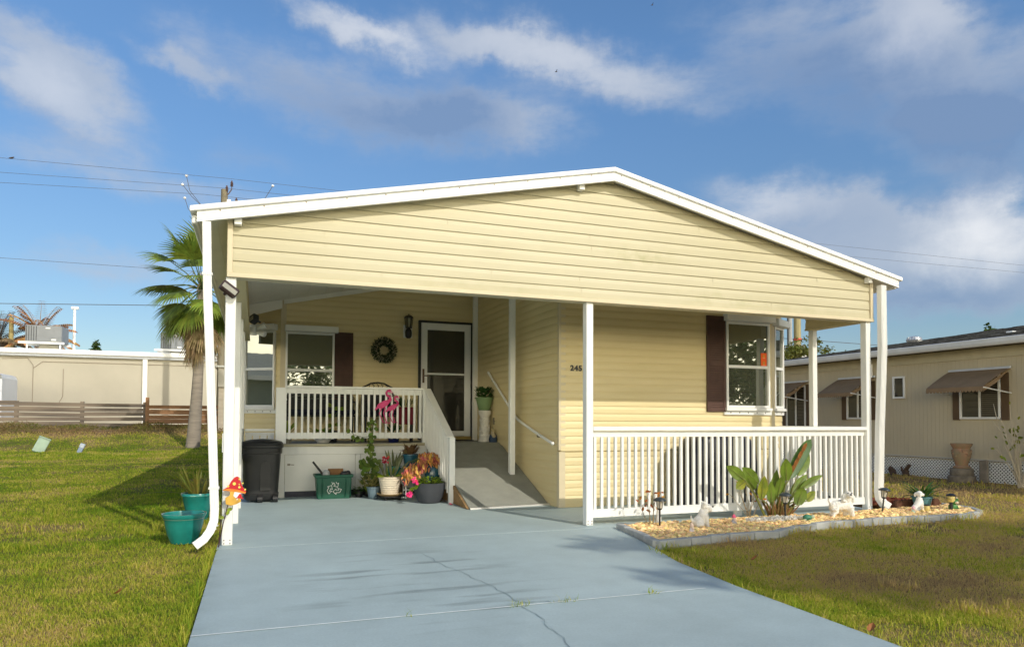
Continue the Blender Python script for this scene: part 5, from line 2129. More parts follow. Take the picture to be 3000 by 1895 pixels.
twig_bush('bare_bush', 'bare twiggy bush with a few rusty leaves left of the bird of paradise', (5.70, 6.98, .0), 9, .48, .55, 4, 2)
twig_bush('bare_bush', 'small withered bush behind the leftmost path light', (4.22, 6.85, .0), 7, .42, .45, 9, 10)
b = MB()
b.tube([(4.40, 6.98, 0), (4.40, 6.985, .09)], .032, 14)
b.tube([(4.40, 6.985, .09), (4.405, 6.99, .25)], .022, 14)
tag(b.build('pipe_stub', M_WHITE, smooth=True), 'white plastic pipe stub standing at the foot of the front railing', 'pipe')
t = potted('potted_plant', 'teal square pot with a fern at the right end of the bed', (8.50, 6.92, .025), .085, .125, .17, mat('teal_pot_dull', (.09, .22, .25), .6, .3, .1, 6))
sprigs(t, 'fern', M_LEAF, 60, .09, .15, .03, .28, .016, .9, (.4, 1.7), seed=19, shape='lance', seg=6)
b = MB()
b.lathe([(.12, -.02), (.15, .0), (.152, .012), (.12, .004)], 20)
b.build('saucer', mat('dark_saucer', (.03, .045, .06), .5), t, smooth=True)

# ------------------------------------------------------------------ left side of the carport: pots and mushroom stake
t = potted('planter', 'wide empty teal glazed planter on the grass by the downspout', (-.66, 7.62, -.03), .115, .19, .30, M_TEAL,
           prof=[(.10, 0), (.12, .008), (.155, .10), (.178, .20), (.186, .25), (.196, .262), (.206, .285), (.205, .30), (.19, .30), (.178, .26), (.16, .16), (.12, .05), (1e-5, .045)], cat='planter', soil=False)
b = MB()
b.lathe([(.1862, .247), (.189, .252), (.1885, .258)], 30)
b.build('rim_band', mat('glaze_band', (.12, .22, .17), .35, .5), t)
t = potted('potted_plant', 'teal pot of long drooping aloe leaves behind the empty planter', (-.66, 9.35, -.03), .12, .185, .33, M_TEAL)
b = MB()
r_ = random.Random(41)
for k in range(52):
    a = r_.uniform(0, 6.283)
    leaf_strip(b, (.09 * math.cos(a), .09 * math.sin(a), .30), (math.cos(a), math.sin(a), r_.uniform(.7, 3.0)), (0, 0, 1), r_.uniform(.20, .46), .013, r_.uniform(.1, .7), .3, 6)
for d, L in (((-.6, -.1, .9), .55), ((-.25, -.2, 1.2), .5), ((-.9, -.2, .35), .62), ((-.5, .1, 1.3), .36), ((.25, -.2, 1.5), .40)):
    leaf_strip(b, (-.05, -.03, .3), d, (0, 0, 1), L, .014, .55, .3, 8)
b.build('leaves', mat('aloe_leaf', (.12, .15, .03), .45, .4, .3, 9, col2=(.28, .24, .05), island=.35, trans=.15), t)

t = thing('mushroom_stake', 'red spotted metal mushroom garden stake leaning by the front left post', 'garden stake', (-.30, 7.10, 0))
b = MB()
b.tube([(-.02, 0, -.03), (.02, 0, .22), (.07, 0, .44)], .005, 6)
b.tube([(-.02, 0, -.03), (.0, .0, .25), (.0, 0, .42)], .004, 6)
b.build('rods', mat('stake_rod', (.06, .03, .03), .5), t)
MS = Matrix.Translation((.085, 0, .40))


def disc_cap(q, cx, cz, w, h, y0, y1):
    poly = [(cx - w, cz), (cx - w * .55, cz + h * .22), (cx - w * .30, cz + h * .62), (cx - w * .02, cz + h * .92), (cx + w * .22, cz + h), (cx + w * .45, cz + h * .86), (cx + w * .55, cz + h * .5), (cx + w * .68, cz + h * .2), (cx + w, cz - h * .18), (cx + w * .93, cz - h * .28), (cx + w * .4, cz - h * .12), (cx - w * .2, cz - h * .02), (cx - w * .9, cz - h * .05)]
    q.prism(poly, y0, y1, 'y', 0, MS)


b = MB()
disc_cap(b, .03, .135, .105, .125, -.012, .012)
disc_cap(b, .075, .055, .035, .04, -.016, .002)
cap = b.build('cap', mat('mushroom_red', (.52, .008, .018), .35, .5, .1, 9), t, bevel=.003)
b = MB()
b.prism([(-.073, .132), (-.02, .124), (.05, .112), (.125, .095), (.133, .108), (.06, .135), (-.02, .148), (-.06, .142)], -.0145, .010, 'y', 0, MS)
b.build('cap_edge', mat('mushroom_orange', (.62, .20, .02), .4, .4, .1, 9), cap)
b = MB()
for x, z, r_ in ((.075, .235, .010), (.028, .192, .015), (-.025, .170, .010), (.072, .185, .006), (.073, .158, .011), (.103, .195, .008), (.125, .135, .009)):
    b.tube([MS @ Vector((x, -.014, z)), MS @ Vector((x, -.018, z))], r_, 12)
b.build('spots', mat('spot_yellow', (.72, .62, .12), .5), cap)
b = MB()
b.prism([(-.045, 0), (.0, -.015), (.06, .0), (.05, .05), (.02, .075), (.035, .13), (-.01, .13), (-.01, .08), (-.05, .06)], -.010, .010, 'y', 0, MS)
b.prism([(.05, .0), (.09, .02), (.085, .06), (.06, .055)], -.012, .006, 'y', 0, MS)
b.build('stem', mat('mushroom_gold', (.58, .33, .05), .45, .4, .2, 9), t, bevel=.003)
b = MB()
b.prism([(.035, .06), (.065, .055), (.07, .10), (.045, .125), (.032, .10)], -.0135, -.011, 'y', 0, MS)
b.build('white_patch', M_METAL, t)
b = MB()
for p, d in (((.03, 0, .27), (-.9, -.2, .35)), ((-.0, 0, .40), (-.7, -.2, .5)), ((.05, 0, .34), (.8, -.2, .4)), ((.035, 0, .30), (.9, -.3, .9))):
    leaf_strip(b, p, d, (0, -1, .3), .055, .016, .2, .3, 4, shape='oval')
b.build('metal_leaves', mat('stake_leaf', (.20, .26, .02), .4, .4, .3, 14), t)
t = thing('utility_box', 'small white box mounted outside the left carport posts', 'utility box', (-.32, 8.66, .93))
b = MB()
b.box(-.045, .045, -.04, .04, -.11, .11)
b.build('box', M_METAL, t, bevel=.005)
b = MB()
b.box(-.035, .035, -.046, -.04, -.09, .09)
b.build('cover', M_METAL, t, bevel=.003)

# ------------------------------------------------------------------ lawn grass


def grass(name, label, pts, h0, h1, w0, w1):
    n = len(pts)
    x, y = pts[:, 0], pts[:, 1]
    z = np.array([ground_z(a, c) for a, c in pts]) - .005
    d = np.sqrt(x ** 2 + y ** 2)
    grow = np.clip(d / 7, 1, 2.6)
    h = rng.uniform(h0, h1, n) * np.clip(grow, 1, 1.3)
    w = rng.uniform(w0, w1, n) * grow
    a = rng.uniform(0, 6.283, n)
    lean = rng.uniform(.15, 1.1, n)
    la = rng.uniform(0, 6.283, n)
    sx, sy = np.cos(a) * w, np.sin(a) * w
    lx, ly = np.cos(la) * lean * h, np.sin(la) * lean * h
    V = np.zeros((n, 5, 3))
    V[:, 0] = np.stack([x - sx, y - sy, z], 1)
    V[:, 1] = np.stack([x + sx, y + sy, z], 1)
    V[:, 2] = np.stack([x + sx * .8 + lx * .35, y + sy * .8 + ly * .35, z + h * .62], 1)
    V[:, 3] = np.stack([x - sx * .8 + lx * .35, y - sy * .8 + ly * .35, z + h * .62], 1)
    V[:, 4] = np.stack([x + lx, y + ly, z + h * (1.05 - .3 * lean)], 1)
    idx = np.arange(n)[:, None] * 5
    loops = np.concatenate([idx + np.array([[0, 1, 2, 3]]), idx + np.array([[3, 2, 4]])], 1).ravel()
    me = bpy.data.meshes.new(name)
    me.vertices.add(n * 5)
    me.vertices.foreach_set('co', V.ravel())
    me.loops.add(n * 7)
    me.loops.foreach_set('vertex_index', loops)
    me.polygons.add(n * 2)
    st = np.stack([np.arange(n) * 7, np.arange(n) * 7 + 4], 1).ravel()
    me.polygons.foreach_set('loop_start', st)
    me.update(calc_edges=True)
    me.validate()
    if 'grass_blade' not in MATS:
        m = bpy.data.materials.new('grass_blade')
        m.use_nodes = True
        n_, l_, b_ = nodes_of(m)
        c = lawn_colour(m.node_tree, True)
        l_.new(c, b_.inputs['Base Color'])
        b_.inputs['Roughness'].default_value = .6
        b_.inputs['Specular IOR Level'].default_value = .2
        t_ = n_.new('ShaderNodeBsdfTranslucent')
        l_.new(c, t_.inputs[0])
        ms = n_.new('ShaderNodeMixShader')
        ms.inputs[0].default_value = .46
        l_.new(b_.outputs[0], ms.inputs[1])
        l_.new(t_.outputs[0], ms.inputs[2])
        l_.new(ms.outputs[0], n_['Material Output'].inputs[0])
        MATS['grass_blade'] = m
    me.materials.append(MATS['grass_blade'])
    o = bpy.data.objects.new(name, me)
    C.objects.link(o)
    tag(o, label, 'grass', kind='stuff')
    return o


def scatter(x0, x1, y0, y1, n, ok, power=2.0, near=4.0):
    out = []
    tot = 0
    while tot < n:
        p = np.stack([rng.uniform(x0, x1, 40000), rng.uniform(y0, y1, 40000)], 1)
        d = np.sqrt((p ** 2).sum(1))
        keep = rng.random(40000) < np.minimum(1, (near / d) ** power)
        p = p[keep]
        k = np.array([ok(a, c) and (bare(a, c) or rng.random() < .22) for a, c in p], bool)
        # thin the sward where the lawn is bare
        out.append(p[k])
        tot += k.sum()
    return np.concatenate(out)[:n]


def bare(x, y):
    """worn patches: soil shows through, more of them on the right lawn"""
    v = noise.noise(Vector((x * .42 + 3, y * .42, 1.7))) + .5 * noise.noise(Vector((x * 1.3, y * 1.9, 5.1))) + .25 * noise.noise(Vector((x * 4.1, y * 5.2, 9.3)))
    return v < (.10 if x > 3 else .38)


def in_view(x, y):
    az = math.atan2(x, y)
    return R(-19) < az < R(60) or (R(-38) < az < R(68) and rng.random() < .4)


def right_ok(x, y):
    if not in_view(x, y) or x > 14.6:
        return False
    edge = 3.2 + max(0, (y - 1.5)) * .04 if y < 4.2 else 3.31 + (y - 4.2) * .1
    if y < 5.78:
        if x < edge + .015:
            return False
        if x < 3.7 and y > 5.7:
            return False
        return True
    return not inside(x, y, BED + [(8.4, 8.0), (8.0, 14), (3.3, 14), (3.3, 5.8)]) and x > 3.7


grass('grass', 'short patchy green grass on the lawn left of the driveway', scatter(-14, -.34, 2.6, 26, 185000, lambda x, y: in_view(x, y)), .016, .042, .0016, .0032)
grass('grass', 'far green grass running up to the fence bank', scatter(-14, -.6, 24, 35.5, 26000, lambda x, y: in_view(x, y) and x < -.5, .3, 30), .03, .06, .003, .005)
grass('grass', 'dry patchy grass on the lawn right of the driveway', scatter(3.2, 14.6, 2.0, 13.5, 155000, right_ok), .016, .042, .0016, .0032)
gp = scatter(8.3, 14.6, 8, 30, 12000, lambda x, y: x > 8.4 and not inside(x, y, BED + [(8.4, 8.0), (8.0, 7)]), 1.0)
grass('grass', 'grass strip between the mobile home and the tan neighbor house', gp, .04, .07, .003, .006)
# taller tufts along the slab and block edges
ed = []
for y in np.linspace(2.6, 7.4, 600):
    ed.append((-.345 - abs(rng.normal(0, .03)), y + rng.normal(0, .01)))
for y in np.linspace(2.0, 5.7, 420):
    e = 3.2 + max(0, (y - 1.5)) * .04 if y < 4.2 else 3.31 + (y - 4.2) * .1
    ed.append((e + .012 + abs(rng.normal(0, .03)), y))
for a, c in zip(BED[2:13], BED[3:14]):
    for k in range(60):
        u = rng.random()
        if rng.random() < .5 + .5 * math.sin(a[0] * 7 + u * 5):
            ed.append((a[0] + (c[0] - a[0]) * u + rng.normal(0, .01), a[1] + (c[1] - a[1]) * u - .055 - abs(rng.normal(0, .02))))
for cx, w_ in ((1.62, .05), (1.98, .06), (.9, .02), (2.6, .03)):
    for k in range(int(w_ * 420)):
        ed.append((cx + rng.normal(0, w_), 4.225 + rng.normal(0, .006)))
grass('grass_fringe', 'longer grass fringe along the driveway and bed edging', np.array(ed), .05, .12, .002, .0035)
tf = []
for k in range(60):
    if k % 2:
        c = (rng.uniform(3.8, 9), rng.uniform(2.6, 5.7))
        if not right_ok(*c):
            continue
    else:
        c = (rng.uniform(-4, -.6), rng.uniform(4, 12))
    for j in range(int(rng.integers(25, 70))):
        tf.append((c[0] + rng.normal(0, .05), c[1] + rng.normal(0, .05)))
grass('grass_tufts', 'scattered taller green grass tufts on both lawns', np.array(tf), .05, .10, .002, .0035)
r_ = random.Random(77)
for (x, y, lab) in ((3.28, 3.02, 'dry curled brown leaf on the lower right driveway edge'), (4.0, 4.9, 'small rusty leaf in the grass right of the driveway'), (-.9, 5.4, 'orange fallen leaf in the grass left of the driveway')):
    b = MB()
    leaf_strip(b, (0, 0, .015), (1, r_.uniform(-.5, .5), .35), (0, 0, 1), .07, .02, -.5, .6, 5, shape='oval')
    o = b.build('fallen_leaf', mat('fallen_brown', (.30, .13, .05), .8, .1, .3, 14))
    o.location = (x, y, 0)
    tag(o, lab, 'leaf')

# ------------------------------------------------------------------ trees and palms
M_FAN = mat('palm_green', (.19, .26, .04), .5, .35, .25, 3, island=.3, trans=.35)
M_FANY = mat('palm_yellow', (.36, .40, .03), .5, .35, .2, 3, island=.2, trans=.35)
M_FAND = mat('palm_dead', (.36, .27, .16), .8, .1, .3, 3, col2=(.15, .12, .05), island=.35, trans=.1)
M_TRUNK = mat('palm_bark', (.27, .235, .195), .9, .1, .15, 2, .7, 8, stretch=(1, 1, 6))


def fan_leaf(q, hub, d, up_, size, n=26, droop=.5, span=2.6, w=.05, r_=random):
    """palmate frond: narrow segments joined near the hub, tips hanging"""
    d = Vector(d).normalized()
    side = d.cross(Vector(up_)).normalized()
    for i in range(n):
        a = (i / (n - 1) - .5) * span
        e = (d * math.cos(a) + side * math.sin(a)).normalized()
        L = size * (.72 + .28 * math.cos(a * .8)) * r_.uniform(.88, 1.06)
        p = Vector(hub)
        nn = side.cross(d).normalized()
        s = e.cross(nn).normalized()
        vs, fs = [], []
        dirn = e.copy()
        ww = [w * .35, w, w * .8, w * .45, .004]
        for k in range(5):
            vs += [p + s * ww[k], p - s * ww[k]]
            dirn = (dirn + Vector((0, 0, -1)) * droop * (k + .6) / 5 * .55).normalized()
            p = p + dirn * L / 4
        for k in range(4):
            fs.append((k * 2, k * 2 + 1, k * 2 + 3, k * 2 + 2))
        q.add(vs, fs)


def fan_palm():
    r_ = random.Random(9)
    x, y = -2.45, 31.5
    z0 = ground_z(x, y)
    t_ = thing('fan_palm', 'fan palm with a ragged green crown and brown dead skirt behind the left downspout', 'palm', (x, y, z0))
    q = MB()
    pts, rad = [], []
    for i in range(15):
        u = i / 14
        pts.append((.26 * u + .03 * math.sin(u * 4), 0, 6.6 * u - .05))
        rad.append(.10 * (1 - u) ** 2 + .185 - .025 * u)
    q.tube(pts, rad, 18)
    q.build('trunk', M_TRUNK, t_, smooth=True)
    top = Vector((.24, 0, 6.6))
    g, yl, dd, pt = MB(), MB(), MB(), MB()
    for i in range(31):
        a = i * 2.399 + r_.uniform(-.2, .2)
        elv = R(78) - R(132) * (i / 30) + r_.uniform(-.1, .1)
        d = Vector((math.cos(a) * math.cos(elv), math.sin(a) * math.cos(elv), math.sin(elv)))
        pl_ = r_.uniform(1.35, 1.95) * (1 if elv > -.2 else .8)
        hub = top + d * pl_ + Vector((0, 0, -.12 * math.cos(elv)))
        pt.tube([top, top + d * pl_ * .5 + Vector((0, 0, .05)), hub], [.035, .022, .016], 5)
        d2 = (d + Vector((0, 0, -.25 * math.cos(elv)))).normalized()
        q_ = yl if i in (21, 24, 11, 16, 19) else g
        upv = Vector((r_.uniform(-.2, .2), r_.uniform(-.2, .2), 1)) if abs(d2.z) < .9 else Vector((1, 0, .2))
        fan_leaf(q_, hub, d2, upv, r_.uniform(1.25, 1.6), 30, r_.uniform(.45, .85), 2.7, .062, r_)
    for i in range(34):
        a = i * 2.399 + .4
        elv = R(-58) - R(28) * r_.random()
        d = Vector((math.cos(a) * math.cos(elv), math.sin(a) * math.cos(elv), math.sin(elv)))
        hub = top + Vector((0, 0, -.25 - r_.random() * 1.0)) + d * r_.uniform(.4, .95)
        fan_leaf(dd, hub, d + Vector((0, 0, -.6)), (math.cos(a), math.sin(a), .2), r_.uniform(1.0, 1.55), 18, .5, 1.5, .055, r_)
    for i in range(24):
        a = r_.uniform(0, 6.283)
        p = top + Vector((math.cos(a) * .4, math.sin(a) * .4, r_.uniform(-.1, .9)))
        dd.tube([top + Vector((0, 0, .2)), p, p + Vector((math.cos(a) * .5, math.sin(a) * .5, -.4))], [.02, .014, .004], 5)
    g.build('crown', M_FAN, t_)
    yl.build('pale_fronds', M_FANY, t_)
    dd.build('dead_skirt', M_FAND, t_)
    pt.build('leaf_stalks', M_STEM, t_)


fan_palm()


def frond_palm(name, label, loc, h, n, L, leafm, seed, dead=.5):
    r_ = random.Random(seed)
    t_ = thing(name, label, 'palm', loc)
    q = MB()
    q.tube([(0, 0, 0), (.1, 0, h * .5), (.05, 0, h)], [.22, .17, .15], 12)
    q.build('trunk', M_TRUNK, t_, smooth=True)
    g = MB()
    for i in range(n):
        a = i * 2.399
        elv = r_.uniform(.0, 1.45)
        d = Vector((math.cos(a) * math.cos(elv), math.sin(a) * math.cos(elv), math.sin(elv)))
        p = Vector((.05, 0, h))
        pts = [p.copy()]
        for k in range(9):
            d = (d + Vector((0, 0, -.11))).normalized()
            p = p + d * L / 9
            pts.append(p.copy())
            s = d.cross(Vector((0, 0, 1))).normalized()
            for sg in (-1, 1):
                for j in range(2):
                    leaf_strip(g, p - d * j * L / 18, s * sg + d * .7 + Vector((0, 0, -.3)), (0, 0, 1), L * .30 * (1.1 - k / 11), .075, .6, .2, 2, shape='lance')
        g.tube(pts, [.035 * (1 - k / 11) for k in range(10)], 5)
    g.build('crown', leafm, t_)
    return t_


def tree(name, label, loc, h, blobs, n, leaf, leafm, seed, trunk_r=.16, group=None, limbs=True):
    r_ = random.Random(seed)
    t_ = thing(name, label, 'tree', loc, group=group)
    q = MB()
    base = Vector((0, 0, -.1))
    fork = Vector((r_.uniform(-.2, .2), r_.uniform(-.2, .2), h * .42))
    q.tube([base, fork * .5, fork], [trunk_r * 1.3, trunk_r, trunk_r * .8], 10)
    for c, rad in blobs:
        c = Vector(c)
        q.tube([fork, fork.lerp(c, .5) + Vector((0, 0, -.1)), c], [trunk_r * .6, trunk_r * .35, trunk_r * .1], 7)
        for k in range(5):
            e = Vector((r_.uniform(-1, 1), r_.uniform(-1, 1), r_.uniform(-.5, 1))).normalized()
            q.tube([fork.lerp(c, .7), c + Vector((e.x * rad[0], e.y * rad[1], e.z * rad[2])) * .75], [trunk_r * .2, trunk_r * .04], 5)
    q.build('trunk', mat('tree_bark', (.12, .095, .07), .9, .1, .2, 3, .6, 12), t_)
    g = MB()
    tot = sum(a[0] * a[1] * a[2] for _, a in blobs)
    for c, rad in blobs:
        m_ = int(n * rad[0] * rad[1] * rad[2] / tot)
        sub = [Vector((r_.gauss(0, .55), r_.gauss(0, .55), r_.gauss(0, .5))) for _ in range(max(4, m_ // 45))]
        for i in range(m_):
            s = r_.choice(sub) + Vector((r_.gauss(0, .17), r_.gauss(0, .17), r_.gauss(0, .14)))
            p = Vector(c) + Vector((s.x * rad[0], s.y * rad[1], s.z * rad[2]))
            d = Vector((r_.uniform(-1, 1), r_.uniform(-1, 1), r_.uniform(-.8, .5))).normalized()
            sd_ = d.cross(Vector((r_.uniform(-1, 1), r_.uniform(-1, 1), 1))).normalized()
            l_, w_ = leaf * r_.uniform(.6, 1.3), leaf * .32
            g.add([p, p + d * l_ * .5 + sd_ * w_, p + d * l_, p + d * l_ * .5 - sd_ * w_], [(0, 1, 2, 3)])
    g.build('crown', leafm, t_)
    return t_


M_TREE = mat('tree_leaf', (.055, .105, .022), .55, .3, .3, 2, island=.4, trans=.3)
M_MIRROR = mat('street_tree_leaf', (.15, .23, .045), .5, .3, .3, 2, island=.45, trans=.5)
M_TREEY = mat('tree_leaf_olive', (.14, .155, .03), .55, .3, .3, 2, island=.4, trans=.3)
# trees across the street behind the viewer: their dappled shade lies on the right lawn, and windows mirror them
tree('shade_tree', 'leafy street tree whose shade falls on the right lawn', (11.0, -8.4, 0), 9.2, [((-2.0, 1.2, 8.6), (.9, .45, .35)), ((-1.6, .4, 8.6), (1.1, .9, .7)), ((.2, -.4, 9.1), (1.3, 1.0, .8)), ((1.9, .5, 8.5), (1.1, .9, .6)), ((1.2, -.5, 8.9), (.9, .7, .5)), ((3.6, -.2, 8.8), (1.0, .8, .5))], 7000, .26, M_TREE, 4)
tree('street_tree', 'dense green tree mirrored in the right front window', (19.5, -9, 0), 6, [((0, 0, 3.4), (3.2, 2.2, 2.8)), ((3.2, 1, 2.8), (2.6, 2, 2.2)), ((-3.2, -.8, 2.8), (2.6, 1.8, 2.2))], 14000, .32, M_MIRROR, 6)
tree('street_tree', 'loose green tree mirrored in the entry window', (3.2, -13, 0), 5.2, [((0, 0, 3.4), (2.6, 1.6, 1.5)), ((-2.6, 0, 2.6), (1.5, 1.4, 1.2)), ((2.4, -.6, 2.2), (1.6, 1.5, 1.5)), ((-5, 0, 2.0), (2, 1.5, 1.6)), ((5, 0, 2.2), (2, 1.5, 1.6))], 6500, .30, M_MIRROR, 8)

# ------------------------------------------------------------------ tan neighbour house on the right


def neighbour():
    H = thing('neighbor_house', 'tan mobile home with brown awnings and a gray shingle roof', 'house', (0, 0, 0))
    X0 = 14.7
    W, L = wall_M((X0, 27), (X0, 3))
    U = lambda y: 27 - y
    m_w = mat('tan_wall', (.56, .49, .35), .75, .15, .06, 1.1, .15, 60, stretch=(1, 1, .3))
    b = MB(W)
    b.box(0, L, -.12, -.004, .36, 2.80)
    n = int(L / .102)
    for i in range(n):
        b.box(i * .102 + .002, (i + 1) * .102 - .002, -.006, .0, .40, 2.80)
    b.build('wall', m_w, H)
    b = MB(W)
    b.box(0, L, -.02, .03, .375, .405)
    b.build('base_trim', mat('pale_trim', (.52, .50, .45), .7), H)
    b = MB(W)
    b.box(0, L, .007, .03, 2.58, 2.80)
    b.box(0, L, .03, .045, 2.68, 2.80)
    b.build('frieze_board', mat('tan_frieze', (.54, .49, .35), .6), H)
    # white lattice skirt over a dark panel coloured as the shade beneath the house
    b = MB(W)
    b.box(0, L, -.10, -.06, -.15, .37)
    b.build('crawl_space_shade', M_DARK, H)
    b = MB(W)
    s = .075
    z0, z1 = -.09, .372
    hgt = z1 - z0
    k = -hgt
    y0c = 12.0
    while k < L:
        if k > U(21):
            for sg, v in ((1, -.012), (-1, -.004)):
                a0, a1 = (k, k + hgt) if sg > 0 else (k + hgt, k)
                wv = .019
                b.add([(a0 - wv, v, z0), (a0 + wv, v, z0), (a1 + wv, v, z1), (a1 - wv, v, z1)], [(0, 1, 2, 3)])
        k += s
    b.build('lattice', M_WHITE, H)
    # roof, gutter
    b = MB()
    b.add([(14.28, 3, 2.925), (14.28, 27, 2.925), (17.3, 27, 3.15), (17.3, 3, 3.72), (20.3, 3, 2.925), (20.3, 27, 2.925),
           (14.28, 3, 2.87), (14.28, 27, 2.87), (20.3, 3, 2.87), (20.3, 27, 2.87)], [(0, 3, 2, 1), (3, 4, 5, 2), (0, 1, 7, 6), (6, 7, 9, 8), (1, 2, 5, 9, 7), (0, 6, 8, 4, 3)])
    m = bpy.data.materials.new('shingles')
    m.use_nodes = True
    n_, l_, p_ = nodes_of(m)
    g = n_.new('ShaderNodeNewGeometry')
    mp = n_.new('ShaderNodeMapping')
    mp.inputs['Rotation'].default_value = (0, 0, R(90))
    l_.new(g.outputs['Position'], mp.inputs[0])
    br = n_.new('ShaderNodeTexBrick')
    br.inputs['Scale'].default_value = 1
    br.inputs['Brick Width'].default_value = .22
    br.inputs['Row Height'].default_value = .13
    br.inputs['Mortar Size'].default_value = .006
    br.inputs['Color1'].default_value = (.055, .052, .048, 1)
    br.inputs['Color2'].default_value = (.13, .12, .105, 1)
    br.inputs['Mortar'].default_value = (.02, .02, .02, 1)
    l_.new(mp.outputs[0], br.inputs['Vector'])
    nz = n_.new('ShaderNodeTexNoise')
    nz.inputs['Scale'].default_value = 6
    nz.inputs['Detail'].default_value = 6
    l_.new(g.outputs['Position'], nz.inputs['Vector'])
    mx = n_.new('ShaderNodeMix')
    mx.data_type = 'RGBA'
    mx.blend_type = 'MULTIPLY'
    mx.inputs['Factor'].default_value = .8
    l_.new(br.outputs['Color'], mx.inputs['A'])
    cr = n_.new('ShaderNodeMapRange')
    cr.inputs['From Min'].default_value = .3
    cr.inputs['From Max'].default_value = .7
    cr.inputs['To Min'].default_value = .5
    cr.inputs['To Max'].default_value = 1.4
    l_.new(nz.outputs['Fac'], cr.inputs['Value'])
    l_.new(cr.outputs[0], mx.inputs['B'])
    l_.new(mx.outputs['Result'], p_.inputs['Base Color'])
    p_.inputs['Roughness'].default_value = .9
    bp = n_.new('ShaderNodeBump')
    bp.inputs['Strength'].default_value = .8
    bp.inputs['Distance'].default_value = .02
    l_.new(br.outputs['Fac'], bp.inputs['Height'])
    bp.invert = True
    l_.new(bp.outputs[0], p_.inputs['Normal'])
    rf = b.build('roof', m, H)
    b = MB()
    rr = random.Random(88)
    ridge = lambda y: 3.15 + (27 - y) * .57 / 24
    nc = 24
    for i in range(nc):
        y = 3 - rr.random() * .3
        while y < 27:
            w = rr.uniform(.18, .34)
            a, c = max(y, 3), min(y + w - .006, 27)
            if c > a:
                x0, x1 = 14.28 + (17.3 - 14.28) * i / nc, 14.28 + (17.3 - 14.28) * (i + 1.12) / nc
                h = rr.uniform(.012, .026)
                zz = lambda x, yy: 2.925 + (ridge(yy) - 2.925) * (x - 14.28) / 3.02
                b.add([(x0, a, zz(x0, a) + h), (x0, c, zz(x0, c) + h), (x1, c, zz(x1, c) + .004), (x1, a, zz(x1, a) + .004), (x0, a, zz(x0, a) - .002), (x0, c, zz(x0, c) - .002)],
                      [(0, 3, 2, 1), (0, 1, 5, 4)])
            y += w
    b.build('shingles', mat('shingle_tabs', (.12, .112, .10), .92, .1, .35, 9, island=.5), rf)
    b = MB()
    b.prism([(14.30, 2.79), (14.16, 2.79), (14.13, 2.84), (14.11, 2.925), (14.135, 2.935), (14.30, 2.925)], 3, 27)
    b.build('gutter', mat('gutter_white', (.70, .72, .74), .45, .4), H)
    b = MB(W)
    b.box(U(13.36), U(13.28), .01, .33, 2.66, 2.785)
    b.box(U(13.36), U(13.28), .01, .08, 2.30, 2.68)
    b.build('gutter_elbow', M_METAL, H, bevel=.02)
    b = MB()
    b.lathe([(.10, 0), (.10, .05), (.155, .07), (.185, .13), (.16, .20), (.08, .235), (1e-5, .24)], 18, (16.5, 13.6, 3.26))
    for k in range(18):
        a = k * 2 * math.pi / 18
        b.tube([(16.5 + .158 * math.cos(a), 13.6 + .158 * math.sin(a), 3.33), (16.5 + .19 * math.cos(a + .1), 13.6 + .19 * math.sin(a + .1), 3.39), (16.5 + .16 * math.cos(a + .2), 13.6 + .16 * math.sin(a + .2), 3.465)], .008, 5)
    b.build('turbine_vent', M_ALU, H, smooth=True)
    b = MB()
    b.box(15.28, 15.42, 10.22, 10.36, 3.06, 3.18)
    b.build('roof_vent', M_METAL, H, bevel=.01)

    def win(y1, y0, z0, z1, split=True, shutters=0.16, mat_=M_SCREEN):
        f = MB(W)
        u0, u1 = U(y1), U(y0)
        t_ = .045
        f.box(u0, u0 + t_, .008, .05, z0, z1)
        f.box(u1 - t_, u1, .008, .05, z0, z1)
        f.box(u0 + t_, u1 - t_, .008, .05, z1 - t_, z1)
        f.box(u0 + t_, u1 - t_, .008, .05, z0, z0 + t_)
        if split:
            um = (u0 + u1) / 2
            f.box(um - .02, um + .02, .008, .046, z0 + t_, z1 - t_)
        w_ = f.build('window', M_METAL, H, bevel=.004)
        f = MB(W)
        f.box(u0 + t_, u1 - t_, .010, .018, z0 + t_, z1 - t_)
        f.build('pane', mat_, w_)
        if split:   # blinds seen behind the right-hand sash
            f = MB(W)
            um = (u0 + u1) / 2
            z = z0 + t_ + .02
            while z < z1 - .06:
                f.box(um + .03, u1 - t_ - .01, .0185, .0195, z, z + .018)
                z += .042
            f.build('blind', mat('blind_brown', (.10, .085, .06), .7), w_)
        if shutters:
            for a in (u0 - shutters - .01, u1 + .01):
                f = MB(W)
                f.box(a, a + shutters, .008, .03, z0 - .02, z1 + .02)
                z = z0 + .04
                while z < z1 - .04:
                    f.box(a + .02, a + shutters - .02, .03, .037, z, z + .025)
                    z += .045
                f.build('window_shutter', mat('neighbor_shutter', (.13, .085, .05), .7), H)

    win(10.98, 10.08, 1.27, 2.22)
    win(12.70, 12.36, 1.77, 2.31, split=False, shutters=0)
    win(14.12, 13.40, 1.27, 2.22)
    win(16.35, 15.58, 1.02, 2.24, shutters=.14)

    def awning(y1, y0, zt, drop, out, label=None):
        u0, u1 = U(y1), U(y0)
        f = MB(W)
        n_ = 8
        prof = []
        for i in range(n_ + 1):
            t_ = i / n_
            prof.append((.03 + out * t_, zt - drop * (t_ ** 1.15)))
        vs, fs = [], []
        for v, z in prof:
            vs += [(u0 + (v * .04), v, z), (u1 - (v * .04), v, z)]
        for i in range(n_):
            fs.append((2 * i, 2 * i + 1, 2 * i + 3, 2 * i + 2))
        f.add(vs, fs)
        ub0, ub1 = u0 + out * .04, u1 - out * .04
        zb = zt - drop
        for i in range(3):   # rolled front edge
            pass
        m_ = 16
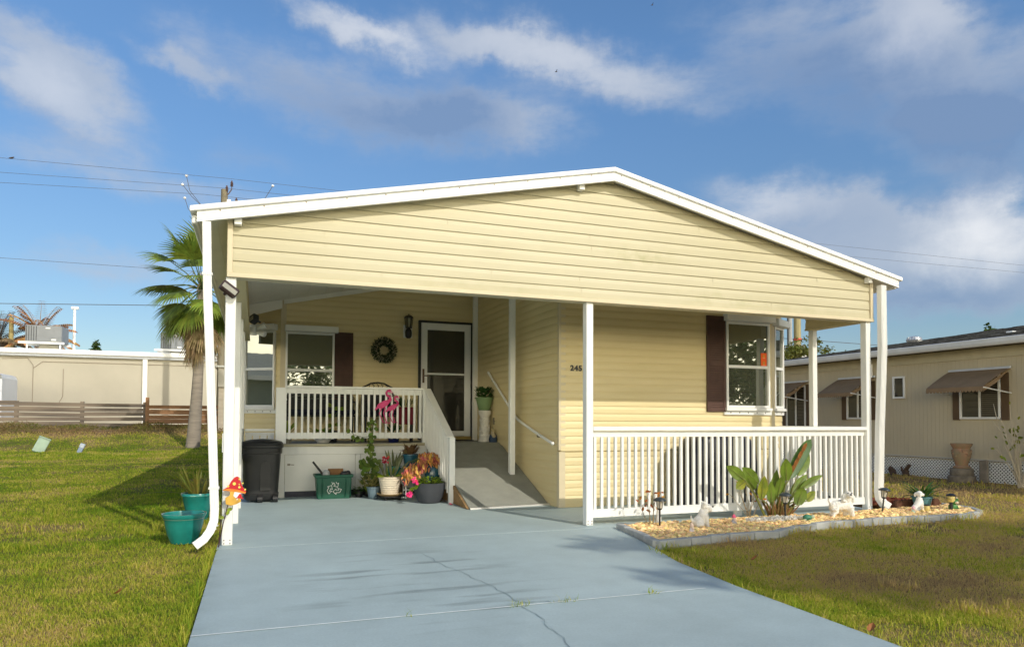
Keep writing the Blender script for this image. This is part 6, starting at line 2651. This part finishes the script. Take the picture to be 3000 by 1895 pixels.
        for i in range(m_):
            a, c = ub0 + (ub1 - ub0) * i / m_, ub0 + (ub1 - ub0) * (i + 1) / m_
            mid = (a + c) / 2
            f.add([(a, .03 + out, zb), (c, .03 + out, zb), (c, .035 + out, zb - .06), (c - (c - a) * .2, .036 + out, zb - .095), (mid, .037 + out, zb - .105), (a + (c - a) * .2, .036 + out, zb - .095), (a, .035 + out, zb - .06)], [(0, 1, 2, 3, 4, 5, 6)])
        for uu, sg in ((u0, 1), (u1, -1)):    # side wings
            f.add([(uu, .03, zt), (uu + sg * .04 * out, .03 + out, zb), (uu + sg * .04 * out, .03 + out, zb - .1), (uu, .03 + out * .55, zt - drop * .62 - .06)], [(0, 1, 2, 3)])
        o = f.build('awning', mat('awning_brown', (.28, .19, .11), .85, .1, .08, 3, .2, 90), H)
        sl = o.modifiers.new('thick', 'SOLIDIFY')
        sl.thickness = .006
        f = MB(W)
        f.box(u0 - .02, u1 + .02, .008, .06, zt - .005, zt + .045)
        f.build('head_rail', M_ALU, o, bevel=.004)
        for uu, sg in ((u0, 1), (u1, -1)):
            f = MB(W)
            f.tube([(uu, .02, zt - drop - .12), (uu + sg * .04 * out, .03 + out, zb - .01)], .014, 8)
            f.build('arm', M_METAL, o)
    awning(11.20, 9.86, 2.33, .40, .78)
    awning(14.36, 13.22, 2.33, .40, .78)
    awning(16.75, 15.50, 2.33, .42, .80)


neighbour()
t = thing('garden_urn', 'terracotta garden urn on a round stone plinth by the lattice skirt', 'urn', (14.22, 10.62, -.09))
t.scale = (.84, .84, 1.04)
b = MB()
b.lathe([(.19, .30), (.20, .325), (.14, .35), (.15, .40), (.205, .52), (.215, .60), (.20, .66), (.19, .70), (.245, .78), (.245, .805), (.21, .80), (.18, .70)], 24)
for k in range(16):
    a = k * 2 * math.pi / 16
    b.ball((.20 * math.cos(a), .20 * math.sin(a), .60 - .05 * math.cos(4 * a)), .032, 6)
b.build('urn', mat('terracotta', (.34, .19, .12), .85, .1, .25, 7, .3, 40, col2=(.30, .25, .15)), t, smooth=True)
b = MB()
b.lathe([(.30, 0), (.31, .02), (.31, .13), (.295, .145), (1e-5, .146)], 22)
b.lathe([(.255, .147), (.265, .16), (.265, .275), (.25, .295), (1e-5, .297)], 22)
b.build('plinth', mat('old_stone', (.22, .19, .15), .95, .1, .25, 6, .6, 20), t, smooth=True)
b = MB()
b.box(-.03, .03, -.085, .085, 0, .50)
o = b.build('stone_slab', mat('slab_gray', (.23, .20, .16), .95, .1, .2, 6, .4, 20), None, bevel=.008)
o.location = (14.45, 10.30, -.09)
o.rotation_euler = (R(-10), R(14), 0)
tag(o, 'gray slab leaning against the lattice behind the urn', 'slab')
for k, (y, h, lab) in enumerate(((12.55, .20, 'short dark stump against the lattice skirt'), (12.2, .28, 'taller dark stump nearest the urn on the lattice skirt'))):
    b = MB()
    b.tube([(0, 0, 0), (.02, .03, h * .6), (.0, .12 - .2 * k, h)], [.07, .05, .04], 8)
    b.tube([(.0, .05, 0), (0, .15, h * .8)], [.04, .02], 6)
    o = b.build('stump', mat('stump_dark', (.10, .065, .045), .9))
    o.location = (14.5, y, -.09)
    tag(o, lab, 'stump')
twig_bush('flowering_shrub', 'pale branched shrub with sparse yellow green leaves before the tan house', (13.95, 9.22, -.09), 15, 1.35, .5, 17, 34, mat('pale_branch', (.55, .48, .36), .8), mat('leaf_yellowgreen', (.22, .26, .03), .5, trans=.3, island=.4), .03, .08, .017)

# ------------------------------------------------------------------ far left: commercial building, fence, boxes
t = thing('commercial_building', 'long low beige stucco building with a white roof edge beyond the fence', 'building')
b = MB()
b.box(-60, -1.0, 50, 66, .5, 5.12)
b.build('wall', mat('beige_stucco', (.45, .42, .345), .9, .1, .05, .4, .35, 9), t)
b = MB()
b.box(-60.2, -.8, 49.72, 66.2, 5.20, 5.50)
b.build('roof_edge', M_METAL, t, bevel=.03)
b = MB()
b.box(-60.1, -.9, 49.80, 66.1, 5.04, 5.20)
b.build('gutter', mat('gutter_gray', (.42, .44, .46), .5, .3), t)
b = MB()
b.box(-6.90, -6.62, 49.82, 49.995, .7, 5.04)
b.build('downspout', M_METAL, t, bevel=.02)
b = MB()
b.tube([(-14.5, 49.97, 4.85), (-13.2, 49.97, 4.92), (-12.9, 49.97, 4.5), (-12.9, 49.97, 2.2)], .016, 5)
b.tube([(-12.9, 49.97, 4.3), (-12.4, 49.97, 4.72), (-9, 49.97, 4.72), (-3, 49.97, 4.70)], .016, 5)
b.tube([(-11.3, 49.97, 4.3), (-11.3, 49.97, 2.6), (-11.6, 49.97, 2.0)], .016, 5)
b.build('conduit', mat('conduit_tan', (.30, .25, .20), .8), t)
M_AC = mat('ac_gray', (.24, .255, .27), .5, .4, .06, 2)


def ac_unit(x0, x1, y0, y1, z0, z1, label, grille):
    t_ = thing('air_conditioner', label, 'air conditioner')
    q = MB()
    q.box(x0, x1, y0, y1, z0, z1)
    q.build('cabinet', M_AC, t_, bevel=.03)
    q = MB()
    for i in range(grille):
        u = x0 + .05 + i * .13
        q.box(u, u + .035, y0 - .012, y0 - .002, z0 + .06, z1 - .06)
    q.build('grille', mat('ac_dark', (.06, .065, .07), .6), t_)
    for yy in (y0 - .05, y1 - .1):
        q = MB()
        q.box(x0 - .35, x1 + .15, yy, yy + .12, z0 - .14, z0 - .005)
        q.build('stand_beam', M_METAL, t_)
    for xx in (x0 + .05, x1 - .13):
        q = MB()
        q.box(xx, xx + .08, y0 + .05, y0 + .13, 5.5, z0 - .14)
        q.build('stand_leg', M_METAL, t_)
    q = MB()
    q.box(x0 + (x1 - x0) * .35, x1 - .25, y0 + .3, y1 - .3, 5.5, z0 - .14)
    q.build('duct', mat('duct_beige', (.40, .38, .32), .7), t_)
    q = MB()
    q.box(x1 - .55, x1 - .30, y0 - .013, y0 - .002, z0 + .08, z0 + .18)
    q.box(x0 + (x1 - x0) * .55, x0 + (x1 - x0) * .68, y0 - .013, y0 - .002, z1 - .2, z1 - .13)
    q.build('label_plate', M_METAL, t_)


ac_unit(-13.45, -11.50, 50.3, 52.0, 5.98, 7.0, 'big gray rooftop air conditioner on a white stand at left', 5)
ac_unit(-5.95, -4.4, 50.3, 51.9, 5.80, 6.88, 'gray rooftop air conditioner partly hidden behind the fan palm', 5)
t = thing('cargo_trailer', 'white trailer with a rounded roof corner behind the weathered fence', 'trailer', (0, 0, 0))
b = MB()
b.prism([(-19, 1.2), (-12.6, 1.2), (-12.6, 3.35), (-12.67, 3.52), (-12.83, 3.60), (-19, 3.62)], 43.5, 46)
b.build('body', mat('trailer_white', (.60, .64, .70), .35, .5, .04, 1), t)
b = MB()
b.prism([(-19, 3.40), (-12.595, 3.30), (-12.65, 3.53), (-12.82, 3.615), (-19, 3.635)], 43.48, 43.497)
b.build('roof_trim', mat('trailer_trim', (.24, .26, .26), .4, .5), t)
for xx in (-16.0, -15.0):
    b = MB()
    b.tube([(xx, 43.45, 1.05), (xx, 43.75, 1.05)], .36, 18)
    b.build('wheel', M_BLACK, t)

M_FG = mat('fence_gray', (.185, .155, .115), .9, .1, .25, 1.2, .5, 10, col2=(.11, .095, .08), stretch=(.4, 1, 6), island=.25)
M_FB = mat('fence_brown', (.25, .15, .075), .85, .1, .2, 1.2, .4, 10, stretch=(.4, 1, 6), island=.2)
r_ = random.Random(61)


def fence(name, label, xs, y, z0, z1, mtl, nb, post_up, seed):
    r_ = random.Random(seed)
    t_ = thing(name, label, 'fence')
    for x in xs:
        q = MB()
        q.box(x - .075, x + .075, y - .08, y + .06, z0 - .2, z1 + post_up * (1 if x != xs[-1] or post_up < .2 else .9))
        q.build('post', mtl, t_, bevel=.01)
    for a, c in zip(xs, xs[1:]):
        for i in range(nb):
            z = z0 + (z1 - z0) * (i + .5) / nb + r_.uniform(-.02, .02)
            h = (z1 - z0) / nb * .42 * r_.uniform(.75, 1.12)
            q = MB()
            dz = r_.uniform(-.035, .035)
            q.add([(a, y - .10, z - h), (c, y - .10, z - h + dz), (c, y - .10, z + h + dz), (a, y - .10, z + h), (a, y - .065, z - h), (c, y - .065, z - h + dz), (c, y - .065, z + h + dz), (a, y - .065, z + h)],
                  [(0, 1, 2, 3), (7, 6, 5, 4), (0, 4, 5, 1), (3, 2, 6, 7), (1, 5, 6, 2), (0, 3, 7, 4)])
            q.build('rail_board', mtl, t_)


fence('weathered_fence', 'weathered gray rail fence of sagging wide boards at far left', [-18.2, -15.6, -13.0, -10.42, -7.78, -5.12], 38, .58, 2.0, M_FG, 6, .03, 3)
fence('brown_fence', 'newer reddish brown rail fence behind the fan palm trunk', [-5.0, -2.25, .4], 37.9, .70, 1.92, M_FB, 5, .34, 5)
# scrubby weeds on the bank
q = MB()
r_ = random.Random(33)
for i in range(9000):
    x = r_.uniform(-16, .5)
    dens = .5 + .5 * math.sin(x * 1.7) * math.sin(x * .63 + 2)
    if r_.random() > .25 + .75 * dens:
        continue
    y = r_.uniform(34.6, 37.7)
    z = ground_z(x, y)
    leaf_strip(q, (x, y, z + r_.uniform(0, .30) * dens), (r_.uniform(-1, 1), r_.uniform(-1, .3), r_.uniform(.2, 1.6)), (0, -1, 0), r_.uniform(.07, .22), r_.uniform(.006, .016), .6, .2, 3)
tag(q.build('weeds', mat('weed_brown', (.17, .115, .055), .85, .1, .3, .6, col2=(.12, .13, .03), island=.4, trans=.15, lo=.45, hi=.6)), 'tangled dry weeds along the foot of the fences', 'weeds', kind='stuff')

t = thing('utility_pedestal', 'pale green utility pedestal leaning to the right on the lawn', 'utility box', (-7.55, 30.0, -.05))
t.rotation_euler = (R(-6), R(24), R(12))
b = MB()
b.box(-.19, .19, -.15, .15, 0, .54)
b.build('cabinet', mat('pale_green', (.36, .47, .36), .6, .3, .12, 3), t, bevel=.02)
b = MB()
b.box(-.205, .205, -.165, .165, .54, .60)
b.build('lid', mat('pale_green', (.36, .47, .36)), t, bevel=.02)
t = thing('meter_box', 'small bluish gray box leaning on the lawn beside the green pedestal', 'utility box', (-6.0, 28.9, -.05))
t.rotation_euler = (0, R(22), 0)
b = MB()
b.box(-.075, .075, -.06, .06, 0, .22)
b.build('base', mat('box_bluegray', (.26, .33, .44), .5), t, bevel=.015)
b = MB()
b.box(-.082, .082, -.067, .067, .22, .38)
b.build('lid', mat('box_pale', (.50, .56, .62), .5), t, bevel=.02)

frond_palm('coconut_palm', 'palm with rust brown dry fronds behind the rooftop air conditioner', (-15.2, 60, 0), 7.3, 30, 2.6, mat('frond_rust', (.46, .24, .10), .7, .2, .3, 2, island=.4, trans=.2), 3)
frond_palm('coconut_palm', 'palm with gray drooping fronds at the left edge', (-17.9, 60.6, 0), 6.9, 22, 2.4, mat('frond_gray', (.20, .15, .09), .7, .2, .3, 2, island=.4, trans=.2), 5)
frond_palm('coconut_palm', 'low palm tip showing behind the right rooftop air conditioner', (-5.3, 58, 0), 6.9, 12, 1.2, MATS['frond_rust'], 8)
b = MB()
b.tube([(0, 0, 0), (0, 0, 8.6)], [.17, .15], 10)
o = b.build('palm_stub', mat('stub_yellow', (.34, .28, .12), .8, bump=.4, bscale=6))
o.location = (-16.9, 60, 0)
tag(o, 'yellowish bare palm trunk left of the rooftop air conditioner', 'trunk')
t = thing('light_pole', 'thin white light pole rising behind the beige building', 'light pole', (-12.92, 60, 0))
b = MB()
b.tube([(0, 0, 0), (0, 0, 9.5)], [.11, .085], 10)
b.build('pole', M_METAL, t)
b = MB()
b.box(-.22, .26, -.15, .15, 9.42, 9.62)
b.build('lamp_head', M_METAL, t, bevel=.03)
tree('cone_tree', 'small pointed green tree top above the beige building', (-13.36, 70, 0), 7.2, [((0, 0, 7.1), (.50, .50, .36)), ((0, 0, 7.6), (.33, .33, .34)), ((0, 0, 8.05), (.16, .16, .2))], 900, .22, M_TREE, 12)

t = thing('far_house', 'tan sided building corner between the left downspout and the porch post', 'house')
b = MB()
FW = Matrix(((1, 0, 0, 0), (0, -1, 0, 36), (0, 0, 1, 0), (0, 0, 0, 1)))
siding(b, -1.72, 3, .3, 2.75, .2, M=FW)
b.build('wall', mat('far_siding', (.40, .35, .28), .7), t)
b = MB()
b.prism([(-1.74, 2.76), (3, 2.76), (3, 3.7), (-1.74, 3.7)], 35.9, 36.1)
b.build('fascia', mat('far_fascia', (.46, .43, .37), .8), t)
b = MB()
b.box(-1.9, 3, 35.8, 40, 3.7, 3.78)
b.build('roof', M_METAL, t)
# grey house off to the left, mirrored in the corner window
t = thing('gray_house', 'gray sided house with a pale roof mirrored in the left corner window', 'house')
b = MB()
GW, gl = wall_M((-11, 0), (-11, 19))
siding(b, 0, gl, 0, 2.6, .22, M=GW)
b.build('wall', mat('gray_siding', (.22, .27, .27), .7), t)
b = MB()
b.add([(-10.6, -.4, 2.62), (-10.6, 19.4, 2.62), (-14.5, 19.4, 3.75), (-14.5, -.4, 3.75), (-18.4, 19.4, 2.62), (-18.4, -.4, 2.62)], [(0, 1, 2, 3), (3, 2, 4, 5), (0, 3, 5), (1, 4, 2)])
b.build('roof', mat('pale_roof', (.55, .55, .50), .7), t)
b = MB()
b.box(-10.62, -10.5, -.4, 19.4, 2.5, 2.64)
b.build('gutter', M_METAL, t)

# ------------------------------------------------------------------ poles, wires, birds
M_WOOD = mat('pole_wood', (.20, .175, .12), .9, .1, .2, 1.5, .5, 12, stretch=(3, 3, .4))
t = thing('utility_pole', 'wooden utility pole with insulators rising behind the left roof edge', 'utility pole', (-1.78, 40, 0))
b = MB()
b.tube([(0, 0, 0), (0, 0, 13.55)], [.24, .17], 14)
b.build('pole', M_WOOD, t, smooth=True)
b = MB()
for x, y, z in ((.36, 0, 13.62), (.12, -.1, 13.30), (.60, .1, 12.75)):
    b.lathe([(.02, 0), (.02, .15), (.085, .16), (.05, .22), (.085, .24), (.05, .30), (.085, .32), (.04, .40), (.04, .46)], 10, (x, y, z))
    b.tube([(0, 0, z - .5), (x * .6, y, z - .25), (x, y, z)], .03, 6)
b.build('insulator', mat('insulator_brown', (.10, .06, .05), .3, .5), t)
b = MB()
b.box(.12, .34, -.14, .08, 12.62, 13.02)
b.build('cutout', M_METAL, t, bevel=.03)
b = MB()
jp = [(-1.87, .0, 14.07), (-2.05, .0, 13.58), (-1.93, .0, 12.88), (2.45, 0, 14.06)]
for x, y, z in jp:
    b.ball((x, y, z), .075, 8)
b.build('clamp', mat('clamp_white', (.75, .75, .75), .4), t)
b = MB()
b.tube([jp[0], (-1.7, 0, 13.3), (-.9, 0, 12.3), (0, 0, 11.8)], .016, 5)
b.tube([jp[1], (-1.6, 0, 13.0), (-.9, 0, 12.35), (0, 0, 11.7)], .016, 5)
b.tube([jp[2], (-1.75, 0, 12.3), (-1.0, 0, 11.7), (0, 0, 11.5)], .016, 5)
b.tube([jp[3], (2.0, 0, 13.2), (1.0, 0, 12.2), (.2, 0, 11.8)], .016, 5)
b.build('jumper', M_WIRE, t)


def wire(label, pts, r_):
    q = MB()
    q.tube(pts, r_, 5)
    tag(q.build('power_line', M_WIRE), label, 'power line')


wire('topmost thin power line, with the perched bird on it', [(-48, 43.8, 14.05), (-12.08, 40.45, 14.05), (-1.65, 39.6, 14.05), (38.5, 38.9, 14.05), (90, 37.4, 14.05)], .009)
wire('middle thin power line of the top three', [(-48, 45, 13.3), (-12.0, 40.35, 13.3), (-1.6, 38.9, 13.3), (38.4, 38.8, 13.3), (90, 36.2, 13.3)], .009)
wire('lowest thin power line of the top three', [(-48, 46.5, 12.9), (-12.1, 40.72, 12.9), (-2.7, 39.07, 12.9), (38.4, 38.4, 12.9)], .009)
wire('thick dark cable just above the beige building roof', [(-48, 46.8, 6.5), (-11.2, 38.0, 6.5), (-4.5, 35.9, 6.5), (-1.5, 35.0, 6.5)], .016)
wire('thin gray line crossing the sky behind the fan palm crown', [(-48, 38.0, 8.5), (-11.0, 37.4, 8.5), (-1.8, 37.3, 8.5), (10, 37.2, 8.5)], .009)
wire('line strung from the right hand poles over the tan house', [(20, 41, 7.6), (36.6, 40, 7.2), (70, 39, 6.6)], .022)
t = thing('metal_pole', 'gray metal pole beside the wooden pole past the right window', 'pole', (36.25, 40, 0))
b = MB()
b.tube([(0, 0, 0), (0, 0, 11)], [.2, .17], 10)
b.build('shaft', mat('pole_gray', (.30, .31, .32), .5, .4), t)
b = MB()
b.tube([(-.24, -.1, 0), (-.24, -.1, 11)], .06, 6)
b.build('conduit', M_BLACK, t)
t = thing('utility_pole', 'wooden pole with a red band past the right window', 'utility pole', (36.95, 40, 0))
b = MB()
b.tube([(0, 0, 0), (0, 0, 11)], [.27, .24], 10)
b.build('pole', mat('pole_wood_pale', (.34, .29, .15), .9), t)
b = MB()
b.tube([(0, 0, 7.08), (0, 0, 7.26)], .30, 10)
b.build('band', mat('band_red', (.55, .08, .06), .6), t)
tree('leafy_tree', 'yellow green tree over the tan house roof beside the poles', (34.6, 38, 0), 5.4, [((.6, 0, 5.8), (2.0, 1.3, .85)), ((2.0, 0, 6.3), (.8, .6, .7)), ((-1.6, 0, 5.7), (1.5, 1, .6))], 2600, .22, M_TREEY, 14)
tree('slender_tree', 'sparse tree tip showing above the tan house ridge', (24.6, 17.2, 0), 4.0, [((0, 0, 4.45), (.28, .25, .35)), ((-.6, 0, 4.15), (.3, .2, .15))], 90, .22, M_TREE, 15, .05)
t = thing('gable_house', 'pale gable roof far off between the poles and the tan house', 'house', (42.4, 45, 0))
b = MB()
b.prism([(-2.2, 6.0), (1.8, 6.0), (-.2, 7.55)], 0, 8)
b.build('roof', mat('pale_tin', (.58, .58, .58), .5, .4), t)
b = MB()
b.box(-2.0, 1.6, .2, 7.8, 0, 5.998)
b.build('wall', mat('far_white', (.5, .5, .48), .7), t)


def bird(label, loc, s, fly):
    t_ = thing('bird', label, 'bird', loc)
    q = MB()
    q.tube([(-.5 * s, 0, .02 * s), (-.2 * s, 0, .10 * s), (.15 * s, 0, .18 * s), (.34 * s, 0, .30 * s), (.5 * s, 0, .28 * s)], [.03 * s, .13 * s, .17 * s, .10 * s, .01 * s], 8)
    if fly:
        q.add([(.1 * s, 0, .2 * s), (-.1 * s, 0, .2 * s), (-.2 * s, -1.0 * s, .45 * s), (.0, -.9 * s, .45 * s)], [(0, 1, 2, 3)])
        q.add([(.1 * s, 0, .2 * s), (-.1 * s, 0, .2 * s), (-.2 * s, 1.0 * s, .45 * s), (.0, .9 * s, .45 * s)], [(0, 1, 2, 3)])
    q.build('body', mat('bird_dark', (.06, .045, .04), .7), t_)


bird('small dark bird perched on the topmost power line', (-11.55, 40.4, 14.06), .26, False)
bird('tiny bird in flight over the middle of the roof', (33.2, 75, 43.0), .35, True)
bird('tiny bird in flight high above the roof ridge', (46.5, 75, 54.0), .35, True)
